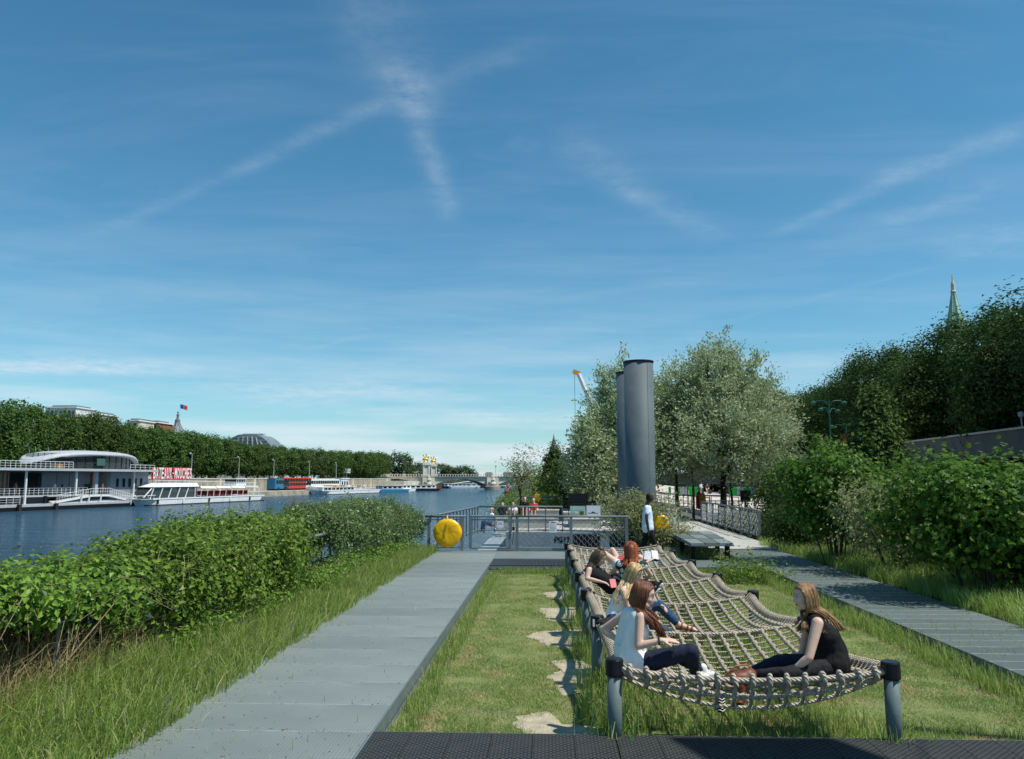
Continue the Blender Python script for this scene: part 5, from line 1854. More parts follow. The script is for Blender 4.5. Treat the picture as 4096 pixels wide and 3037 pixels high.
def block_bench(x0, x1, y0, y1, z0, z1, label):
    r = empty('concrete_bench', (x0, y0, z0), 0, label, 'bench')
    MB().box(0, x1 - x0, 0, y1 - y0, 0, z1 - z0 - .06).build('block', concrete, r)
    MB().box(-.03, x1 - x0 + .03, -.03, y1 - y0 + .03, z1 - z0 - .057, z1 - z0).build('top', prom, r)
    return r


block_bench(-2.3, -1.0 + 1.2, 35.5, 36.3, .02, .47, 'long pale concrete bench with people behind the second railing')
block_bench(-1.2, .5, 41.5, 42.3, .02, .6, 'pale concrete block bench below the man in black')
block_bench(.75, 1.7, 41.0, 47, .02, .5, 'wide pale concrete block right of the seated crowd')
block_bench(.9, 2.2, 36, 38, .02, .42, 'low pale concrete slab behind the dark railing')
block_bench(1.8, 3.4, 43.0, 44, .02, .55, 'pale concrete block below the information panels')
# yellow discs
for x, y, Y, lab in ((537.5, 497.5, 44.1, 'round yellow life ring cover on the railing behind the seated crowd'), (562.5, 499.5, 49.9, 'round orange life ring cover on the railing right of the crowd')):
    p = at(x, y, Y)
    r = empty('life_ring_cover', (p.x, Y - .2, p.z), 0, lab, 'life ring cover')
    MB().tube([(0, 0, 0), (0, .03, 0), (0, .08, 0), (0, .1, 0)], [.17, .21, .21, .17] if Y < 46 else [.28, .32, .32, .28], 20).build('cover', yellow if Y < 46 else orange, r)
a = at(578, 500, 40)
r = empty('black_panel', (a.x, 40, 0), 0, 'black screen panel standing left of the third steel pile', 'panel')
MB().box(-.48, .48, -.05, .05, .7, 1.45).build('panel', blackm, r)
MB().box(-.05, .05, -.04, .04, 0, .7).build('post', blackm, r)
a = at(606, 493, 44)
r = empty('dark_wall', (a.x, 44, 0), 0, 'dark grey wall panel at the base of the willows behind the bush', 'wall')
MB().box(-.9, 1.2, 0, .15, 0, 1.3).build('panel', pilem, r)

# ================================================================== FOREGROUND DECKS AND LAWN
GZ = -0.15
XL0, XL1 = -3.46, -1.53      # left walkway
XR0, XR1 = 5.22, 6.92        # right walkway
mb = MB()
mb.box(-6.5, 9.2, -14, 24.75, WZ - .5, -.30)
tag(mb.build('garden_barge_hull', hullm), kind='structure')
mb = MB()
mb.box(XL1 + .05, XR0 - .05, 7.0, 25.0, -.297, GZ)
tag(mb.build('lawn', lawnb), kind='structure')
mb = MB()
mb.box(-6.4, XL0 - .02, -10, 24.7, -.297, -.06)
mb.box(XR1 + .02, 9.15, -10, 24.7, -.297, -.06)
tag(mb.build('planting_bed_soil', soil), kind='structure')


def walkway(name, x0, x1, y0, y1, step, mat, seed, phase=0.0, edge_l=False, edge_r=False, jw=.005):
    root = empty(name, (x0, y0, 0))
    root['kind'] = 'structure'
    n = int((y1 - y0) / step)
    me = MB().box(0, x1 - x0, .004, step - .004, -.04, 0).mesh('grating_panel')
    me.materials.append(mat)
    for k in range(n):
        o = link_mesh('grating_panel', me, None, root)
        o.location = (0, k * step, RND.uniform(-.002, .002))
    b = MB()
    for k in range(1, n):
        b.box(0, x1 - x0, k * step - jw, k * step + jw, -.03, .0015)
    b.build('joint_strip', seam, root)
    for f, xx in ((edge_l, -.012), (edge_r, x1 - x0 + .012)):
        if f:
            MB().box(xx - .008, xx + .008, 0, n * step, -.13, .004).build('edge_beam', steel, root)
            MB().box(xx - .008 + (.03 if xx < 0 else -.03), xx + .008 + (.03 if xx < 0 else -.03), 0, n * step, -.296, -.135).build('side_plate', hullm, root)
    return root


walkway('left_walkway', XL0, XL1, -1.2, 24.7, .8329, grate, 1, edge_r=True)
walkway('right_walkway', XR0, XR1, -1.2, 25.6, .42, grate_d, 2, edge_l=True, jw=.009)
# cross deck at the far end
root = empty('cross_deck', (XL1, 20.4, 0))
root['kind'] = 'structure'
MB().box(XL1 + .003, 3.2, 22.25, 24.7, -.04, .0).build('grating_panel', grate, root, world=True)
MB().box(.55, 3.2, 20.35, 22.245, -.04, .0).build('grating_panel', grate, root, world=True)
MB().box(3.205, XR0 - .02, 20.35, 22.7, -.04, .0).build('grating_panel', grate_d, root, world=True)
MB().box(.55, XR0 - .02, 20.31, 20.345, -.297, .003).build('edge_beam', steel, root, world=True)
MB().box(XL1 + .003, 5.2, 24.72, 24.76, -.6, .10).build('kick_plate', hullm, root, world=True)
mb = MB()
mb.box(3.2, XR0 - .02, 22.71, 26.0, -.297, -.1)
tag(mb.build('grass_plot_ground', lawnb), kind='structure')
# low slatted step: dark bars on two beams
r = empty('slatted_step', (-1.5, 20.45, 0), 0, 'dark slatted step on steel beams at the far end of the lawn', 'step')
sl = MB().box(0, .020, 0, 1.72, -.03, .014).mesh('slat')
sl.materials.append(slatm)
for k in range(58):
    o = link_mesh('slat', sl, None, r)
    o.location = (.02 + k * .0345, .0, .0)
MB().box(0, 2.02, -.02, .0, -.075, -.01).build('front_beam', steel, r)
MB().box(.02, 2.02, .02, 1.7, -.22, -.07).build('beam', blackm, r)
MB().box(0, 2.02, -.05, -.01, -.145, -.10).build('front_beam', steel_l, r)

# dark rubber mats along the front
root = empty('rubber_mat_deck', (XL1, 5.2, 0))
root['kind'] = 'structure'
tm = MB().box(.002, .343, 0, 1.96, -.05, 0).mesh('mat_tile')
tm.materials.append(rubbermat)
for k in range(25):
    o = link_mesh('mat_tile', tm, None, root)
    o.location = (.004 + k * .345 + (.006 if k > 5 else 0), -.003, 0)
MB().box(0, 8.6, 1.958, 1.975, -.297, -.004).build('edge_beam', steel, root)
MB().box(-.003, -.0005, 0, 1.96, -.06, .004).build('edge_strip', steel, root)


def outline_patch(name, label, pts, z, mat, jag=.10, seed=0, h=.003, kind='structure'):
    """worn patch with an uneven outline, slightly raised in the middle"""
    rr = random.Random(seed)
    n = len(pts)
    out = []
    for i in range(n):
        a0, a, b, b1 = [Vector(pts[(i + q) % n]) for q in (-1, 0, 1, 2)]
        m = 9
        for k in range(m):
            t = k / m
            p = .5 * ((2 * a) + (b - a0) * t + (2 * a0 - 5 * a + 4 * b - b1) * t * t + (3 * a - a0 - 3 * b + b1) * t ** 3)
            q = mnoise.noise(Vector((p.x * 4 + seed, p.y * 4, 0)))
            d = (p - Vector((sum(v[0] for v in pts) / n, sum(v[1] for v in pts) / n))).normalized()
            out.append(p + d * (q * jag * 2 + rr.uniform(-.015, .015) + .08 * mnoise.noise(Vector((p.x * 9, p.y * 9, seed)))))
    cx = sum(p.x for p in out) / len(out)
    cy = sum(p.y for p in out) / len(out)
    vs = [(p.x, p.y, z) for p in out] + [(cx + (p.x - cx) * .8, cy + (p.y - cy) * .8, z + h) for p in out] + [(cx, cy, z + h)]
    n = len(out)
    fs = [(i, (i + 1) % n, n + (i + 1) % n, n + i) for i in range(n)] + [(n + i, n + (i + 1) % n, 2 * n) for i in range(n)]
    o = MB().add(vs, fs).build(name, mat)
    tag(o, kind=kind)
    return out


def P2(x, y, z=GZ):
    p = unp(x, y, z)
    return (p.x, p.y)


PATCH = []
for k, pts in enumerate(([(529, 636), (545, 631), (585, 631), (588, 648), (566, 650), (556, 647), (541, 643)],
                         [(541, 609), (558, 608), (580, 608), (583, 621), (556, 622), (546, 617)],
                         [(543, 594), (556, 592), (573, 592), (576, 601), (556, 600)],
                         [(546, 676), (560, 670), (552, 662), (575, 660), (592, 668), (596, 690), (568, 694), (558, 690), (556, 682)],
                         [(516, 717), (548, 712), (560, 722), (590, 728), (600, 742), (536, 744), (524, 732)])):
    PATCH.append(outline_patch('bare_sand_patch', '', [P2(*p) for p in pts], GZ + .004, dirtm, .05, k))


def in_patch(P, grow=1.0):
    m = np.zeros(len(P), bool)
    for out in PATCH:
        xs = np.array([p.x for p in out])
        ys = np.array([p.y for p in out])
        cx, cy = xs.mean(), ys.mean()
        xs, ys = cx + (xs - cx) * grow, cy + (ys - cy) * grow
        ins = np.zeros(len(P), bool)
        j = len(xs) - 1
        for i in range(len(xs)):
            c = ((ys[i] > P[:, 1]) != (ys[j] > P[:, 1])) & (P[:, 0] < (xs[j] - xs[i]) * (P[:, 1] - ys[i]) / (ys[j] - ys[i] + 1e-12) + xs[i])
            ins ^= c
            j = i
        m |= ins
    return m


def vnoise(P, s, seed=0.0):
    return np.array([mnoise.noise(Vector((float(a) * s + seed, float(b) * s, seed))) for a, b in P[:, :2]])


def scatter(n, x0, x1, y0, y1, z=GZ, near=0.0, rng=NR):
    """denser towards the viewer when near > 0"""
    v = rng.random(n)
    if near:
        v = v ** (1 + near)
    return np.stack([x0 + (x1 - x0) * rng.random(n), y0 + (y1 - y0) * v, np.full(n, z)], 1)


def grass_obj(name, P, h, w, lm, lean=.35, seg=2, wind=None):
    V, F = grass_blades(P, h, w, lean, NR, seg, wind)
    return tag(link_mesh(name, npmesh(name, V, F), lm), kind='stuff')


# grit, dry bits and fallen leaves lying on the walkways
n_ = 1000
Pl = np.concatenate([scatter(n_, XL0, XL1, 5, 24, .004, .6), scatter(500, XR0, XR1, 8, 25, .004, .3)])
gap_ = NR.random(len(Pl)) < .35
Pl[gap_, 1] = -1.2 + np.round((Pl[gap_, 1] + 1.2) / .8329) * .8329 + NR.normal(size=gap_.sum()) * .03
Nl = NR.normal(size=Pl.shape) * .25 + np.array([0, 0, 1.0])
V, F = leaf_quads(Pl, Nl, .020, .6, .1)
tag(link_mesh('scattered_leaf_litter', npmesh('litter', V, F), lf_dead), kind='stuff')
# mown lawn
P = scatter(270000, XL1 + .06, XR0 - .08, 7.17, 20.3, GZ, .55)
nz = vnoise(P, 1.1) + .6 * vnoise(P, 3.5, 5)
keep = (~in_patch(P, 1.0) | (~in_patch(P, .70) & (NR.random(len(P)) < .35))) & (NR.random(len(P)) < np.clip(1.05 + nz * 1.4, .25, 1))
P, nz = P[keep], nz[keep]
h = np.clip(.018 + .022 * nz + NR.random(len(P)) * .022, .008, .06)
dr_ = (vnoise(P, 2.2, 31) + .5 * vnoise(P, 7, 3) + NR.normal(size=len(P)) * .12) > .26
grass_obj('lawn_grass', P[~dr_], h[~dr_], .0036, gr_lawn, 1.1, 1)
grass_obj('dry_lawn_grass', P[dr_], h[dr_] * .8, .0036, gr_dry, 1.2, 1)
# longer fringe under the net, by the posts and along the edges
parts = [scatter(15000, .25, 3.05, 7.1, 20.0, GZ, .5), scatter(7000, 4.72, XR0 - .06, 7.2, 22.5, GZ, .4), scatter(2200, XL1 + .05, XL1 + .34, 7.2, 20.3, GZ, .5),
         scatter(3500, .3, .75, 7.2, 20.0, GZ, .3), scatter(1600, 3.3, 5.1, 22.75, 25.5, -.1), scatter(2500, 3.2, 5.1, 19.3, 20.25, GZ), scatter(400, 2.9, 4.2, 7.1, 7.9, GZ), scatter(1200, -1.45, .4, 19.9, 20.4, GZ)]
hs = [(.06, .20), (.09, .27), (.06, .20), (.10, .36), (.12, .3), (.08, .2), (.05, .14), (.06, .2)]
PP, HH = [], []
for P, (a, b) in zip(parts, hs):
    nz = vnoise(P, 1.7, 3) + .5 * vnoise(P, 5, 9)
    keep = ~in_patch(P, 1.05) & (nz + NR.uniform(-.3, .3, len(P)) > -.25)
    if b == .20 and a == .06 and len(P) > 9000:
        # thin out towards the left so worn ground shows
        keep &= (P[:, 0] > .75) | (NR.random(len(P)) < .5)
    P, nz = P[keep], nz[keep]
    PP.append(P)
    HH.append(a + (b - a) * np.clip(NR.random(len(P)) * .8 + nz * .4, 0, 1.1))
grass_obj('long_lawn_grass', np.concatenate(PP), np.concatenate(HH), .0045, gr_long, .45, 2)
# tall grass strips beside the walkways
P = scatter(38000, -5.1, XL0 + .14, 3.6, 24.6, -.06, .7)
nz = vnoise(P, 1.2, 11)
u = (P[:, 0] + 5.1) / 1.86
keep = (u < .97 + nz * .12) & ((P[:, 0] > -4.75) | (P[:, 1] < 10.5))
P, nz, u = P[keep], nz[keep], u[keep]
grass_obj('tall_grass_left', P, np.clip(.16 + .34 * NR.random(len(P)) * (1.1 - .55 * u) + .10 * nz, .06, .6), .0055, gr_long, .5, 2, (.10, -.02, 0))
P = scatter(36000, XR1 - .04, 9.3, 9.0, 27.5, -.06, .4)
nz = vnoise(P, 1.4, 21)
u = (P[:, 0] - XR1) / 2.4
keep = (u > .06 - nz * .2)
P, nz, u = P[keep], nz[keep], u[keep]
grass_obj('tall_grass_right', P, np.clip(.15 + .38 * NR.random(len(P)) * (.55 + .6 * np.clip(u, 0, .6)) + .14 * nz, .06, .7), .0055, gr_long, .5, 2, (-.05, 0, 0))
# stray tufts through the gratings
P1 = scatter(5200, XL0, XL1 - .02, 5.0, 24.0, 0, .7)
e = NR.random(len(P1)) < np.clip(1.15 - (P1[:, 0] - XL0) / .42 + .5 * vnoise(P1, 2.0, 2), .05, 1)
P1 = P1[e]
P2_ = scatter(1700, XR0 + .02, XR1, 8.5, 25, 0, .3)
P1 = np.concatenate([P1, P2_])
grass_obj('stray_grass_in_gratings', P1, .02 + .07 * NR.random(len(P1)) ** 2, .003, gr_long, .9, 2)
# dry straw under the near end of the hedge
P = scatter(5200, -6.3, -4.75, 6.3, 9.6, -.06)
keep = NR.random(len(P)) < .8
grass_obj('dry_straw', P[keep], .25 + .55 * NR.random(keep.sum()) ** 1.5, .0045, gr_dry, .55, 2)


# ------------------------------------------------------------------ hedges
def hedge(name, label, segs, n, size, lm, zb, seed, shoots=120, shell=.55, cl=10, lobes=False, group=None, und=.25, stem_n=30):
    """segs: list of (Y, xfront, xback, ztop); leaves fill the outer shell, with shoots standing out"""
    rng = np.random.default_rng(seed)
    ys = np.array([s_[0] for s_ in segs])
    xf = np.array([s_[1] for s_ in segs])
    xb = np.array([s_[2] for s_ in segs])
    zt = np.array([s_[3] for s_ in segs])
    m = n // cl
    Y = ys[0] + (ys[-1] - ys[0]) * rng.random(m)
    F0, B0, T0 = np.interp(Y, ys, xf), np.interp(Y, ys, xb), np.interp(Y, ys, zt)
    cx, hx = (F0 + B0) / 2, np.abs(F0 - B0) / 2
    hz = (T0 - zb) / 2
    an = rng.uniform(-.5, math.pi + .5, m)
    rr = shell + (1 - shell) * rng.random(m) ** .5
    ca, sa = np.cos(an), np.sin(an)
    k = (np.abs(ca) ** 3 + np.abs(sa) ** 3) ** (-1 / 3)
    q = np.stack([Y * 1.4, an * .8], 1)
    lump = np.array([mnoise.noise(Vector((float(a), float(b), seed))) + .5 * mnoise.noise(Vector((float(a) * 3, float(b) * 3, seed))) for a, b in q])
    rr = rr * (1 + .24 * lump)
    T0 = T0 * (1 + .13 * np.array([mnoise.noise(Vector((float(y_) * .75, 3.3, seed))) + .7 * mnoise.noise(Vector((float(y_) * 2.1, 1.3, seed))) for y_ in Y]))
    hz = (T0 - zb) / 2
    sgn = np.sign(F0 - B0)
    C = np.stack([cx + sgn * hx * k * rr * ca, Y, zb + hz + hz * k * rr * sa], 1)
    O = np.stack([sgn * ca, np.zeros(m), sa], 1)
    hol = np.array([mnoise.noise(Vector((float(a) * 1.7, float(b) * 1.7, float(c) * 2.0 + seed))) for a, b, c in C])
    deep = (rng.random(m) < .28)
    C = np.where(deep[:, None], np.stack([cx, Y, zb + hz], 1) + (C - np.stack([cx, Y, zb + hz], 1)) * .72, C)
    keep_ = (hol > -.20) | deep
    C, O = C[keep_], O[keep_]
    m = len(C)
    P, N = clumps(C, cl, size * 1.1, rng, O)
    # shoots
    js = rng.integers(0, m, shoots)
    tw = []
    for j in js:
        if O[j, 2] < .1:
            continue
        d = O[j] * .5 + np.array([rng.normal() * .45, rng.normal() * .45, .7])
        d /= np.linalg.norm(d)
        L = rng.uniform(.15, .45) * (1 if rng.random() < .8 else 1.5)
        pts = [C[j] + d * L * t + np.array([0, 0, -.25 * L * t * t]) for t in (0, .35, .7, 1.0)]
        tw.append(pts)
        nn = int(L / (size * .45))
        for q_ in range(nn):
            t = (q_ + 1) / nn
            p = C[j] + d * L * t + np.array([0, 0, -.25 * L * t * t]) + rng.normal(size=3) * size * .35
            P = np.concatenate([P, p[None]])
            N = np.concatenate([N, (rng.normal(size=3) * .6 + np.array([0, 0, .7]))[None]])
    V, F = (lobed_leaves if lobes else leaf_quads)(P, N, size, *(() if lobes else (.62, .14)), rng=rng)
    o = (float(xf.mean() + xb.mean()) / 2, float(ys.mean()), zb)
    root = empty(name, o, 0, label, 'hedge', group)
    link_mesh('foliage', npmesh('foliage', V - np.array(o), F), lm, root)
    sb = MB()
    for pts in tw:
        sb.tube([Vector(p) - Vector(o) for p in pts], [.005, .004, .003, .0015], 4)
    for q_ in range(stem_n):
        y = rng.uniform(ys[0], ys[-1])
        x = float(np.interp(y, ys, xb)) * .6 + float(np.interp(y, ys, xf)) * .4 + rng.uniform(-.4, .4)
        z = float(np.interp(y, ys, zt))
        sb.tube([(x - o[0], y - o[1], -.1 - zb), (x - o[0] + rng.uniform(-.2, .2), y - o[1] + rng.uniform(-.2, .2), (z - zb) * .5), (x - o[0] + rng.uniform(-.3, .3), y - o[1] + rng.uniform(-.4, .4), (z - zb) * .92)], [.014, .01, .005], 5)
    for q_ in range(36):
        # long bare runners draped over the leaves
        y = rng.uniform(ys[0], ys[-1])
        x = float(np.interp(y, ys, xf))
        z = float(np.interp(y, ys, zt))
        a = Vector((x - o[0] - rng.uniform(.1, .8), y - o[1], (z - zb) * rng.uniform(.75, 1.03)))
        sb.tube([a, a + Vector((rng.uniform(.05, .3), rng.uniform(-.5, .3), -.05)), a + Vector((rng.uniform(.2, .6), rng.uniform(-1.0, .4), -rng.uniform(.15, .6)))], [.004, .0035, .002], 4)
    sb.build('stems', twigm, root, fix=False)['kind'] = 'stuff'
    return root


hedge('hedge', 'dense bright green climber hedge bulging over the river side of the left walkway', [(9.0, -4.85, -6.4, 1.00), (10.1, -4.5, -6.4, 1.10), (11.0, -4.35, -6.4, 1.36), (13.5, -4.25, -6.4, 1.47), (14.9, -4.45, -6.2, 1.38), (15.9, -5.2, -6.3, 1.25), (17.2, -5.35, -6.4, 1.28), (18.3, -5.2, -6.3, 1.32)],
      62000, .085, lf_hedge, .12, 3, 240)
hedge('hedge', 'leafy hedge over the buried handrail in the lower left corner', [(5.6, -5.2, -6.9, 1.10), (7.4, -4.72, -6.9, 1.18), (8.5, -4.70, -6.8, 1.08), (9.6, -4.7, -6.4, 1.06)], 21000, .085, lf_hedge, .72, 8, 110, stem_n=22)
hedge('honeysuckle_bush', 'paler honeysuckle bush ending at the mesh fence beyond the hedge', [(17.4, -5.1, -6.2, 1.28), (18.4, -4.6, -6.2, 1.46), (19.6, -4.35, -6.2, 1.50), (21.8, -4.15, -6.2, 1.50), (23.6, -3.95, -6.0, 1.42), (24.9, -3.8, -5.2, 1.05)],
      52000, .075, lf_hedge2, .05, 5, 240)
hedge('undergrowth', 'low ground creeper below the front of the hedge along the grass', [(9.8, -4.35, -4.9, .42), (13, -4.1, -4.6, .40), (18, -4.2, -4.7, .45), (23.8, -3.8, -4.5, .40)], 9000, .07, lf_hedge, -.05, 6, 60, stem_n=8)

leaf_mass('dead_undergrowth', 'brown dead leaves and brush in the shade under the near end of the hedge', 'undergrowth', -6.5, -5.7, 5.4, 10.2, -.1, .5, 8000, .10, lf_dead, seed=27, stems=60)

# rails half buried in the hedge
a, b = unp(14, 604, .98), unp(93, 587, .98)
r = empty('handrail', (a.x, a.y, -.06), 0, 'grey tube handrail poking out of the hedge at the lower left', 'handrail')
MB().tube([Vector(a) - Vector((0, 0, 0)), Vector(b)], .035, 10).build('tube', steel, r, world=True, smooth=True)
c_ = a.lerp(b, .55)
MB().tube([(c_.x, c_.y, -.1), (c_.x, c_.y, .96)], .024, 8).build('post', steel, r, world=True)
a, b = unp(301, 539.5, .92), unp(333, 532, .95)
r = empty('handrail', (a.x, a.y, -.06), 0, 'short grey rail frame standing between the hedge and the honeysuckle bush', 'handrail')
MB().tube([a, b], .035, 8).build('tube', steel, r, world=True)
for t in (.2, .92):
    c_ = a.lerp(b, t)
    MB().tube([(c_.x, c_.y, -.1), (c_.x, c_.y, c_.z - .02)], .03, 8).build('post', steel, r, world=True)
# dry branch at the lower left
r = empty('dry_branch', (-5.0, 7.6, -.06), 0, 'bare dry branch leaning in the straw at the lower left', 'branch')
MB().tube([(0, 0, 0), (.22, .5, .45), (.45, .9, .95)], [.012, .01, .004], 5).tube([(.22, .5, .45), (.2, .7, .85)], [.006, .002], 4).build('branch', twigm, r)

# ------------------------------------------------------------------ fence, gate and things on it at Y = 24.5
YF = 24.5


def fx(x):
    return at(x, 530, YF).x


r = empty('mesh_fence', (fx(427), YF, 0), 0, 'grey steel mesh fence across the end of the walkway', 'fence')
MB().tube([(fx(425), YF, 1.03), (fx(466), YF, 1.03)], .035, 8).build('handrail', steel, r, world=True, smooth=True)
MB().tube([(fx(511), YF, 1.03), (fx(629), YF, 1.03)], .035, 8).build('handrail', steel, r, world=True, smooth=True)
for xa, xb in ((425, 462), (517, 571), (571, 626)):
    MB().tube([(fx(xa), YF, .93), (fx(xb), YF, .93)], .014, 6).build('bar', steel, r, world=True)
    MB().tube([(fx(xa), YF, .10), (fx(xb), YF, .10)], .014, 6).build('bar', steel, r, world=True)
for xp in (429, 462, 517, 571, 626.6):
    MB().box(fx(xp) - .045, fx(xp) + .045, YF - .03, YF + .03, 0, 1.0).build('post', steel, r, world=True)
    MB().box(fx(xp) - .12, fx(xp) + .12, YF - .08, YF + .08, 0, .012).build('foot_plate', steel_l, r, world=True)


def diamond_net(x0, x1, z0, z1, Y, cw, rows, wr, mat, parent, name='wire_mesh'):
    b = MB()
    nx = int((x1 - x0) / cw)
    hh = (z1 - z0) / rows / 2
    for q in range(rows):
        zc = z0 + (z1 - z0) * (q + .5) / rows
        pts = []
        for c in range(nx + 1):
            sg_ = 1 if (c + q) % 2 == 0 else -1
            xx = x0 + (x1 - x0) * c / nx
            pts.append((xx - cw * .22, Y, zc + sg_ * hh * .94))
            pts.append((xx + cw * .22, Y, zc + sg_ * hh * .94))
        b.tube(pts, wr, 3, cap=False)
    return b.build(name, mat, parent, world=True, fix=False)


diamond_net(fx(519), fx(570), .12, .92, YF, .085, 9, .004, steel_l, r)
diamond_net(fx(572.5), fx(625), .12, .92, YF, .085, 9, .0055, steel_l, r)
diamond_net(fx(431), fx(461), .12, .92, YF, .085, 9, .003, steel_l, r)
r = empty('mesh_gate', (fx(470), YF, 0), 0, 'grey tube gate with wire mesh in the middle of the fence', 'gate')
MB().box(fx(469), fx(472), YF - .03, YF + .03, .08, 1.06).build('stile', steel, r, world=True)
MB().box(fx(508.4), fx(511), YF - .03, YF + .03, .08, 1.06).build('stile', steel, r, world=True)
MB().tube([(fx(469), YF, 1.03), (fx(511), YF, 1.03)], .034, 8).build('top_rail', steel, r, world=True)
MB().tube([(fx(470), YF, .10), (fx(510), YF, .10)], .026, 8).build('bottom_rail', steel, r, world=True)
MB().tube([(fx(470), YF, .93), (fx(510), YF, .93)], .014, 8).build('bar', steel, r, world=True)
diamond_net(fx(472), fx(508.4), .15, .92, YF, .085, 8, .003, steel_l, r)
MB().tube([(fx(513), YF - .04, .95), (fx(514), YF - .05, .6), (fx(512.5), YF - .04, .2)], .008, 5).build('chain', blackm, r, world=True)
MB().box(fx(512.4), fx(515), YF - .08, YF - .05, .62, .72).build('padlock', blackm, r, world=True)


def board(name, label, x0, y0, x1, y1, Y, mat, cat='notice', marks=()):
    a, b = at(x0, y1, Y), at(x1, y0, Y)
    r = empty(name, (a.x, Y, a.z), 0, label, cat)
    MB().box(0, b.x - a.x, -.012, .0, 0, b.z - a.z).build('board', mat, r)
    W_, H_ = b.x - a.x, b.z - a.z
    for k, (u0, v0, u1, v1, m) in enumerate(marks):
        MB().box(W_ * u0, W_ * u1, -.015, -.0125, H_ * v0, H_ * v1).build('print', m, r)
    return r


board('gate_notice', 'small white notice hanging on the gate mesh', 497.1, 521, 503.5, 527.6, YF - .06, paper, marks=((.2, .68, .8, .76, mgrey), (.15, .5, .85, .54, lgrey)))
board('fence_notice', 'tall white notice with a red heading on the fence left of the hammock', 549.3, 521.3, 556.8, 532.5, YF - .06, paper, marks=((.2, .86, .8, .94, redm), (.12, .66, .6, .7, lgrey), (.12, .5, .85, .53, lgrey), (.12, .4, .8, .43, lgrey), (.12, .3, .85, .33, lgrey), (.12, .18, .7, .21, lgrey)))
r = board('information_panel', 'pale green information panel with small map drawing above the handrail', 570.2, 506, 585.3, 516.4, YF + .05, panelg, 'information panel', ((.06, .85, .7, .88, white), (.06, .75, .9, .78, white), (.06, .65, .8, .68, white), (.08, .22, .3, .40, lgrey), (.25, .30, .5, .45, white), (.35, .12, .6, .25, lgrey), (.62, .15, .9, .50, lf_hedge)))
r = board('information_panel', 'white information panel with a thin skyline drawing in a purple-grey frame', 586.2, 505.4, 600.6, 516.6, YF + .05, lgrey, 'information panel', ((.04, .05, .96, .95, paper),))
MB().box(.06, .36, -.018, -.0155, .10, .112).box(.16, .26, -.018, -.0155, .112, .135).box(.19, .21, -.018, -.0155, .135, .16).build('print', blackm, r)
board('small_notice', 'small white notice behind the information panels', 599.5, 504.3, 603.4, 508.8, 30, paper)
# yellow life ring cover on the fence
cc = at(447.6, 533, YF - .12)
r = empty('life_ring_cover', (cc.x, YF - .12, cc.z), 0, 'large bright yellow life ring cover hanging on the fence by the hedge', 'life ring cover')
vs, fs = [], []
NA, NRg = 48, 10
for side, d in ((0, -1), (1, 1)):
    for i in range(NRg + 1):
        t = i / NRg
        for j in range(NA):
            a = 2 * math.pi * j / NA
            R_ = .425 * (1 + .015 * math.sin(3 * a) + .02 * (abs(math.cos(2 * a)) ** 2)) * t
            wr_ = .004 * math.sin(a * 9 + t * 9) * t + .003 * math.sin(a * 4 - t * 6) * t
            bulge = .085 * math.sqrt(max(0, 1 - t ** 4)) * (1 - .22 * math.exp(-(t / .35) ** 2)) + wr_
            vs.append((R_ * math.cos(a), d * bulge, R_ * math.sin(a)))
for side in (0, 1):
    b0 = side * (NRg + 1) * NA
    for i in range(NRg):
        for j in range(NA):
            fs.append((b0 + i * NA + j, b0 + i * NA + (j + 1) % NA, b0 + (i + 1) * NA + (j + 1) % NA, b0 + (i + 1) * NA + j))
MB().add(vs, fs).build('cover', yellow, r, smooth=True)
MB().tube([(-.01, -.10, .30), (-.012, -.115, .12), (-.005, -.105, .02)], .014, 6, flat=.4).build('strap', orange, r)
MB().tube([(-.02, -.02, .40), (-.02, .05, .50), (-.02, .10, .47)], .022, 6).build('hanging_strap', yellow, r)
MB().tube([(0, -.098, .25), (0.005, -.105, -.40)], .004, 4).build('zip_seam', orange, r)

# ------------------------------------------------------------------ slatted table on the grass plot
r = empty('slatted_table', (4.55, 23.5, -.1), 0, 'low wide grey slatted table standing in the grass by the right walkway', 'table')
ta, tb, tc_, td = unp(666.5, 531, .45), unp(711, 531, .45), unp(734, 543.3, .45), unp(691, 543.3, .45)
for i in range(3):
    for j in range(3):
        def L4(u, v):
            p = (ta * (1 - u) + tb * u) * (1 - v) + (td * (1 - u) + tc_ * u) * v
            return p
        e = .012
        q = [L4(i / 3 + e, j / 3 + e), L4((i + 1) / 3 - e, j / 3 + e), L4((i + 1) / 3 - e, (j + 1) / 3 - e), L4(i / 3 + e, (j + 1) / 3 - e)]
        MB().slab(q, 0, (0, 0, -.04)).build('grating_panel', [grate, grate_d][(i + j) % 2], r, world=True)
q = [ta, tb, tc_, td]
MB().slab([p - Vector((0, 0, .042)) for p in q], 0, (0, 0, -.035)).build('frame', steel, r, world=True)
for u, v in ((.1, .12), (.9, .12), (.1, .5), (.9, .5), (.1, .9), (.9, .9)):
    p = (ta * (1 - u) + tb * u) * (1 - v) + (td * (1 - u) + tc_ * u) * v
    MB().box(p.x - .06, p.x + .06, p.y - .06, p.y + .06, -.12, .337).build('leg', blackm, r, world=True)

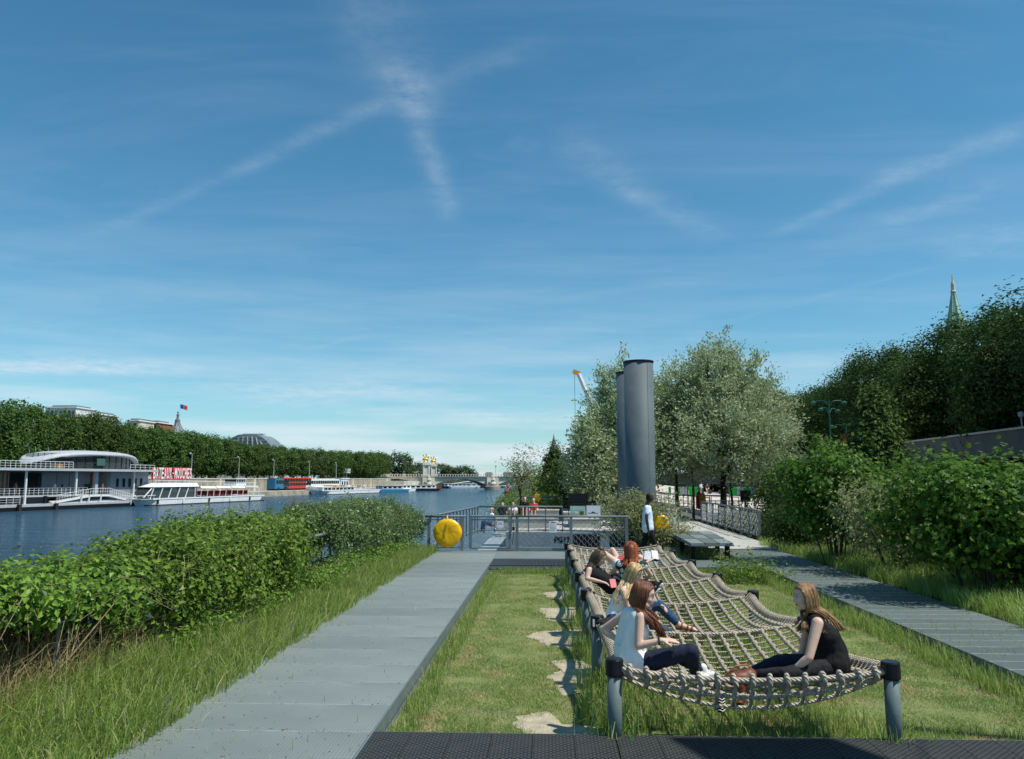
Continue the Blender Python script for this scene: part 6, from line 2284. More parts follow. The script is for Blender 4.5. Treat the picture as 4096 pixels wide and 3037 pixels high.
# bush at the end of the fence and shrubs on the right
def bush(name, label, x, Y, ytop, rx, lm, leaf, ncl, per, low, seed, lobes=False, lump=.3, inner=.35, stems=8, sp=None, power=2.2, ry=None, base=-.1, shoots=60, stem_m=barkd, droop=.4, rz_out=0):
    rng = np.random.default_rng(seed)
    top = at(x, ytop, Y)
    h = top.z - base
    hz = (h - low) / 2
    C, D = env_points(ncl, rx, ry or rx, hz, low + hz, power, lump, seed * 1.3, rng, inner, 1.1)
    P, N = clumps(C, per, sp or leaf * 1.3, rng, D)
    P[:, 2] = np.maximum(P[:, 2], .05)
    sb = MB()
    js = rng.integers(0, ncl, shoots)
    ex, en = [], []
    for j in js:
        if D[j, 2] < 0:
            continue
        d = D[j] * .7 + np.array([rng.normal() * .2, rng.normal() * .2, .8])
        d /= np.linalg.norm(d)
        L = rng.uniform(.15, .45)
        for q_ in range(int(L / (leaf * .35))):
            t = rng.random()
            ex.append(C[j] + d * L * t + rng.normal(size=3) * leaf * .4)
            en.append(rng.normal(size=3) * .5 + np.array([0, 0, .8]))
        sb.tube([Vector(C[j]), Vector(C[j] + d * L)], [.006, .002], 4)
    if ex:
        P = np.concatenate([P, np.array(ex)])
        N = np.concatenate([N, np.array(en)])
    V, F = (lobed_leaves(P, N, leaf, rng) if lobes else leaf_quads(P, N, leaf, .55, .15, rng))
    root = empty(name, (top.x, Y, base), 0, label, 'bush')
    link_mesh('foliage', npmesh('foliage', V, F), lm, root)
    for k in range(stems):
        a = rng.uniform(0, 6.28)
        rr_ = rng.uniform(.1, .45) * rx
        x0, y0 = rr_ * math.cos(a), rr_ * math.sin(a)
        sb.tube([(x0 * .5, y0 * .5, -.1), (x0 * .9, y0 * .9, low * .7), (x0 * 1.3 + rng.uniform(-.2, .2), y0 * 1.3 + rng.uniform(-.2, .2), low + hz), (x0 * 1.7, y0 * 1.7, h * .85)], [.022, .017, .011, .005], 6)
    sb.build('stems', stem_m, root, fix=False)['kind'] = 'stuff'
    return root


bush('bush', 'wild olive-green bush with pale leaves behind the walking man', 640, 26.0, 492, 1.35, lf_dry, .085, 520, 16, .15, 41, lump=.38, inner=.15, stems=16, ry=1.0, shoots=170)
bush('bush', 'smaller bush spilling right of the walking man towards the slatted table', 672, 26.2, 528, .6, lf_dry, .075, 230, 14, .05, 42, stems=8, shoots=60)
bush('viburnum_bush', 'bright broad-leaved shrub nearer the ramp, left of the two largest', 832, 21.5, 455, 1.35, lf_shrub, .12, 600, 15, .9, 43, True, stems=16, shoots=160, stem_m=bark, inner=.3)
bush('viburnum_bush', 'large bright broad-leaved shrub at the right edge of the photo', 972, 15.5, 463, 1.5, lf_shrub, .12, 760, 15, .7, 44, True, stems=16, shoots=170, stem_m=bark, inner=.3)
bush('viburnum_bush', 'broad-leaved shrub cut by the right edge of the photo behind the largest one', 1050, 16.0, 462, 1.55, lf_shrub, .12, 560, 14, .7, 45, True, stems=12, shoots=110, stem_m=bark, inner=.3)
bush('bush', 'dull green bush filling the gap between the two broad-leaved shrubs', 897, 19.0, 478, 1.3, lf_dry, .11, 420, 12, .5, 46, stems=12, shoots=120, stem_m=bark)
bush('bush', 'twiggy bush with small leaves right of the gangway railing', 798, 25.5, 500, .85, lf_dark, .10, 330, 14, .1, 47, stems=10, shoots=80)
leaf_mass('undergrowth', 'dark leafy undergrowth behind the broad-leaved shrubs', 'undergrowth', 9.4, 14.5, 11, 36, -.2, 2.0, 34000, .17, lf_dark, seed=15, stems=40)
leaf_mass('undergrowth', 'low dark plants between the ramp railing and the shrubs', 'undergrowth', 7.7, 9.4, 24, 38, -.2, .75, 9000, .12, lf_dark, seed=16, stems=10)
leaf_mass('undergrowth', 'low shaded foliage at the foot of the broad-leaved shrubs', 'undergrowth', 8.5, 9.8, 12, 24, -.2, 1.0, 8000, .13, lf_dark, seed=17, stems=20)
leaf_mass('creeper', 'leafy green creeper at the lawn corner beside the right walkway', 'creeper', 3.9, 5.2, 18.2, 19.9, -.15, .10, 2200, .08, lf_hedge, seed=18, stems=4)

# ------------------------------------------------------------------ off to the right, outside the picture: an unseen panel, added to cast the shadow on the mats
r = empty('added_shade_blocker', (5.2, 5.1, 0), 0, 'added flat shade blocker on two posts, out of view', 'shade sail')
HS = 9.2
offs = sun_vec * (HS / sun_vec.z)
sil = [(1.35, 6.2), (1.2, 6.59), (.99, 7.11), (2.36, 7.15), (2.62, 6.66), (3.0, 6.0), (2.6, 5.2)]  # outline shaped to give the wanted shadow edges
MB().slab([Vector((x + offs.x - 5.2, y + offs.y - 5.1, HS)) for x, y in sil], 0, (0, 0, .02)).build('blocker', concrete, r)
for px1, py1 in ((8.6, 4.6), (8.4, 6.3)):  # supports made up along with the added panel
    MB().tube([(px1 - 5.2, py1 - 5.1, -.2), (px1 - 5.2, py1 - 5.1, HS)], .07, 8).build('post', steel, r)
    MB().tube([(px1 - 5.2, py1 - 5.1, HS - .05), (2.7 + offs.x - 5.2, 6.2 + offs.y - 5.1, HS)], .01, 5).build('cable', steel, r)

# ================================================================== ROPE HAMMOCK
ROWS = [7.15, 9.34, 11.48, 13.55, 15.70, 17.85, 19.55]
PXL = lambda Y: .545 - (Y - 7.15) * .0085
PXR = lambda Y: 2.87 - (Y - 7.15) * .0190
CAPZ = .625
# seated people press the net down: X, Y, height wanted under them, radius
DENTS = [(1.18, 7.62, .33, .36), (2.42, 7.62, .34, .36), (1.75, 7.5, .27, .5), (1.02, 9.9, .38, .35), (1.35, 12.3, .38, .4), (1.0, 12.1, .42, .4), (1.6, 14.6, .40, .5), (1.0, 14.8, .42, .4)]


def net0(u, Y):
    i = 0
    while i < len(ROWS) - 2 and Y > ROWS[i + 1]:
        i += 1
    t = min(1, max(0, (Y - ROWS[i]) / (ROWS[i + 1] - ROWS[i])))
    w = max(0.0, 4 * u * (1 - u))
    return .535 - .115 * w - (.05 + .13 * w ** .7) * math.sin(math.pi * t)


def netz(u, Y):
    z = net0(u, Y)
    X = PXL(Y) + (PXR(Y) - PXL(Y)) * u
    edge = min(1, 5 * min(u, 1 - u))
    for dx_, dy_, dz_, s_ in DENTS:
        g = math.exp(-(((X - dx_) / s_) ** 2 + ((Y - dy_) / s_) ** 2))
        if g > .02:
            z = z + (min(dz_, z) - z) * min(1, g * 1.15) * edge
    return z


def NP(u, Y, dz_=0.0):
    a = PXL(Y) + .07
    b = PXR(Y) - .07
    return Vector((a + (b - a) * u, Y, netz(u, Y) + dz_))


ham = empty('rope_hammock', (1.7, 7.15, GZ), 0, 'long tan rope net hammock slung between two rows of grey posts with black caps', 'hammock')
pmesh = MB().lathe([(.062, 0), (.062, CAPZ - GZ - .12)], n=24).mesh('post', smooth=True)
pmesh.materials.append(postm)
cmesh = MB().lathe([(.074, 0), (.078, .01), (.078, .13), (.070, .142), (.0, .146)], n=28).mesh('cap', smooth=False)
cmesh.materials.append(capm)
for Yp in ROWS:
    for xp in (PXL(Yp), PXR(Yp)):
        if Yp == ROWS[0] and xp > 2:
            pass
        o = link_mesh('post', pmesh, None, ham)
        o.location = Vector((xp, Yp, GZ)) - ham.location
        o.rotation_euler = (RND.uniform(-.012, .012), RND.uniform(-.015, .015), RND.uniform(0, 6))
        c = link_mesh('cap', cmesh, None, o)
        c.location = (0, 0, CAPZ - GZ - .14)
NL = 14
ul_ = [.045 + .91 * i / (NL - 1) for i in range(NL)]
YS = []
for i in range(len(ROWS) - 1):
    for k in range(16):
        YS.append(ROWS[i] + (ROWS[i + 1] - ROWS[i]) * k / 16)
YS.append(ROWS[-1])
# long ropes
for u in ul_:
    pts = []
    for i in range(len(YS) * 2 - 1):
        Y = YS[i // 2] if i % 2 == 0 else (YS[i // 2] + YS[i // 2 + 1]) / 2
        pts.append(NP(u, Y))
    MB().tube(pts, .0145, 7).build('long_rope', ropem, ham, smooth=True, world=True, fix=False)
# rungs
for k, Y in enumerate(YS):
    isrow = any(abs(Y - r_) < 1e-6 for r_ in ROWS)
    pts = [NP(i / 28, Y, 0 if not isrow else .012) for i in range(29)]
    if k == 0:
        continue
    MB().tube(pts, .018 if isrow else .0085, 6).build('cross_rope' if isrow else 'rung_rope', ropet if isrow else ropem, ham, smooth=True, world=True, fix=False)
# front rope, thick and nearly taut between the first two posts, with loops over it
def front(u):
    return Vector((PXL(7.15) + .05 + (PXR(7.15) - PXL(7.15) - .10) * u, 7.13, .545 - .085 * 4 * u * (1 - u)))


MB().tube([front(i / 30) for i in range(31)], .024, 10).build('front_rope', ropet, ham, smooth=True, world=True, fix=False)
MB().tube([front(i / 30) + Vector((0, .06, -.05 - .10 * 4 * (i / 30) * (1 - i / 30))) for i in range(31)], .016, 8).build('front_rope', ropet, ham, smooth=True, world=True, fix=False)
MB().tube([front(i / 30) + Vector((0, .12, -.08 - .17 * 4 * (i / 30) * (1 - i / 30))) for i in range(31)], .016, 8).build('front_rope', ropet, ham, smooth=True, world=True, fix=False)
lm_ = MB().tube([(0, .034 * math.cos(a), .034 * math.sin(a)) for a in [i * math.pi / 6 for i in range(13)]], .019, 8, cap=False).mesh('loop', smooth=True)
lm_.materials.append(ropet)
for k in range(15):
    u = .04 + .92 * k / 14
    p = front(u)
    o = link_mesh('loop', lm_, None, ham)
    o.location = p + Vector((0, 0, -.002)) - ham.location
    o.rotation_euler = (0, RND.uniform(-.35, .15), RND.uniform(-.2, .2))
    o.scale = (1.1, 1.1, 1.25)
    q = NP(u, 7.36)
    MB().tube([p + Vector((0, -.01, -.03)), p + Vector((0.01, .05, -.075 - .05 * 4 * u * (1 - u))), p + Vector((0, .12, -.09 - .16 * 4 * u * (1 - u))), q], [.017, .018, .016, .013], 7).build('hanging_rope', ropet, ham, smooth=True, world=True, fix=False)
# knots where ropes cross: the nearest 300 one by one, the rest joined
km = MB().ball((0, 0, 0), (.030, .036, .030), 8, 6).mesh('knot', smooth=True)
km.materials.append(ropem)
kn = []
for Y in YS[1:]:
    for u in ul_:
        kn.append((Y, NP(u, Y, .004)))
kn.sort(key=lambda q: q[0])
rest = MB()
for i, (Y, p) in enumerate(kn):
    if i < 290:
        o = link_mesh('knot', km, None, ham)
        o.location = p - ham.location
        o.rotation_euler = (RND.uniform(-.3, .3), RND.uniform(-.3, .3), RND.uniform(-.3, .3))
        o.scale = (RND.uniform(.85, 1.15),) * 3
    else:
        s_ = RND.uniform(.85, 1.15)
        rest.ball(p, (.030 * s_, .036 * s_, .030 * s_), 6, 5)
o = rest.build('knots', ropem, ham, world=True, smooth=True, fix=False)
o['kind'] = 'stuff'
# rolled side borders from post to post with binding turns
for side in (0, 1):
    for i in range(len(ROWS) - 1):
        y0, y1 = ROWS[i] + .06, ROWS[i + 1] - .04
        b = MB()
        pts = []
        for k in range(15):
            t = k / 14
            Y = y0 + (y1 - y0) * t
            X = (PXL(Y) + .035 if side == 0 else PXR(Y) - .035) + (.05 if side == 0 else -.05) * math.sin(math.pi * t)
            pts.append(Vector((X, Y, .555 - .085 * math.sin(math.pi * t))))
        b.tube(pts, [.034] + [.046] * 13 + [.034], 10)
        b.build('side_roll', ropet, ham, world=True, smooth=True, fix=False)
        bt = MB()
        for k in range(26):
            t = (k + .5) / 26
            Y = y0 + (y1 - y0) * t
            j = min(13, int(t * 14))
            c_ = pts[j].lerp(pts[j + 1], t * 14 - j)
            sg_ = 1 if side == 0 else -1
            loop = [c_ + Vector((sg_ * .05 * math.cos(a), .012 * math.sin(a * .5), .05 * math.sin(a))) for a in [q * math.pi / 5 for q in range(-3, 8)]]
            bt.tube(loop, .0085, 5, cap=False)
            u = .045 if side == 0 else .955
            e = NP(u, Y)
            bt.tube([c_ + Vector((sg_ * .04, 0, .02)), c_.lerp(e, .6) + Vector((0, 0, .012)), e], .0085, 5, cap=False)
        bt.build('binding_rope', ropem, ham, world=True, smooth=True, fix=False)
# end rope at the far posts
MB().tube([NP(i / 20, 19.55, .06) for i in range(21)], .014, 6).build('cross_rope', ropem, ham, world=True, smooth=True, fix=False)
# label sticker on a cap
MB().box(PXL(9.34) - .045, PXL(9.34) - .02, 9.34 - .075, 9.34 - .070, CAPZ - .11, CAPZ - .03).build('sticker', paper, ham, world=True)
# weeds growing through and round the posts
Pw = []
for Yp in ROWS:
    for xp in (PXL(Yp), PXR(Yp)):
        n_ = 190
        q = np.stack([xp + NR.normal(size=n_) * .12, Yp + NR.normal(size=n_) * .22, np.full(n_, GZ)], 1)
        Pw.append(q)
Pw = np.concatenate(Pw)
Pw = Pw[(Pw[:, 1] > 7.0) & (Pw[:, 1] < 20.2)]
grass_obj('weeds_around_posts', Pw, .08 + .26 * NR.random(len(Pw)) ** 1.4, .005, gr_long, .55, 2)


# ================================================================== PEOPLE
def capsule(mb, a, b, ra, rb, n=12):
    a, b = Vector(a), Vector(b)
    d = b - a
    L = d.length
    if L < 1e-5:
        mb.ball(a, max(ra, rb), n, 8)
        return
    t = d / L
    pts, rs = [], []
    for k in range(4):
        an = math.pi / 2 * k / 4
        pts.append(a - t * ra * math.cos(an))
        rs.append(max(.0008, ra * math.sin(an)))
    for k in range(5):
        pts.append(a + d * k / 4)
        rs.append(ra + (rb - ra) * k / 4)
    for k in range(1, 5):
        an = math.pi / 2 * k / 4
        pts.append(b + t * rb * math.sin(an))
        rs.append(max(.0008, rb * math.cos(an)))
    mb.tube(pts, rs, n)


def fuse(mb, name, mat, parent, voxel, smooth_it=6, cut=None, off=None, folds=0.0):
    """joins overlapping lumps into one continuous smooth skin"""
    me = mb.mesh(name, off)
    bm = bmesh.new()
    bm.from_mesh(me)
    bmesh.ops.recalc_face_normals(bm, faces=bm.faces)
    bm.to_mesh(me)
    bm.free()
    o = bpy.data.objects.new('tmp', me)
    COL.objects.link(o)
    md = o.modifiers.new('r', 'REMESH')
    md.mode = 'VOXEL'
    md.voxel_size = voxel
    sm = o.modifiers.new('s', 'SMOOTH')
    sm.iterations = smooth_it
    sm.factor = .5
    bpy.context.view_layer.update()
    out = bpy.data.meshes.new_from_object(o.evaluated_get(bpy.context.evaluated_depsgraph_get()))
    bpy.data.objects.remove(o)
    bpy.data.meshes.remove(me)
    if cut:
        bm = bmesh.new()
        bm.from_mesh(out)
        for co, no in cut:
            co = Vector(co) - (off if off is not None else Vector())
            bmesh.ops.bisect_plane(bm, geom=bm.verts[:] + bm.edges[:] + bm.faces[:], plane_co=co, plane_no=no, clear_outer=True)
        bm.to_mesh(out)
        bm.free()
    if folds:
        n_ = len(out.vertices)
        co = np.empty(n_ * 3, np.float32)
        no = np.empty(n_ * 3, np.float32)
        out.vertices.foreach_get('co', co)
        out.vertex_normals.foreach_get('vector', no)
        co, no = co.reshape(-1, 3), no.reshape(-1, 3)
        d = np.array([(1 - abs(mnoise.noise(Vector((float(a) * 15, float(b) * 15, float(c) * 5)))) * 3) * .6 + .4 * mnoise.noise(Vector((float(a) * 9 + 7, float(b) * 9, float(c) * 20))) for a, b, c in co])
        co = co + no * (d * folds)[:, None]
        out.vertices.foreach_set('co', co.ravel())
        out.update()
    out.name = name
    out.materials.clear()
    out.materials.append(mat)
    out.polygons.foreach_set('use_smooth', [True] * len(out.polygons))
    return link_mesh(name, out, None, parent)


def frame(f, up=Vector((0, 0, 1))):
    """rotation whose +Y is the facing direction and +Z up"""
    y = Vector(f).normalized()
    x = y.cross(up).normalized()
    z = x.cross(y)
    M = Matrix((x, y, z)).transposed()
    return M


def add_head(mb, c, M, s=1.0):
    """c = head centre, faces +Y of M; s=1 gives a 23 cm head"""
    def P(x, y, z):
        return Vector(c) + M @ Vector((x * s, y * s, z * s))
    mb.ball(P(0, -.012, .030), (.074 * s, .092 * s, .086 * s), 18, 14, M)      # skull
    mb.ball(P(0, .022, -.020), (.058 * s, .066 * s, .080 * s), 16, 12, M)      # face
    capsule(mb, P(-.030, .028, -.070), P(.030, .028, -.070), .034 * s, .034 * s)    # jaw
    capsule(mb, P(0, .066, -.094), P(0, .062, -.088), .018 * s, .020 * s)          # chin
    capsule(mb, P(0, .078, .022), P(0, .104, -.022), .008 * s, .0125 * s)         # nose
    capsule(mb, P(-.008, .092, -.026), P(.008, .092, -.026), .009 * s, .009 * s)
    capsule(mb, P(-.030, .066, .032), P(.030, .066, .032), .014 * s, .014 * s)     # brow
    for q in (-1, 1):
        mb.ball(P(.036 * q, .052, -.022), (.022 * s, .020 * s, .020 * s), 10, 8)   # cheeks
        mb.ball(P(.076 * q, -.008, -.004), (.009 * s, .018 * s, .030 * s), 8, 8, M)     # ears
    capsule(mb, P(-.014, .080, -.050), P(.014, .080, -.050), .009 * s, .009 * s)   # lips


def face_parts(parent, c, M, s, brow, off, eye=True):
    def P(x, y, z):
        return Vector(c) + M @ Vector((x * s, y * s, z * s)) - off
    e = MB()
    e.tube([P(-.016, .087, -.049), P(0, .0915, -.047), P(.016, .087, -.049)], [.002 * s, .0048 * s, .002 * s], 6)
    e.tube([P(-.014, .086, -.055), P(0, .0905, -.057), P(.014, .086, -.055)], [.002 * s, .0052 * s, .002 * s], 6)
    e.build('lips', lips, parent, smooth=True)
    for q in (-1, 1):
        b = MB().tube([P(.013 * q, .0855, .038), P(.030 * q, .080, .042), P(.046 * q, .064, .036)], [.003 * s, .0034 * s, .0015 * s], 5)
        b.build('eyebrow', brow, parent)
        if eye:
            b = MB().ball(P(.027 * q, .0705, .012), .0112 * s, 10, 8)
            b.build('eye', rubber, parent, smooth=True)
            MB().ball(P(.0275 * q, .0775, .011), .0065 * s, 8, 6).build('iris', barkd, parent, smooth=True)
            MB().tube([P(.014 * q, .080, .019), P(.028 * q, .0835, .022), P(.042 * q, .072, .017)], [.0015 * s, .0028 * s, .0015 * s], 5).build('eyelash', barkd, parent)


def hand(mb, w, d, up, s=1.0, curl=.4, side=1, spread=.10):
    """palm and five fingers from wrist w towards d; up = back of the hand"""
    d = Vector(d).normalized()
    up = (Vector(up) - d * Vector(up).dot(d)).normalized()
    r = d.cross(up)
    k0 = w + d * .078 * s
    capsule(mb, w + d * .012 * s + r * .012 * s, k0 + r * .022 * s, .020 * s, .0125 * s)
    capsule(mb, w + d * .012 * s - r * .012 * s, k0 - r * .024 * s, .018 * s, .0125 * s)
    capsule(mb, w + d * .02 * s, k0, .018 * s, .013 * s)
    for i, (o, L) in enumerate(((.030, .074), (.011, .082), (-.010, .076), (-.030, .060))):
        dd = (d + r * (o * 6) * spread * 3).normalized()
        b = k0 + r * o * s * .95
        c1 = curl * (1 + .12 * i)
        p1 = b + (dd * math.cos(c1 * .5) - up * math.sin(c1 * .5)) * L * .45 * s
        p2 = p1 + (dd * math.cos(c1 * 1.2) - up * math.sin(c1 * 1.2)) * L * .32 * s
        p3 = p2 + (dd * math.cos(c1 * 1.8) - up * math.sin(c1 * 1.8)) * L * .23 * s
        capsule(mb, b, p1, .0100 * s, .0092 * s, 8)
        capsule(mb, p1, p2, .0092 * s, .0084 * s, 8)
        capsule(mb, p2, p3, .0084 * s, .0074 * s, 8)
    t0 = w + d * .025 * s + r * .022 * s * side
    t1 = t0 + (d * .6 + r * side * .75 - up * .25).normalized() * .038 * s
    t2 = t1 + (d * .85 + r * side * .35 - up * .3).normalized() * .030 * s
    capsule(mb, t0, t1, .0135 * s, .0115 * s, 8)
    capsule(mb, t1, t2, .0110 * s, .0088 * s, 8)


def hair_strands(parent, c, M, s, mat, ends, n, seed, off, r=.0034, back=.02, part=0.0, wave=.012, start_lo=-.2, bulge=1.0, len_j=.25, face_y=.035):
    """strands rooted over the scalp, hugging the skull, then falling to points around the given ends
    ends: list of (point, spread) in world; local x side picks the end"""
    rng = random.Random(seed)
    bulge *= 1.05
    mb = MB()

    def P(x, y, z):
        return Vector(c) + M @ Vector((x * s, y * s, z * s)) - off
    for k in range(n):
        # root near the parting, falls to one side or the back
        side = rng.uniform(-1, 1)
        az = side * 2.5                     # 0 = back of head
        yb = rng.uniform(-.075, .070)
        root = Vector((part + rng.uniform(-.006, .006) + math.sin(az) * .004, yb, .121 - max(0, yb) ** 2 * 7.5 - max(0, -yb) ** 2 * 4.0))
        rx_, ry_ = .090 * bulge, .106 * bulge
        hx_, hy_ = math.sin(az) * rx_, -math.cos(az) * ry_ - .012
        if hy_ > face_y:
            hy_ = face_y - rng.random() * .02
            hx_ = math.copysign(.088 * bulge, hx_)
        jit = rng.uniform(.93, 1.05)
        p1 = Vector((hx_ * .62 * jit, yb * .55 + hy_ * .45, .100 - max(0, yb) * .25))
        p2 = Vector((hx_ * .98 * jit, hy_ * .85 + yb * .15, .045))
        p3 = Vector((hx_ * 1.02 * jit, hy_ * 1.0, -.030))
        p4 = Vector((hx_ * .92 * jit, hy_ * .92, -.095))
        pts = [P(*root), P(*p1), P(*p2), P(*p3), P(*p4)]
        w = [max(1e-3, 1 - abs(side - e_[2]) * 1.2) for e_ in ends]
        j = max(range(len(ends)), key=lambda q: w[q] + rng.uniform(0, .35))
        e_ = ends[j]
        E = Vector(e_[0]) - off + Vector((rng.gauss(0, 1), rng.gauss(0, 1), 0)) * e_[1]
        last = pts[-1]
        E = last.lerp(E, 1 - rng.random() ** 2 * len_j)
        ph = rng.uniform(0, 6)
        for t in (.25, .5, .75, 1.0):
            q = last.lerp(E, t)
            q += Vector((math.sin(ph + t * 6), math.cos(ph + t * 5), 0)) * wave * t
            if e_[3]:
                q += Vector(e_[3]) * math.sin(math.pi * t)
            pts.append(q)
        # smooth
        sp = []
        for i in range(len(pts) - 1):
            a0 = pts[max(0, i - 1)]
            a1, a2 = pts[i], pts[i + 1]
            a3 = pts[min(len(pts) - 1, i + 2)]
            for t in (0, .5):
                sp.append(.5 * ((2 * a1) + (a2 - a0) * t + (2 * a0 - 5 * a1 + 4 * a2 - a3) * t * t + (3 * a1 - a0 - 3 * a2 + a3) * t ** 3))
        sp.append(pts[-1])
        R_ = r * rng.uniform(.7, 1.3)
        mb.tube(sp, [R_ * 1.6 * s] * 2 + [R_ * 1.5] * (len(sp) - 5) + [R_ * 1.2, R_ * .8, R_ * .25], 4)
    return mb.build('hair', mat, parent, smooth=True, fix=False)


def scalp(mb, c, M, s, bulge=1.0):
    def P(x, y, z):
        return Vector(c) + M @ Vector((x * s, y * s, z * s))
    mb.ball(P(0, -.020, .034), (.079 * s * bulge, .091 * s * bulge, .086 * s * bulge), 18, 14, M)
    mb.ball(P(0, -.035, -.02), (.074 * s * bulge, .072 * s * bulge, .075 * s * bulge), 14, 10, M)


def shoe(parent, ankle, toe, mat, sole, off, s=1.0, up=Vector((0, 0, 1)), voxel=.007):
    a, t = Vector(ankle), Vector(toe)
    d = (t - a).normalized()
    mb = MB()
    heel = a - d * .035 - up * .035
    capsule(mb, heel, a + d * .05 - up * .035, .038 * s, .040 * s)
    capsule(mb, a + d * .05 - up * .035, t - up * .03, .040 * s, .032 * s)
    capsule(mb, a + up * .02, a - up * .03, .040 * s, .042 * s)
    o = fuse(mb, 'shoe', mat, parent, voxel, 3, off=off)
    sb = MB()
    capsule(sb, heel - up * .026, a + d * .05 - up * .063, .036 * s, .036 * s)
    capsule(sb, a + d * .05 - up * .063, t - up * .052, .036 * s, .034 * s)
    fuse(sb, 'sole', sole, o, voxel, 3, off=off)
    la = MB()
    r_ = d.cross(up).normalized()
    for q in (.02, .045, .07):
        la.tube([a + d * q + r_ * .026 + up * .0, a + d * q + up * .012, a + d * q - r_ * .026 + up * .0], .0035, 5)
    la2 = la.mesh('laces', off)
    la2.materials.append(rubber if mat is not rubber else cloth_w)
    link_mesh('laces', la2, None, o)
    return o


def person(label, J, base, skinm, voxel=.009, look=None, headup=Vector((0, 0, 1)), hs=1.0, group=None, fem=True, arm=(.040, .033, .024), leg=(.078, .052, .036), feet=True, hands=True, curl=(.4, .4), chest=.092):
    """one continuous body from joint positions (world)"""
    root = empty('person', base, 0, label, 'person', group)
    off = Vector(base)
    M = frame(look, headup)
    mb = MB()
    add_head(mb, J['head'], M, hs)
    nb = J['neck']
    capsule(mb, Vector(J['head']) + M @ Vector((0, -.02, -.06)), nb, .046 * hs, .050)
    sl, sr = J['sl'], J['sr']
    cm = (sl + sr) / 2
    capsule(mb, sl.lerp(sr, .12), sr.lerp(sl, .12), .050, .050)
    capsule(mb, nb, cm, .050, .075)
    ch = J['chest']
    side = (sr - sl).normalized()
    capsule(mb, ch - side * .075, ch + side * .075, chest, chest)
    capsule(mb, cm - side * .07, ch - side * .075, .070, chest)
    capsule(mb, cm + side * .07, ch + side * .075, .070, chest)
    wa = J['waist']
    capsule(mb, ch - side * .06, wa - side * .045, chest, .082)
    capsule(mb, ch + side * .06, wa + side * .045, chest, .082)
    hl, hr = J['hl'], J['hr']
    capsule(mb, wa - side * .045, hl, .084, .095)
    capsule(mb, wa + side * .045, hr, .084, .095)
    capsule(mb, hl, hr, .10, .10)
    for S_ in 'lr':
        capsule(mb, J['s' + S_], J['e' + S_], arm[0] * 1.12, arm[1])
        capsule(mb, J['e' + S_], J['e' + S_].lerp(J['w' + S_], .35), arm[1], arm[1] * .98)
        capsule(mb, J['e' + S_].lerp(J['w' + S_], .35), J['w' + S_], arm[1] * .98, arm[2])
        capsule(mb, J['h' + S_], J['k' + S_], leg[0] * 1.1, leg[1])
        m_ = J['k' + S_].lerp(J['a' + S_], .3)
        capsule(mb, J['k' + S_], m_, leg[1] * .95, leg[1] * .98)
        capsule(mb, m_, J['a' + S_], leg[1] * .98, leg[2])
        if feet:
            a_, t_ = J['a' + S_], J['t' + S_]
            capsule(mb, a_, t_.lerp(a_, .1), .034, .026)
            capsule(mb, a_, a_ - (t_ - a_).normalized() * .03 - Vector((0, 0, .02)), .034, .028)
            sd = (t_ - a_).normalized().cross(Vector((0, 0, 1)))
            for q in range(5):
                b_ = t_.lerp(a_, .12) + sd * (.028 - .014 * q)
                capsule(mb, b_, b_ + (t_ - a_).normalized() * (.045 - .005 * q), .011, .009, 8)
        if hands:
            hd = J.get('hd' + S_)
            d = hd[0] if hd else (J['w' + S_] - J['e' + S_])
            u = hd[1] if hd else Vector((0, 0, 1))
            hand(mb, J['w' + S_], d, u, 1.0, curl[0 if S_ == 'l' else 1], (hd[2] if hd and len(hd) > 2 else (1 if S_ == 'l' else -1)))
    body = fuse(mb, 'body', skinm, root, voxel, 4, off=off)
    return root, off, M


def torso_cloth(root, off, J, name, mat, infl=.014, voxel=.012, sleeves=0.0, hem=None, neck=.5, loose=0.0, hem_drop=.0, tier=False, strap=.028, folds=.007):
    mb = MB()
    sl, sr, ch, wa, hl, hr = J['sl'], J['sr'], J['chest'], J['waist'], J['hl'], J['hr']
    side = (sr - sl).normalized()
    cm = (sl + sr) / 2
    r1 = .092 + infl
    capsule(mb, ch - side * .075, ch + side * .075, r1, r1)
    for q in (-1, 1):
        capsule(mb, cm + side * q * .085 - (cm - ch) * .02, ch + side * .075 * q, .056 + strap * .4 + infl * .3, r1)
        capsule(mb, ch + side * .065 * q, wa + side * .05 * q, r1, .088 + infl + loose)
        hp = (hl if q < 0 else hr)
        capsule(mb, wa + side * .05 * q, wa.lerp(hp, .75) + Vector((0, 0, -hem_drop)), .088 + infl + loose, .100 + infl + loose * 1.3)
    capsule(mb, cm + (ch - cm) * .12, ch, .082 + infl * .9, r1)
    if sleeves:
        for S_ in 'lr':
            capsule(mb, J['s' + S_], J['s' + S_].lerp(J['e' + S_], sleeves), .062, .060)
        capsule(mb, sl, sr, .06, .06)
    return fuse(mb, name, mat, root, voxel, 5, off=off, cut=hem, folds=folds)


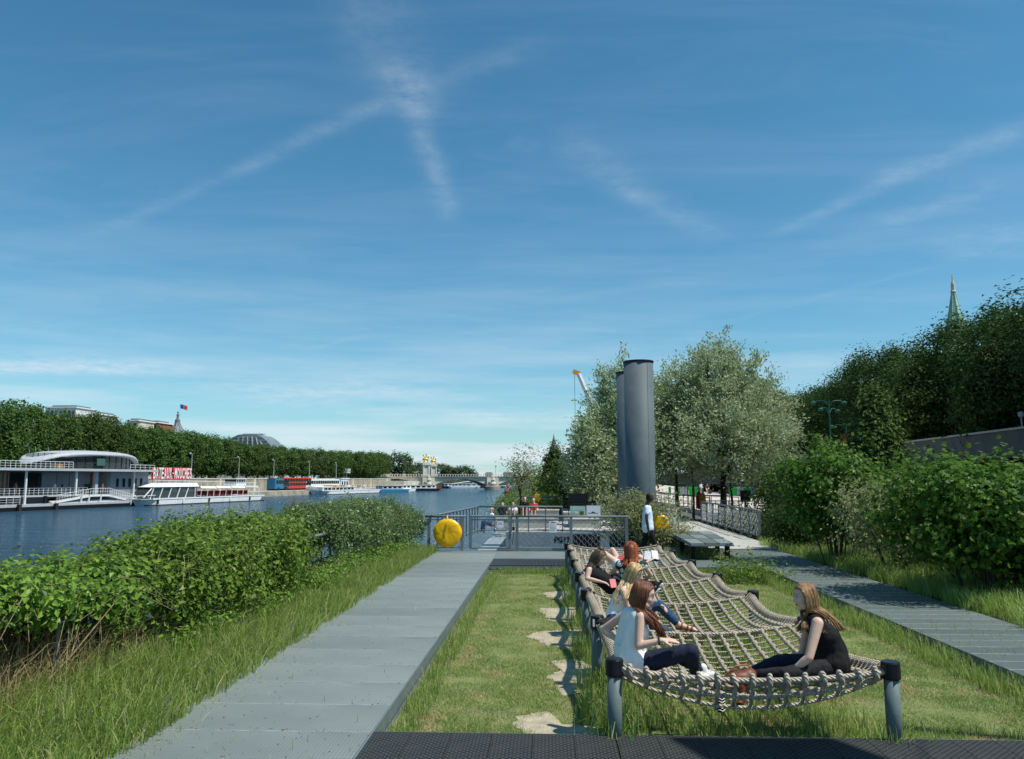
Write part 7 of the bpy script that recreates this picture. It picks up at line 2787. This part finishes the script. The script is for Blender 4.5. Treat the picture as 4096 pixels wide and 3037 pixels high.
def trousers(root, off, J, mat, to=(1.0, 1.0), infl=.010, voxel=.011, leg=(.078, .052, .036), name='trousers', flare=0.0, cuts=None):
    mb = MB()
    capsule(mb, J['hl'], J['hr'], .10 + infl, .10 + infl)
    capsule(mb, J['waist'].lerp((J['hl'] + J['hr']) / 2, .45), (J['hl'] + J['hr']) / 2, .10, .10 + infl)
    for S_, t in zip('lr', to):
        if t <= 0:
            continue
        h, k, a = J['h' + S_], J['k' + S_], J['a' + S_]
        tk = min(1, t * 2)
        capsule(mb, h, h.lerp(k, tk), leg[0] * 1.12 + infl, leg[1] + infl + (1 - tk) * .02)
        if t > .5:
            m_ = k.lerp(a, .3)
            capsule(mb, k, m_, leg[1] + infl, leg[1] + infl)
            ta_ = min(1, (t - .5) * 2)
            capsule(mb, m_, k.lerp(a, max(.32, ta_)), leg[1] + infl, leg[2] + infl + flare)
    return fuse(mb, name, mat, root, voxel, 5, off=off, cut=cuts, folds=.006)


V3 = Vector
# ---- woman in black top, right end, facing left
Y0 = 7.62
J = dict(head=at(804.5, 597, Y0), neck=at(814, 613, Y0 + .02), sl=at(809, 620, Y0 + .17), sr=at(817.5, 623, Y0 - .16), chest=at(824.5, 635.5, Y0), waist=at(831.5, 652, Y0), hl=at(832, 665.5, Y0 + .10), hr=at(834, 666.5, Y0 - .10),
         er=at(809, 657.5, Y0 - .24), wr=at(795, 669, Y0 - .20), el=at(803, 653, Y0 + .28), wl=at(789, 664, Y0 + .22), kl=at(781, 660.5, Y0 + .20), al=at(748, 673.5, Y0 + .22), tl=at(738, 672, Y0 + .22),
         kr=at(786, 674.5, Y0 - .22), ar=at(752, 676, Y0 - .02), tr=at(742, 677, Y0 - .05))
look = V3((-1, -.12, -.16))
R, off, M = person('woman in sleeveless black top with long light brown hair, facing left on the net', J, (J['hl'].x, Y0, GZ), skin, .0072, look, hs=1.02, feet=False, arm=(.047, .038, .026), chest=.10)
torso_cloth(R, off, J, 'black_top', cloth_b, .024, .010, hem_drop=.01, loose=.018)
trousers(R, off, J, denim, (1.0, 0.0), .010, .010)
trousers(R, off, J, charcoal, (0.0, 1.0), .013, .010, name='trouser_leg')
hair_l_ = MB()
scalp(hair_l_, J['head'], M, 1.02)
fuse(hair_l_, 'hair_cap', hair_l, R, .008, 4, off=off, cut=[(J['head'] + M @ V3((0, .012, 0)), (M @ V3((0, 1, .25))).normalized())])
bk = J['neck']
hair_strands(R, J['head'], M, 1.02, hair_l, [(at(842, 631, Y0 - .02), .020, -.5, (.0, 0, .02)), (at(836, 631, Y0 - .10), .022, .35, (.0, 0, .018)), (at(824, 633, Y0 - .17), .018, .75, None), (at(806, 630, Y0 - .14), .012, 1.0, None), (at(799, 632, Y0 + .10), .015, -1.0, None)], 620, 3, off, .0026, part=.01, len_j=.22)
face_parts(R, J['head'], M, 1.02, hair_l, off)
shoe(R, J['al'], J['tl'], rubber, rubber, off)
shoe(R, J['ar'], J['tr'], charcoal, rubber, off)

# ---- woman in white top, left end, facing right
Y1 = 7.50
J = dict(head=at(644.5, 595.5, Y1 - .02), neck=at(637, 611, Y1), sl=at(626, 614.5, Y1 + .13), sr=at(640.5, 617, Y1 - .15), chest=at(633, 630, Y1), waist=at(631, 650, Y1), hl=at(632, 664, Y1 + .10), hr=at(634, 665, Y1 - .09),
         er=at(638.5, 646, Y1 - .22), wr=at(661, 640.5, Y1 - .26), el=at(603, 629.5, Y1 + .24), wl=at(619, 641, Y1 + .10), kr=at(691, 651, Y1 - .20), ar=at(695, 672, Y1 + .05), tr=at(706, 673, Y1 + .08),
         kl=at(675, 654, Y1 + .26), al=at(703, 670, Y1 + .20), tl=at(712, 671, Y1 + .22))
J['hdr'] = (V3((1, .0, .02)), V3((.05, -.25, 1)), 1)
J['hdl'] = (V3((-.15, -.25, -1)), V3((-1, 0, .1)), 1)
look = V3((1, -.22, -.22))
R, off, M = person('woman in white sleeveless top with long auburn hair, at the near left corner', J, (J['hl'].x, Y1, GZ), skin, .0068, look, hs=1.04, feet=False, curl=(.3, .22), arm=(.042, .034, .025))
torso_cloth(R, off, J, 'white_top', cloth_w, .020, .010, loose=.030, hem_drop=.0)
# gathered second tier of the top
fl_ = MB()
side = (J['sr'] - J['sl']).normalized()
vs, fs = [], []
for i, (pt, rr_) in enumerate(((J['waist'] + V3((0, 0, -.02)), .155), (J['waist'] + V3((0, 0, -.07)), .168), (J['waist'] + V3((.01, 0, -.12)), .178))):
    for j in range(56):
        a = 2 * math.pi * j / 56
        w_ = 1 + (.05 * math.sin(a * 9) + .03 * math.sin(a * 14 + 1)) * (i + .5) / 2.5
        zz = .012 * math.sin(a * 9 + 1) * i
        vs.append(V3((pt.x + math.cos(a) * rr_ * w_ * .86, pt.y + math.sin(a) * rr_ * w_, pt.z + zz)) - off)
for i in range(2):
    for j in range(56):
        fs.append((i * 56 + j, i * 56 + (j + 1) % 56, (i + 1) * 56 + (j + 1) % 56, (i + 1) * 56 + j))
fl_.add(vs, fs)
fl_.build('top_frill', cloth_w, R, smooth=True)
vs = [(x * 1.0, y, z + .075) for x, y, z in vs]
MB().add(vs, fs).build('top_frill', cloth_w, R, smooth=True)
trousers(R, off, J, denim, (.96, .96), .010, .010, leg=(.084, .056, .036))
hb_ = MB()
scalp(hb_, J['head'], M, 1.04)
fuse(hb_, 'hair_cap', hair_r, R, .008, 4, off=off, cut=[(J['head'] + M @ V3((0, .012, 0)), (M @ V3((0, 1, .25))).normalized())])
hair_strands(R, J['head'], M, 1.04, hair_r, [(at(662, 637, Y1 - .10), .016, .55, (.03, -.04, 0)), (at(655, 628, Y1 - .14), .020, .2, (.02, -.06, .0)), (at(648, 622, Y1 - .15), .016, -.2, (-.01, -.07, .02)), (at(657, 620, Y1 + .1), .015, -.9, None)], 660, 5, off, .0027, part=-.012, len_j=.3)
face_parts(R, J['head'], M, 1.04, hair_r, off)
bw = J['wr'].lerp(J['er'], .10)
MB().tube([bw + (J['wr'] - J['er']).normalized().orthogonal() * 0 + V3((0, math.cos(a) * .031, math.sin(a) * .031)) - off for a in [i * math.pi / 8 for i in range(17)]], .007, 6).build('bracelet', barkd, R)
shoe(R, J['al'], J['tl'], rubber, rubber, off)
shoe(R, J['ar'], J['tr'], rubber, rubber, off)
# brown handbag between the two
c_ = at(741, 678, 7.55)
r = empty('handbag', c_, .2, 'slouched brown leather handbag lying in the net between the two near women', 'handbag')
m_ = MB()
m_.ball((0, 0, 0), (.16, .09, .075), 16, 10)
m_.ball((.06, 0, .02), (.10, .08, .07), 12, 8)
fuse(m_, 'bag', brown_l, r, .012, 3)
MB().tube([(-.12, 0, .05), (-.05, -.02, .11), (.05, -.02, .12), (.13, 0, .05)], .009, 6).build('strap', tan_l, r)
MB().tube([(.03, -.07, .03), (.10, -.06, .0), (.13, -.05, -.02)], .014, 6).build('flap', tan_l, r)
# dangling soles seen under the net
c_ = at(719.5, 701, 7.45)
r = empty('striped_trainer', c_, 0, 'black and white patterned trainer dangling below the middle of the net', 'shoe')
m_ = MB()
capsule(m_, (0, 0, .08), (0, -.01, -.05), .040, .045)
capsule(m_, (0, 0, .10), (.0, .09, .11), .036, .034)
o = fuse(m_, 'upper', blackm, r, .010, 3)
sb = MB()
for k in range(7):
    z = -.075 + .024 * k
    sb.tube([(-.040, -.036, z), (-.012, -.052, z + .016), (.014, -.052, z + .002), (.040, -.036, z + .014)], .0045, 5)
sb.build('stripes', rubber, r)
c_ = at(741, 694, 7.5)
r = empty('dark_boot', c_, 0, 'dark laced shoe hanging through the net right of the patterned trainer', 'shoe')
m_ = MB()
capsule(m_, (0, 0, .07), (0, 0, -.06), .040, .036)
capsule(m_, (0, 0, -.05), (-.03, -.04, -.08), .034, .030)
fuse(m_, 'upper', brown_l, r, .010, 3)
MB().tube([(-.02, -.045, -.02), (.02, -.045, -.01)], .004, 5).tube([(-.02, -.045, .01), (.02, -.045, .02)], .004, 5).build('laces', rubber, r)

# ---- blonde woman behind, hugging one knee
Y2 = 9.85
J = dict(head=at(635, 573.5, Y2), neck=at(628, 586, Y2), sl=at(632, 591, Y2 + .16), sr=at(623, 591, Y2 - .14), chest=at(623, 599, Y2), waist=at(617, 610, Y2), hl=at(616, 619, Y2 + .10), hr=at(615, 620, Y2 - .10),
         er=at(629, 608, Y2 - .20), wr=at(650, 617, Y2 - .20), el=at(648, 600, Y2 + .22), wl=at(662, 606.5, Y2 + .02), kl=at(658.5, 604.5, Y2 + .06), al=at(679, 625, Y2 + .05), tl=at(696, 630, Y2 + .02),
         kr=at(652, 624, Y2 - .26), ar=at(673, 634.5, Y2 - .22), tr=at(688, 637, Y2 - .18))
J['hdl'] = (V3((.35, -.9, -.1)), V3((.8, .2, .7)), 1)
look = V3((.9, -.35, -.42))
R, off, M = person('blonde woman in white tank top and blue jeans hugging her knee, sunglasses on her head', J, (J['hl'].x, Y2, GZ), skin, .009, look, hs=1.0, curl=(.5, .5))
torso_cloth(R, off, J, 'white_tank_top', cloth_w, .014, .012)
trousers(R, off, J, denim_b, (.92, .92), .010, .012)
hb_ = MB()
scalp(hb_, J['head'], M, 1.0)
fuse(hb_, 'hair_cap', hair_b, R, .010, 4, off=off, cut=[(J['head'] + M @ V3((0, .015, 0)), (M @ V3((0, 1, .25))).normalized())])
hair_strands(R, J['head'], M, 1.0, hair_b, [(at(618, 604, Y2 - .16), .03, 0, (-.02, -.03, 0)), (at(612, 606, Y2 - .05), .03, -.5, (-.03, 0, .02)), (at(627, 600, Y2 - .2), .02, .7, None)], 300, 8, off, .0036, wave=.02)
face_parts(R, J['head'], M, 1.0, hair_b, off, True)
for q in (-1, 1):
    p_ = J['head'] + M @ V3((.034 * q, .075, .098)) - off
    MB().tube([p_ + M @ V3((.024 * math.cos(a), 0, .020 * math.sin(a))) for a in [i * math.pi / 6 for i in range(13)]], .005, 5).build('sunglasses_rim', lgrey, R)
    MB().ball(p_, (.022, .006, .018), 10, 6, M).build('sunglasses_lens', blackm, R)
for S_ in 'lr':
    a_, t_ = J['a' + S_], J['t' + S_]
    d_ = (t_ - a_).normalized()
    up_ = V3((0, 0, 1)) - d_ * d_.z
    sb = MB()
    sb.tube([a_ - d_ * .03 - up_ * .05, a_ + d_ * .08 - up_ * .045, t_ + d_ * .04 - up_ * .035], [.035, .036, .03], 8, flat=.35)
    sv = MB()
    s0 = d_.cross(up_).normalized()
    for q in (.03, .10, .15):
        sv.tube([a_ + d_ * q + s0 * .036 - up_ * .03, a_ + d_ * q + s0 * .018 + up_ * .032, a_ + d_ * q - s0 * .018 + up_ * .032, a_ + d_ * q - s0 * .036 - up_ * .03], .010, 6)
    so = sb.mesh('sandal', off, True)
    so.materials.append(tan_l)
    so = link_mesh('sandal', so, None, R)
    sm_ = sv.mesh('strap', off, True)
    sm_.materials.append(tan_l)
    link_mesh('strap', sm_, None, so)

# ---- redhead in daisy top, back to us
Y3 = 12.3
J = dict(head=at(631, 550, Y3 + .04), neck=at(631, 558, Y3), sl=at(620, 564, Y3), sr=at(643, 564, Y3), chest=at(631, 571, Y3), waist=at(631, 581, Y3 - .02), hl=at(625.5, 589, Y3), hr=at(637, 589, Y3),
         el=at(612, 572.5, Y3 + .05), wl=at(622, 577, Y3 + .30), er=at(651, 575, Y3 + .08), wr=at(645, 580, Y3 + .30), kl=at(621, 583, Y3 + .45), al=at(637, 588, Y3 + .50), tl=at(647, 588, Y3 + .50), kr=at(645, 583, Y3 + .45), ar=at(630, 588, Y3 + .40), tr=at(622, 588, Y3 + .4))
look = V3((.15, 1, -.2))
R, off, M = person('red-haired woman seen from behind in dark daisy-print top, sitting on the net', J, (J['hl'].x, Y3, GZ), skin, .011, look, hs=1.0, feet=False)
torso_cloth(R, off, J, 'daisy_top', daisy, .016, .013, sleeves=.18, loose=.01)
trousers(R, off, J, cloth_b, (1, 1), .012, .014, name='black_skirt')
hb_ = MB()
scalp(hb_, J['head'], M, 1.03)
hb_.ball(J['head'] + M @ V3((0, -.06, .075)), .045, 12, 8)
capsule(hb_, J['head'] + M @ V3((0, -.075, .01)), J['neck'] + V3((0, -.085, -.06)), .075, .07)
fuse(hb_, 'hair_cap', hair_o, R, .011, 3, off=off)
hair_strands(R, J['head'], M, 1.03, hair_o, [(at(631, 567, Y3 - .13), .035, 0, (0, -.02, 0)), (at(636, 566, Y3 - .12), .03, .5, None), (at(626, 566, Y3 - .12), .03, -.5, None)], 240, 9, off, .0042, face_y=-.01)

# ---- brunette with a bun, leaning on her elbow
Y4 = 12.25
J = dict(head=at(599.5, 557.5, Y4), neck=at(594, 565.5, Y4), sl=at(598, 569, Y4 + .15), sr=at(589, 570, Y4 - .13), chest=at(595, 574, Y4), waist=at(604, 580, Y4 + .02), hl=at(612, 583, Y4 + .14), hr=at(611, 587, Y4 - .04),
         er=at(587, 578.5, Y4 - .20), wr=at(600, 581.5, Y4 - .25), el=at(603, 576, Y4 + .2), wl=at(612, 577, Y4 + .1), kl=at(631, 583, Y4 + .05), al=at(655, 585, Y4 - .35), tl=at(661, 580, Y4 - .35), kr=at(629, 590, Y4 - .25), ar=at(652, 590, Y4 - .45), tr=at(658, 585, Y4 - .45))
look = V3((.9, -.2, -.55))
R, off, M = person('brown-haired woman with a bun in black dress, reclining on her elbow', J, (J['hl'].x, Y4, GZ), skin, .010, look, hs=1.0, feet=False)
torso_cloth(R, off, J, 'black_dress', cloth_b, .014, .013)
trousers(R, off, J, cloth_b, (1, 1), .012, .013, name='black_leggings')
hb_ = MB()
scalp(hb_, J['head'], M, 1.0)
for q in range(6):
    hb_.ball(J['head'] + M @ V3((.02 * math.cos(q), -.045 + .02 * math.sin(q * 2), .125 + .012 * math.sin(q * 3))), .034, 10, 8)
fuse(hb_, 'hair_cap', hair_k, R, .009, 2, off=off, cut=[(J['head'] + M @ V3((0, .05, 0)), (M @ V3((0, 1, .4))).normalized())])
hair_strands(R, J['head'], M, 1.0, hair_k, [(at(588, 577, Y4 - .12), .03, 0, None), (at(585, 572, Y4), .03, -.5, None)], 120, 12, off, .004)
face_parts(R, J['head'], M, 1.0, hair_k, off)
shoe(R, J['al'], J['tl'], cloth_b, rubber, off, voxel=.010)
shoe(R, J['ar'], J['tr'], cloth_b, rubber, off, voxel=.010)
p_ = at(613, 583.5, Y4 - .2)
r = empty('pink_phone', p_, .3, 'small pink case lying on the net beside the reclining woman', 'phone case')
MB().boxr((0, 0, 0), (.09, .02, .13), rx=-.5).build('case', pinkm, r)

# ---- reader lying with bare knees up behind the others
Y5 = 14.6
J = dict(head=at(641, 560.5, Y5), neck=at(636, 562, Y5), sl=at(633, 559, Y5 + .15), sr=at(632, 563.5, Y5 - .15), chest=at(629, 562, Y5), waist=at(620, 562.5, Y5), hl=at(618, 562.5, Y5 + .1), hr=at(617, 564, Y5 - .1),
         er=at(640, 566.5, Y5 - .25), wr=at(649, 561, Y5 - .15), el=at(642, 562, Y5 + .28), wl=at(652, 559, Y5 + .15), kl=at(611, 549.5, Y5 + .14), al=at(602, 561, Y5 + .2), tl=at(597, 564, Y5 + .2),
         kr=at(604, 553.5, Y5 - .12), ar=at(593, 562, Y5 - .05), tr=at(588, 563, Y5 - .05))
J['kl'] = at(612.5, 550, Y5 + .14)
J['al'] = at(602, 561, Y5 + .2)
look = V3((.75, -.1, .75))
R, off, M = person('person lying with bare knees raised in blue shorts, reading an open white book', J, (J['hl'].x, Y5, GZ), skin, .012, look, headup=V3((1, 0, .2)), hs=1.0)
torso_cloth(R, off, J, 'red_top', redseat, .014, .014)
trousers(R, off, J, shirt, (.15, .15), .006, .013, name='blue_shorts')
hb_ = MB()
scalp(hb_, J['head'], M, 1.0)
fuse(hb_, 'hair_cap', hair_o, R, .012, 2, off=off, cut=[(J['head'] + M @ V3((0, .05, 0)), (M @ V3((0, 1, .4))).normalized())])
c_ = at(651.5, 555.5, Y5 - .05)
r = empty('open_book', c_, .1, 'open white book with purple cover held up by the reader on the net', 'book')
MB().boxr((-.062, 0, 0), (.125, .012, .16), ry=.12, rx=-.5, rz=-.3).build('page_block', paper, r)
MB().boxr((.062, 0, .01), (.125, .012, .16), ry=.12, rx=-.5, rz=.3).build('page_block', paper, r)
MB().boxr((.04, .014, -.05), (.20, .01, .10), ry=.12, rx=-.5).build('cover', navy, r)
# bag or folded clothes on the net left of the blonde's shoe
r = empty('canvas_shoes', at(609.5, 623.5, 9.1), .4, 'pair of dark canvas shoes with white soles resting by the left border', 'shoes')
for k in range(2):
    m_ = MB()
    capsule(m_, (-.08, .09 * k, 0), (.02, .09 * k, .01), .036, .042)
    capsule(m_, (.02, .09 * k, .01), (.11, .09 * k, 0), .040, .030)
    o = fuse(m_, 'shoe', charcoal, r, .010, 2)
    MB().tube([(-.11, .09 * k, -.03), (.02, .09 * k, -.034), (.14, .09 * k, -.025)], [.030, .036, .028], 8, flat=.4).build('sole', rubber, o)

# ---- man walking right on the deck
Y6 = unp(649, 561, 0).y
gx = at(649, 561, Y6).x


def mp(x, y, dy=0.0):
    return at(x, y, Y6 + dy)


J = dict(head=mp(650.0, 497.8), neck=mp(647.5, 503.5), sl=mp(648.5, 507.5, .18), sr=mp(646.5, 508, -.17), chest=mp(647.5, 512.5), waist=mp(647.5, 520), hl=mp(648.5, 527.5, .09), hr=mp(647.5, 527.5, -.09),
         er=mp(646.8, 520, -.26), wr=mp(648.5, 530, -.25), el=mp(650.0, 519, .27), wl=mp(653, 527.5, .27), kl=mp(644.5, 543, .08), al=mp(639.0, 557.2, .08), tl=mp(643, 560, .08),
         kr=mp(654.5, 542.5, -.08), ar=mp(657.0, 558, -.08), tr=mp(663.0, 559.4, -.08))
look = V3((1, .15, -.05))
R, off, M = person('man in pale blue T-shirt and black trousers walking to the right beyond the hammock', J, (gx, Y6, 0), skin_d, .011, look, hs=1.05, fem=False, feet=False, arm=(.048, .040, .028), leg=(.085, .056, .042), chest=.105)
mb_ = MB()
scalp(mb_, J['head'], M, 1.02)
fuse(mb_, 'hair', hair_n, R, .011, 3, off=off, cut=[(J['head'] + M @ V3((0, .03, 0)), (M @ V3((0, 1, .2))).normalized())])
torso_cloth(R, off, J, 't_shirt', shirt, .026, .014, sleeves=.45, loose=.022, hem_drop=.05)
trousers(R, off, J, cloth_b, (1, 1), .016, .014, leg=(.085, .058, .046))
shoe(R, J['al'], J['tl'], cloth_b, blackm, off, voxel=.012)
shoe(R, J['ar'], J['tr'], cloth_b, blackm, off, voxel=.012)


# ---- small far people
def far_person(label, x, ytop, yhip, Y, top, bottom, hairm, pose='stand', sk=skin, face=V3((0, -1, 0)), armout=0.0, voxel=.03, base_z=0.0, hat=None, group=None):
    hc = at(x, ytop, Y)
    hp = at(x, yhip, Y)
    s = face.cross(V3((0, 0, 1))).normalized()
    H_ = (hc - hp)
    f = face.normalized()
    z0 = hp
    if pose == 'stand':
        kn, an_ = V3((0, 0, -.42)), V3((0, 0, -.84))
    elif pose == 'walk':
        kn, an_ = V3((0, 0, -.42)), V3((0, 0, -.84))
    else:
        kn, an_ = f * .40 + V3((0, 0, .10)), f * .46 + V3((0, 0, -.32))
    st = .16 if pose == 'walk' else 0
    J = dict(head=hc + V3((0, 0, -.11)), neck=hc + V3((0, 0, -.25)), sl=hc + s * -.17 + V3((0, 0, -.31)), sr=hc + s * .17 + V3((0, 0, -.31)), chest=hc + V3((0, 0, -.42)), waist=hp + V3((0, 0, .15)), hl=hp - s * .09, hr=hp + s * .09)
    for S_, q in (('l', -1), ('r', 1)):
        J['e' + S_] = J['s' + S_] + V3((0, 0, -.26)) + s * .05 * q + f * armout * .1
        J['w' + S_] = J['e' + S_] + V3((0, 0, -.20 + armout * .3)) + f * (.08 + armout * .2)
        J['k' + S_] = J['h' + S_] + kn + f * st * q * .6
        J['a' + S_] = J['h' + S_] + an_ + f * st * q * 1.4
        J['t' + S_] = J['a' + S_] + f * .13
    R, off, M = person(label, J, (hp.x, Y, base_z), sk, voxel, f, feet=True, hands=voxel < .02, group=group)
    torso_cloth(R, off, J, 'shirt', top, .02, voxel, sleeves=.4)
    trousers(R, off, J, bottom[0], (bottom[1], bottom[1]), .015, voxel)
    hb = MB()
    scalp(hb, J['head'], M, 1.05)
    fuse(hb, 'hair', hairm, R, voxel, 1, off=off, cut=[(J['head'] + M @ V3((0, .04, 0)), (M @ V3((0, 1, .4))).normalized())])
    if hat:
        MB().lathe([(.14, 0), (.14, .02), (.09, .03), (.085, .10), (.02, .12)], J['head'] + V3((0, 0, .08)) - off, 12).build('hat', hat, R)
    return R, J, off


far_person('man in black T-shirt sitting reading on the far bench beyond the fence', 525, 496.8, 508.5, 41.6, cloth_b, (cloth_b, .3), hair_n, 'sit', armout=1.0)
far_person('person with bare legs sunning on the pale bench left of the man in black', 513, 502, 511, 41.3, paper, (paper, .2), hair_b, 'sit', armout=1.0)
far_person('crouched reader in dark top at the left end of the pale bench', 502.5, 502.5, 512, 41.0, charcoal, (charcoal, 1), hair_k, 'sit')
far_person('woman in white blouse and navy trousers lounging behind the gate mesh', 491.5, 507.5, 524, 35.4, cloth_w, (navy, 1), hair_b, 'sit', face=V3((-.8, -.6, 0)))
far_person('person in red top and floral shorts standing by the hanging yellow ring', 533.5, 498, 511, 40.5, redm, (brown_l, .5), hair_k, 'sit', armout=.5)
far_person('person in pink hat and red skirt at the far railing', 507.5, 485.5, 492, 61, pinkm, (redm, .5), hair_b, 'stand', hat=pinkm)
far_person('person in white standing beside the trunk of the airy tree', 520, 486.5, 492.5, 60, cloth_w, (tan_l, 1), hair_n, 'stand')
far_person('person with cap in a white shirt right of the black screen', 583.5, 488, 499, 42, cloth_w, (navy, 1), hair_k, 'stand', face=V3((-1, -.3, 0)), hat=blackm)
far_person('seated person in dark clothes at the foot of the third steel pile', 592, 493.5, 503, 44, charcoal, (charcoal, 1), hair_n, 'sit')
far_person('seated grey-haired person in grey near the third steel pile', 600, 492.5, 503, 43.5, mgrey, (blackm, 1), hair_b, 'sit', face=V3((-1, -.2, 0)))
far_person('walker in striped white shirt and pale shorts on the promenade', 670.3 + 30.8 - 0, 482.5, 487.8, 104, cloth_w, (concrete, .35), hair_k, 'walk', face=V3((.1, -1, 0)), voxel=.035)
far_person('walker in white shorts right of the striped one on the promenade', 707.2, 483.5, 488.5, 106, redseat, (cloth_w, .25), hair_b, 'walk', face=V3((.1, -1, 0)), voxel=.035)
far_person('balding man in navy jacket looking down beside the grey pole', 724.2, 481.7, 497.0, 47.6, navy, (cloth_b, 1), hair_b, 'stand', face=V3((-1, -.2, 0)), base_z=0)
for k, (zx, zy, m1, lab) in enumerate(((128, 790, redm, 'person in red on the gallery at the left of the landing stage'), (446, 795, white, 'person in white at the middle of the landing stage gallery'), (507, 795, navy, 'person in dark blue near the landing stage column'), (833, 783, skin, 'person standing in the doorway above the gangway ramp'))):
    v = 2.2
    u, z = pz(zx, zy, v)
    w_ = PA + PU * u + PV * v
    d_ = Vector((0, -1, 0))
    hc = V3((w_.x, w_.y, z))
    fl0 = ZM
    hpz = fl0 + .9
    r = empty('person', (w_.x, w_.y, fl0), 0, lab, 'person')
    m_ = MB()
    capsule(m_, (0, 0, .9), (0, 0, 1.35), .13, .16)
    capsule(m_, (-.18, 0, 1.35), (-.25, -.05, .9), .05, .04)
    capsule(m_, (.18, 0, 1.35), (.25, -.05, .9), .05, .04)
    capsule(m_, (-.1, 0, .85), (-.1, 0, .05), .08, .05)
    capsule(m_, (.1, 0, .85), (.1, 0, .05), .08, .05)
    capsule(m_, (0, 0, 1.4), (0, 0, 1.62), .05, .10)
    fuse(m_, 'body', skin, r, .04, 2)
    m_ = MB()
    capsule(m_, (0, 0, .95), (0, 0, 1.35), .16, .19)
    fuse(m_, 'shirt', m1, r, .04, 2)
    MB().ball((0, .02, 1.68), (.11, .12, .1), 8, 6).build('hair', hair_k, r)
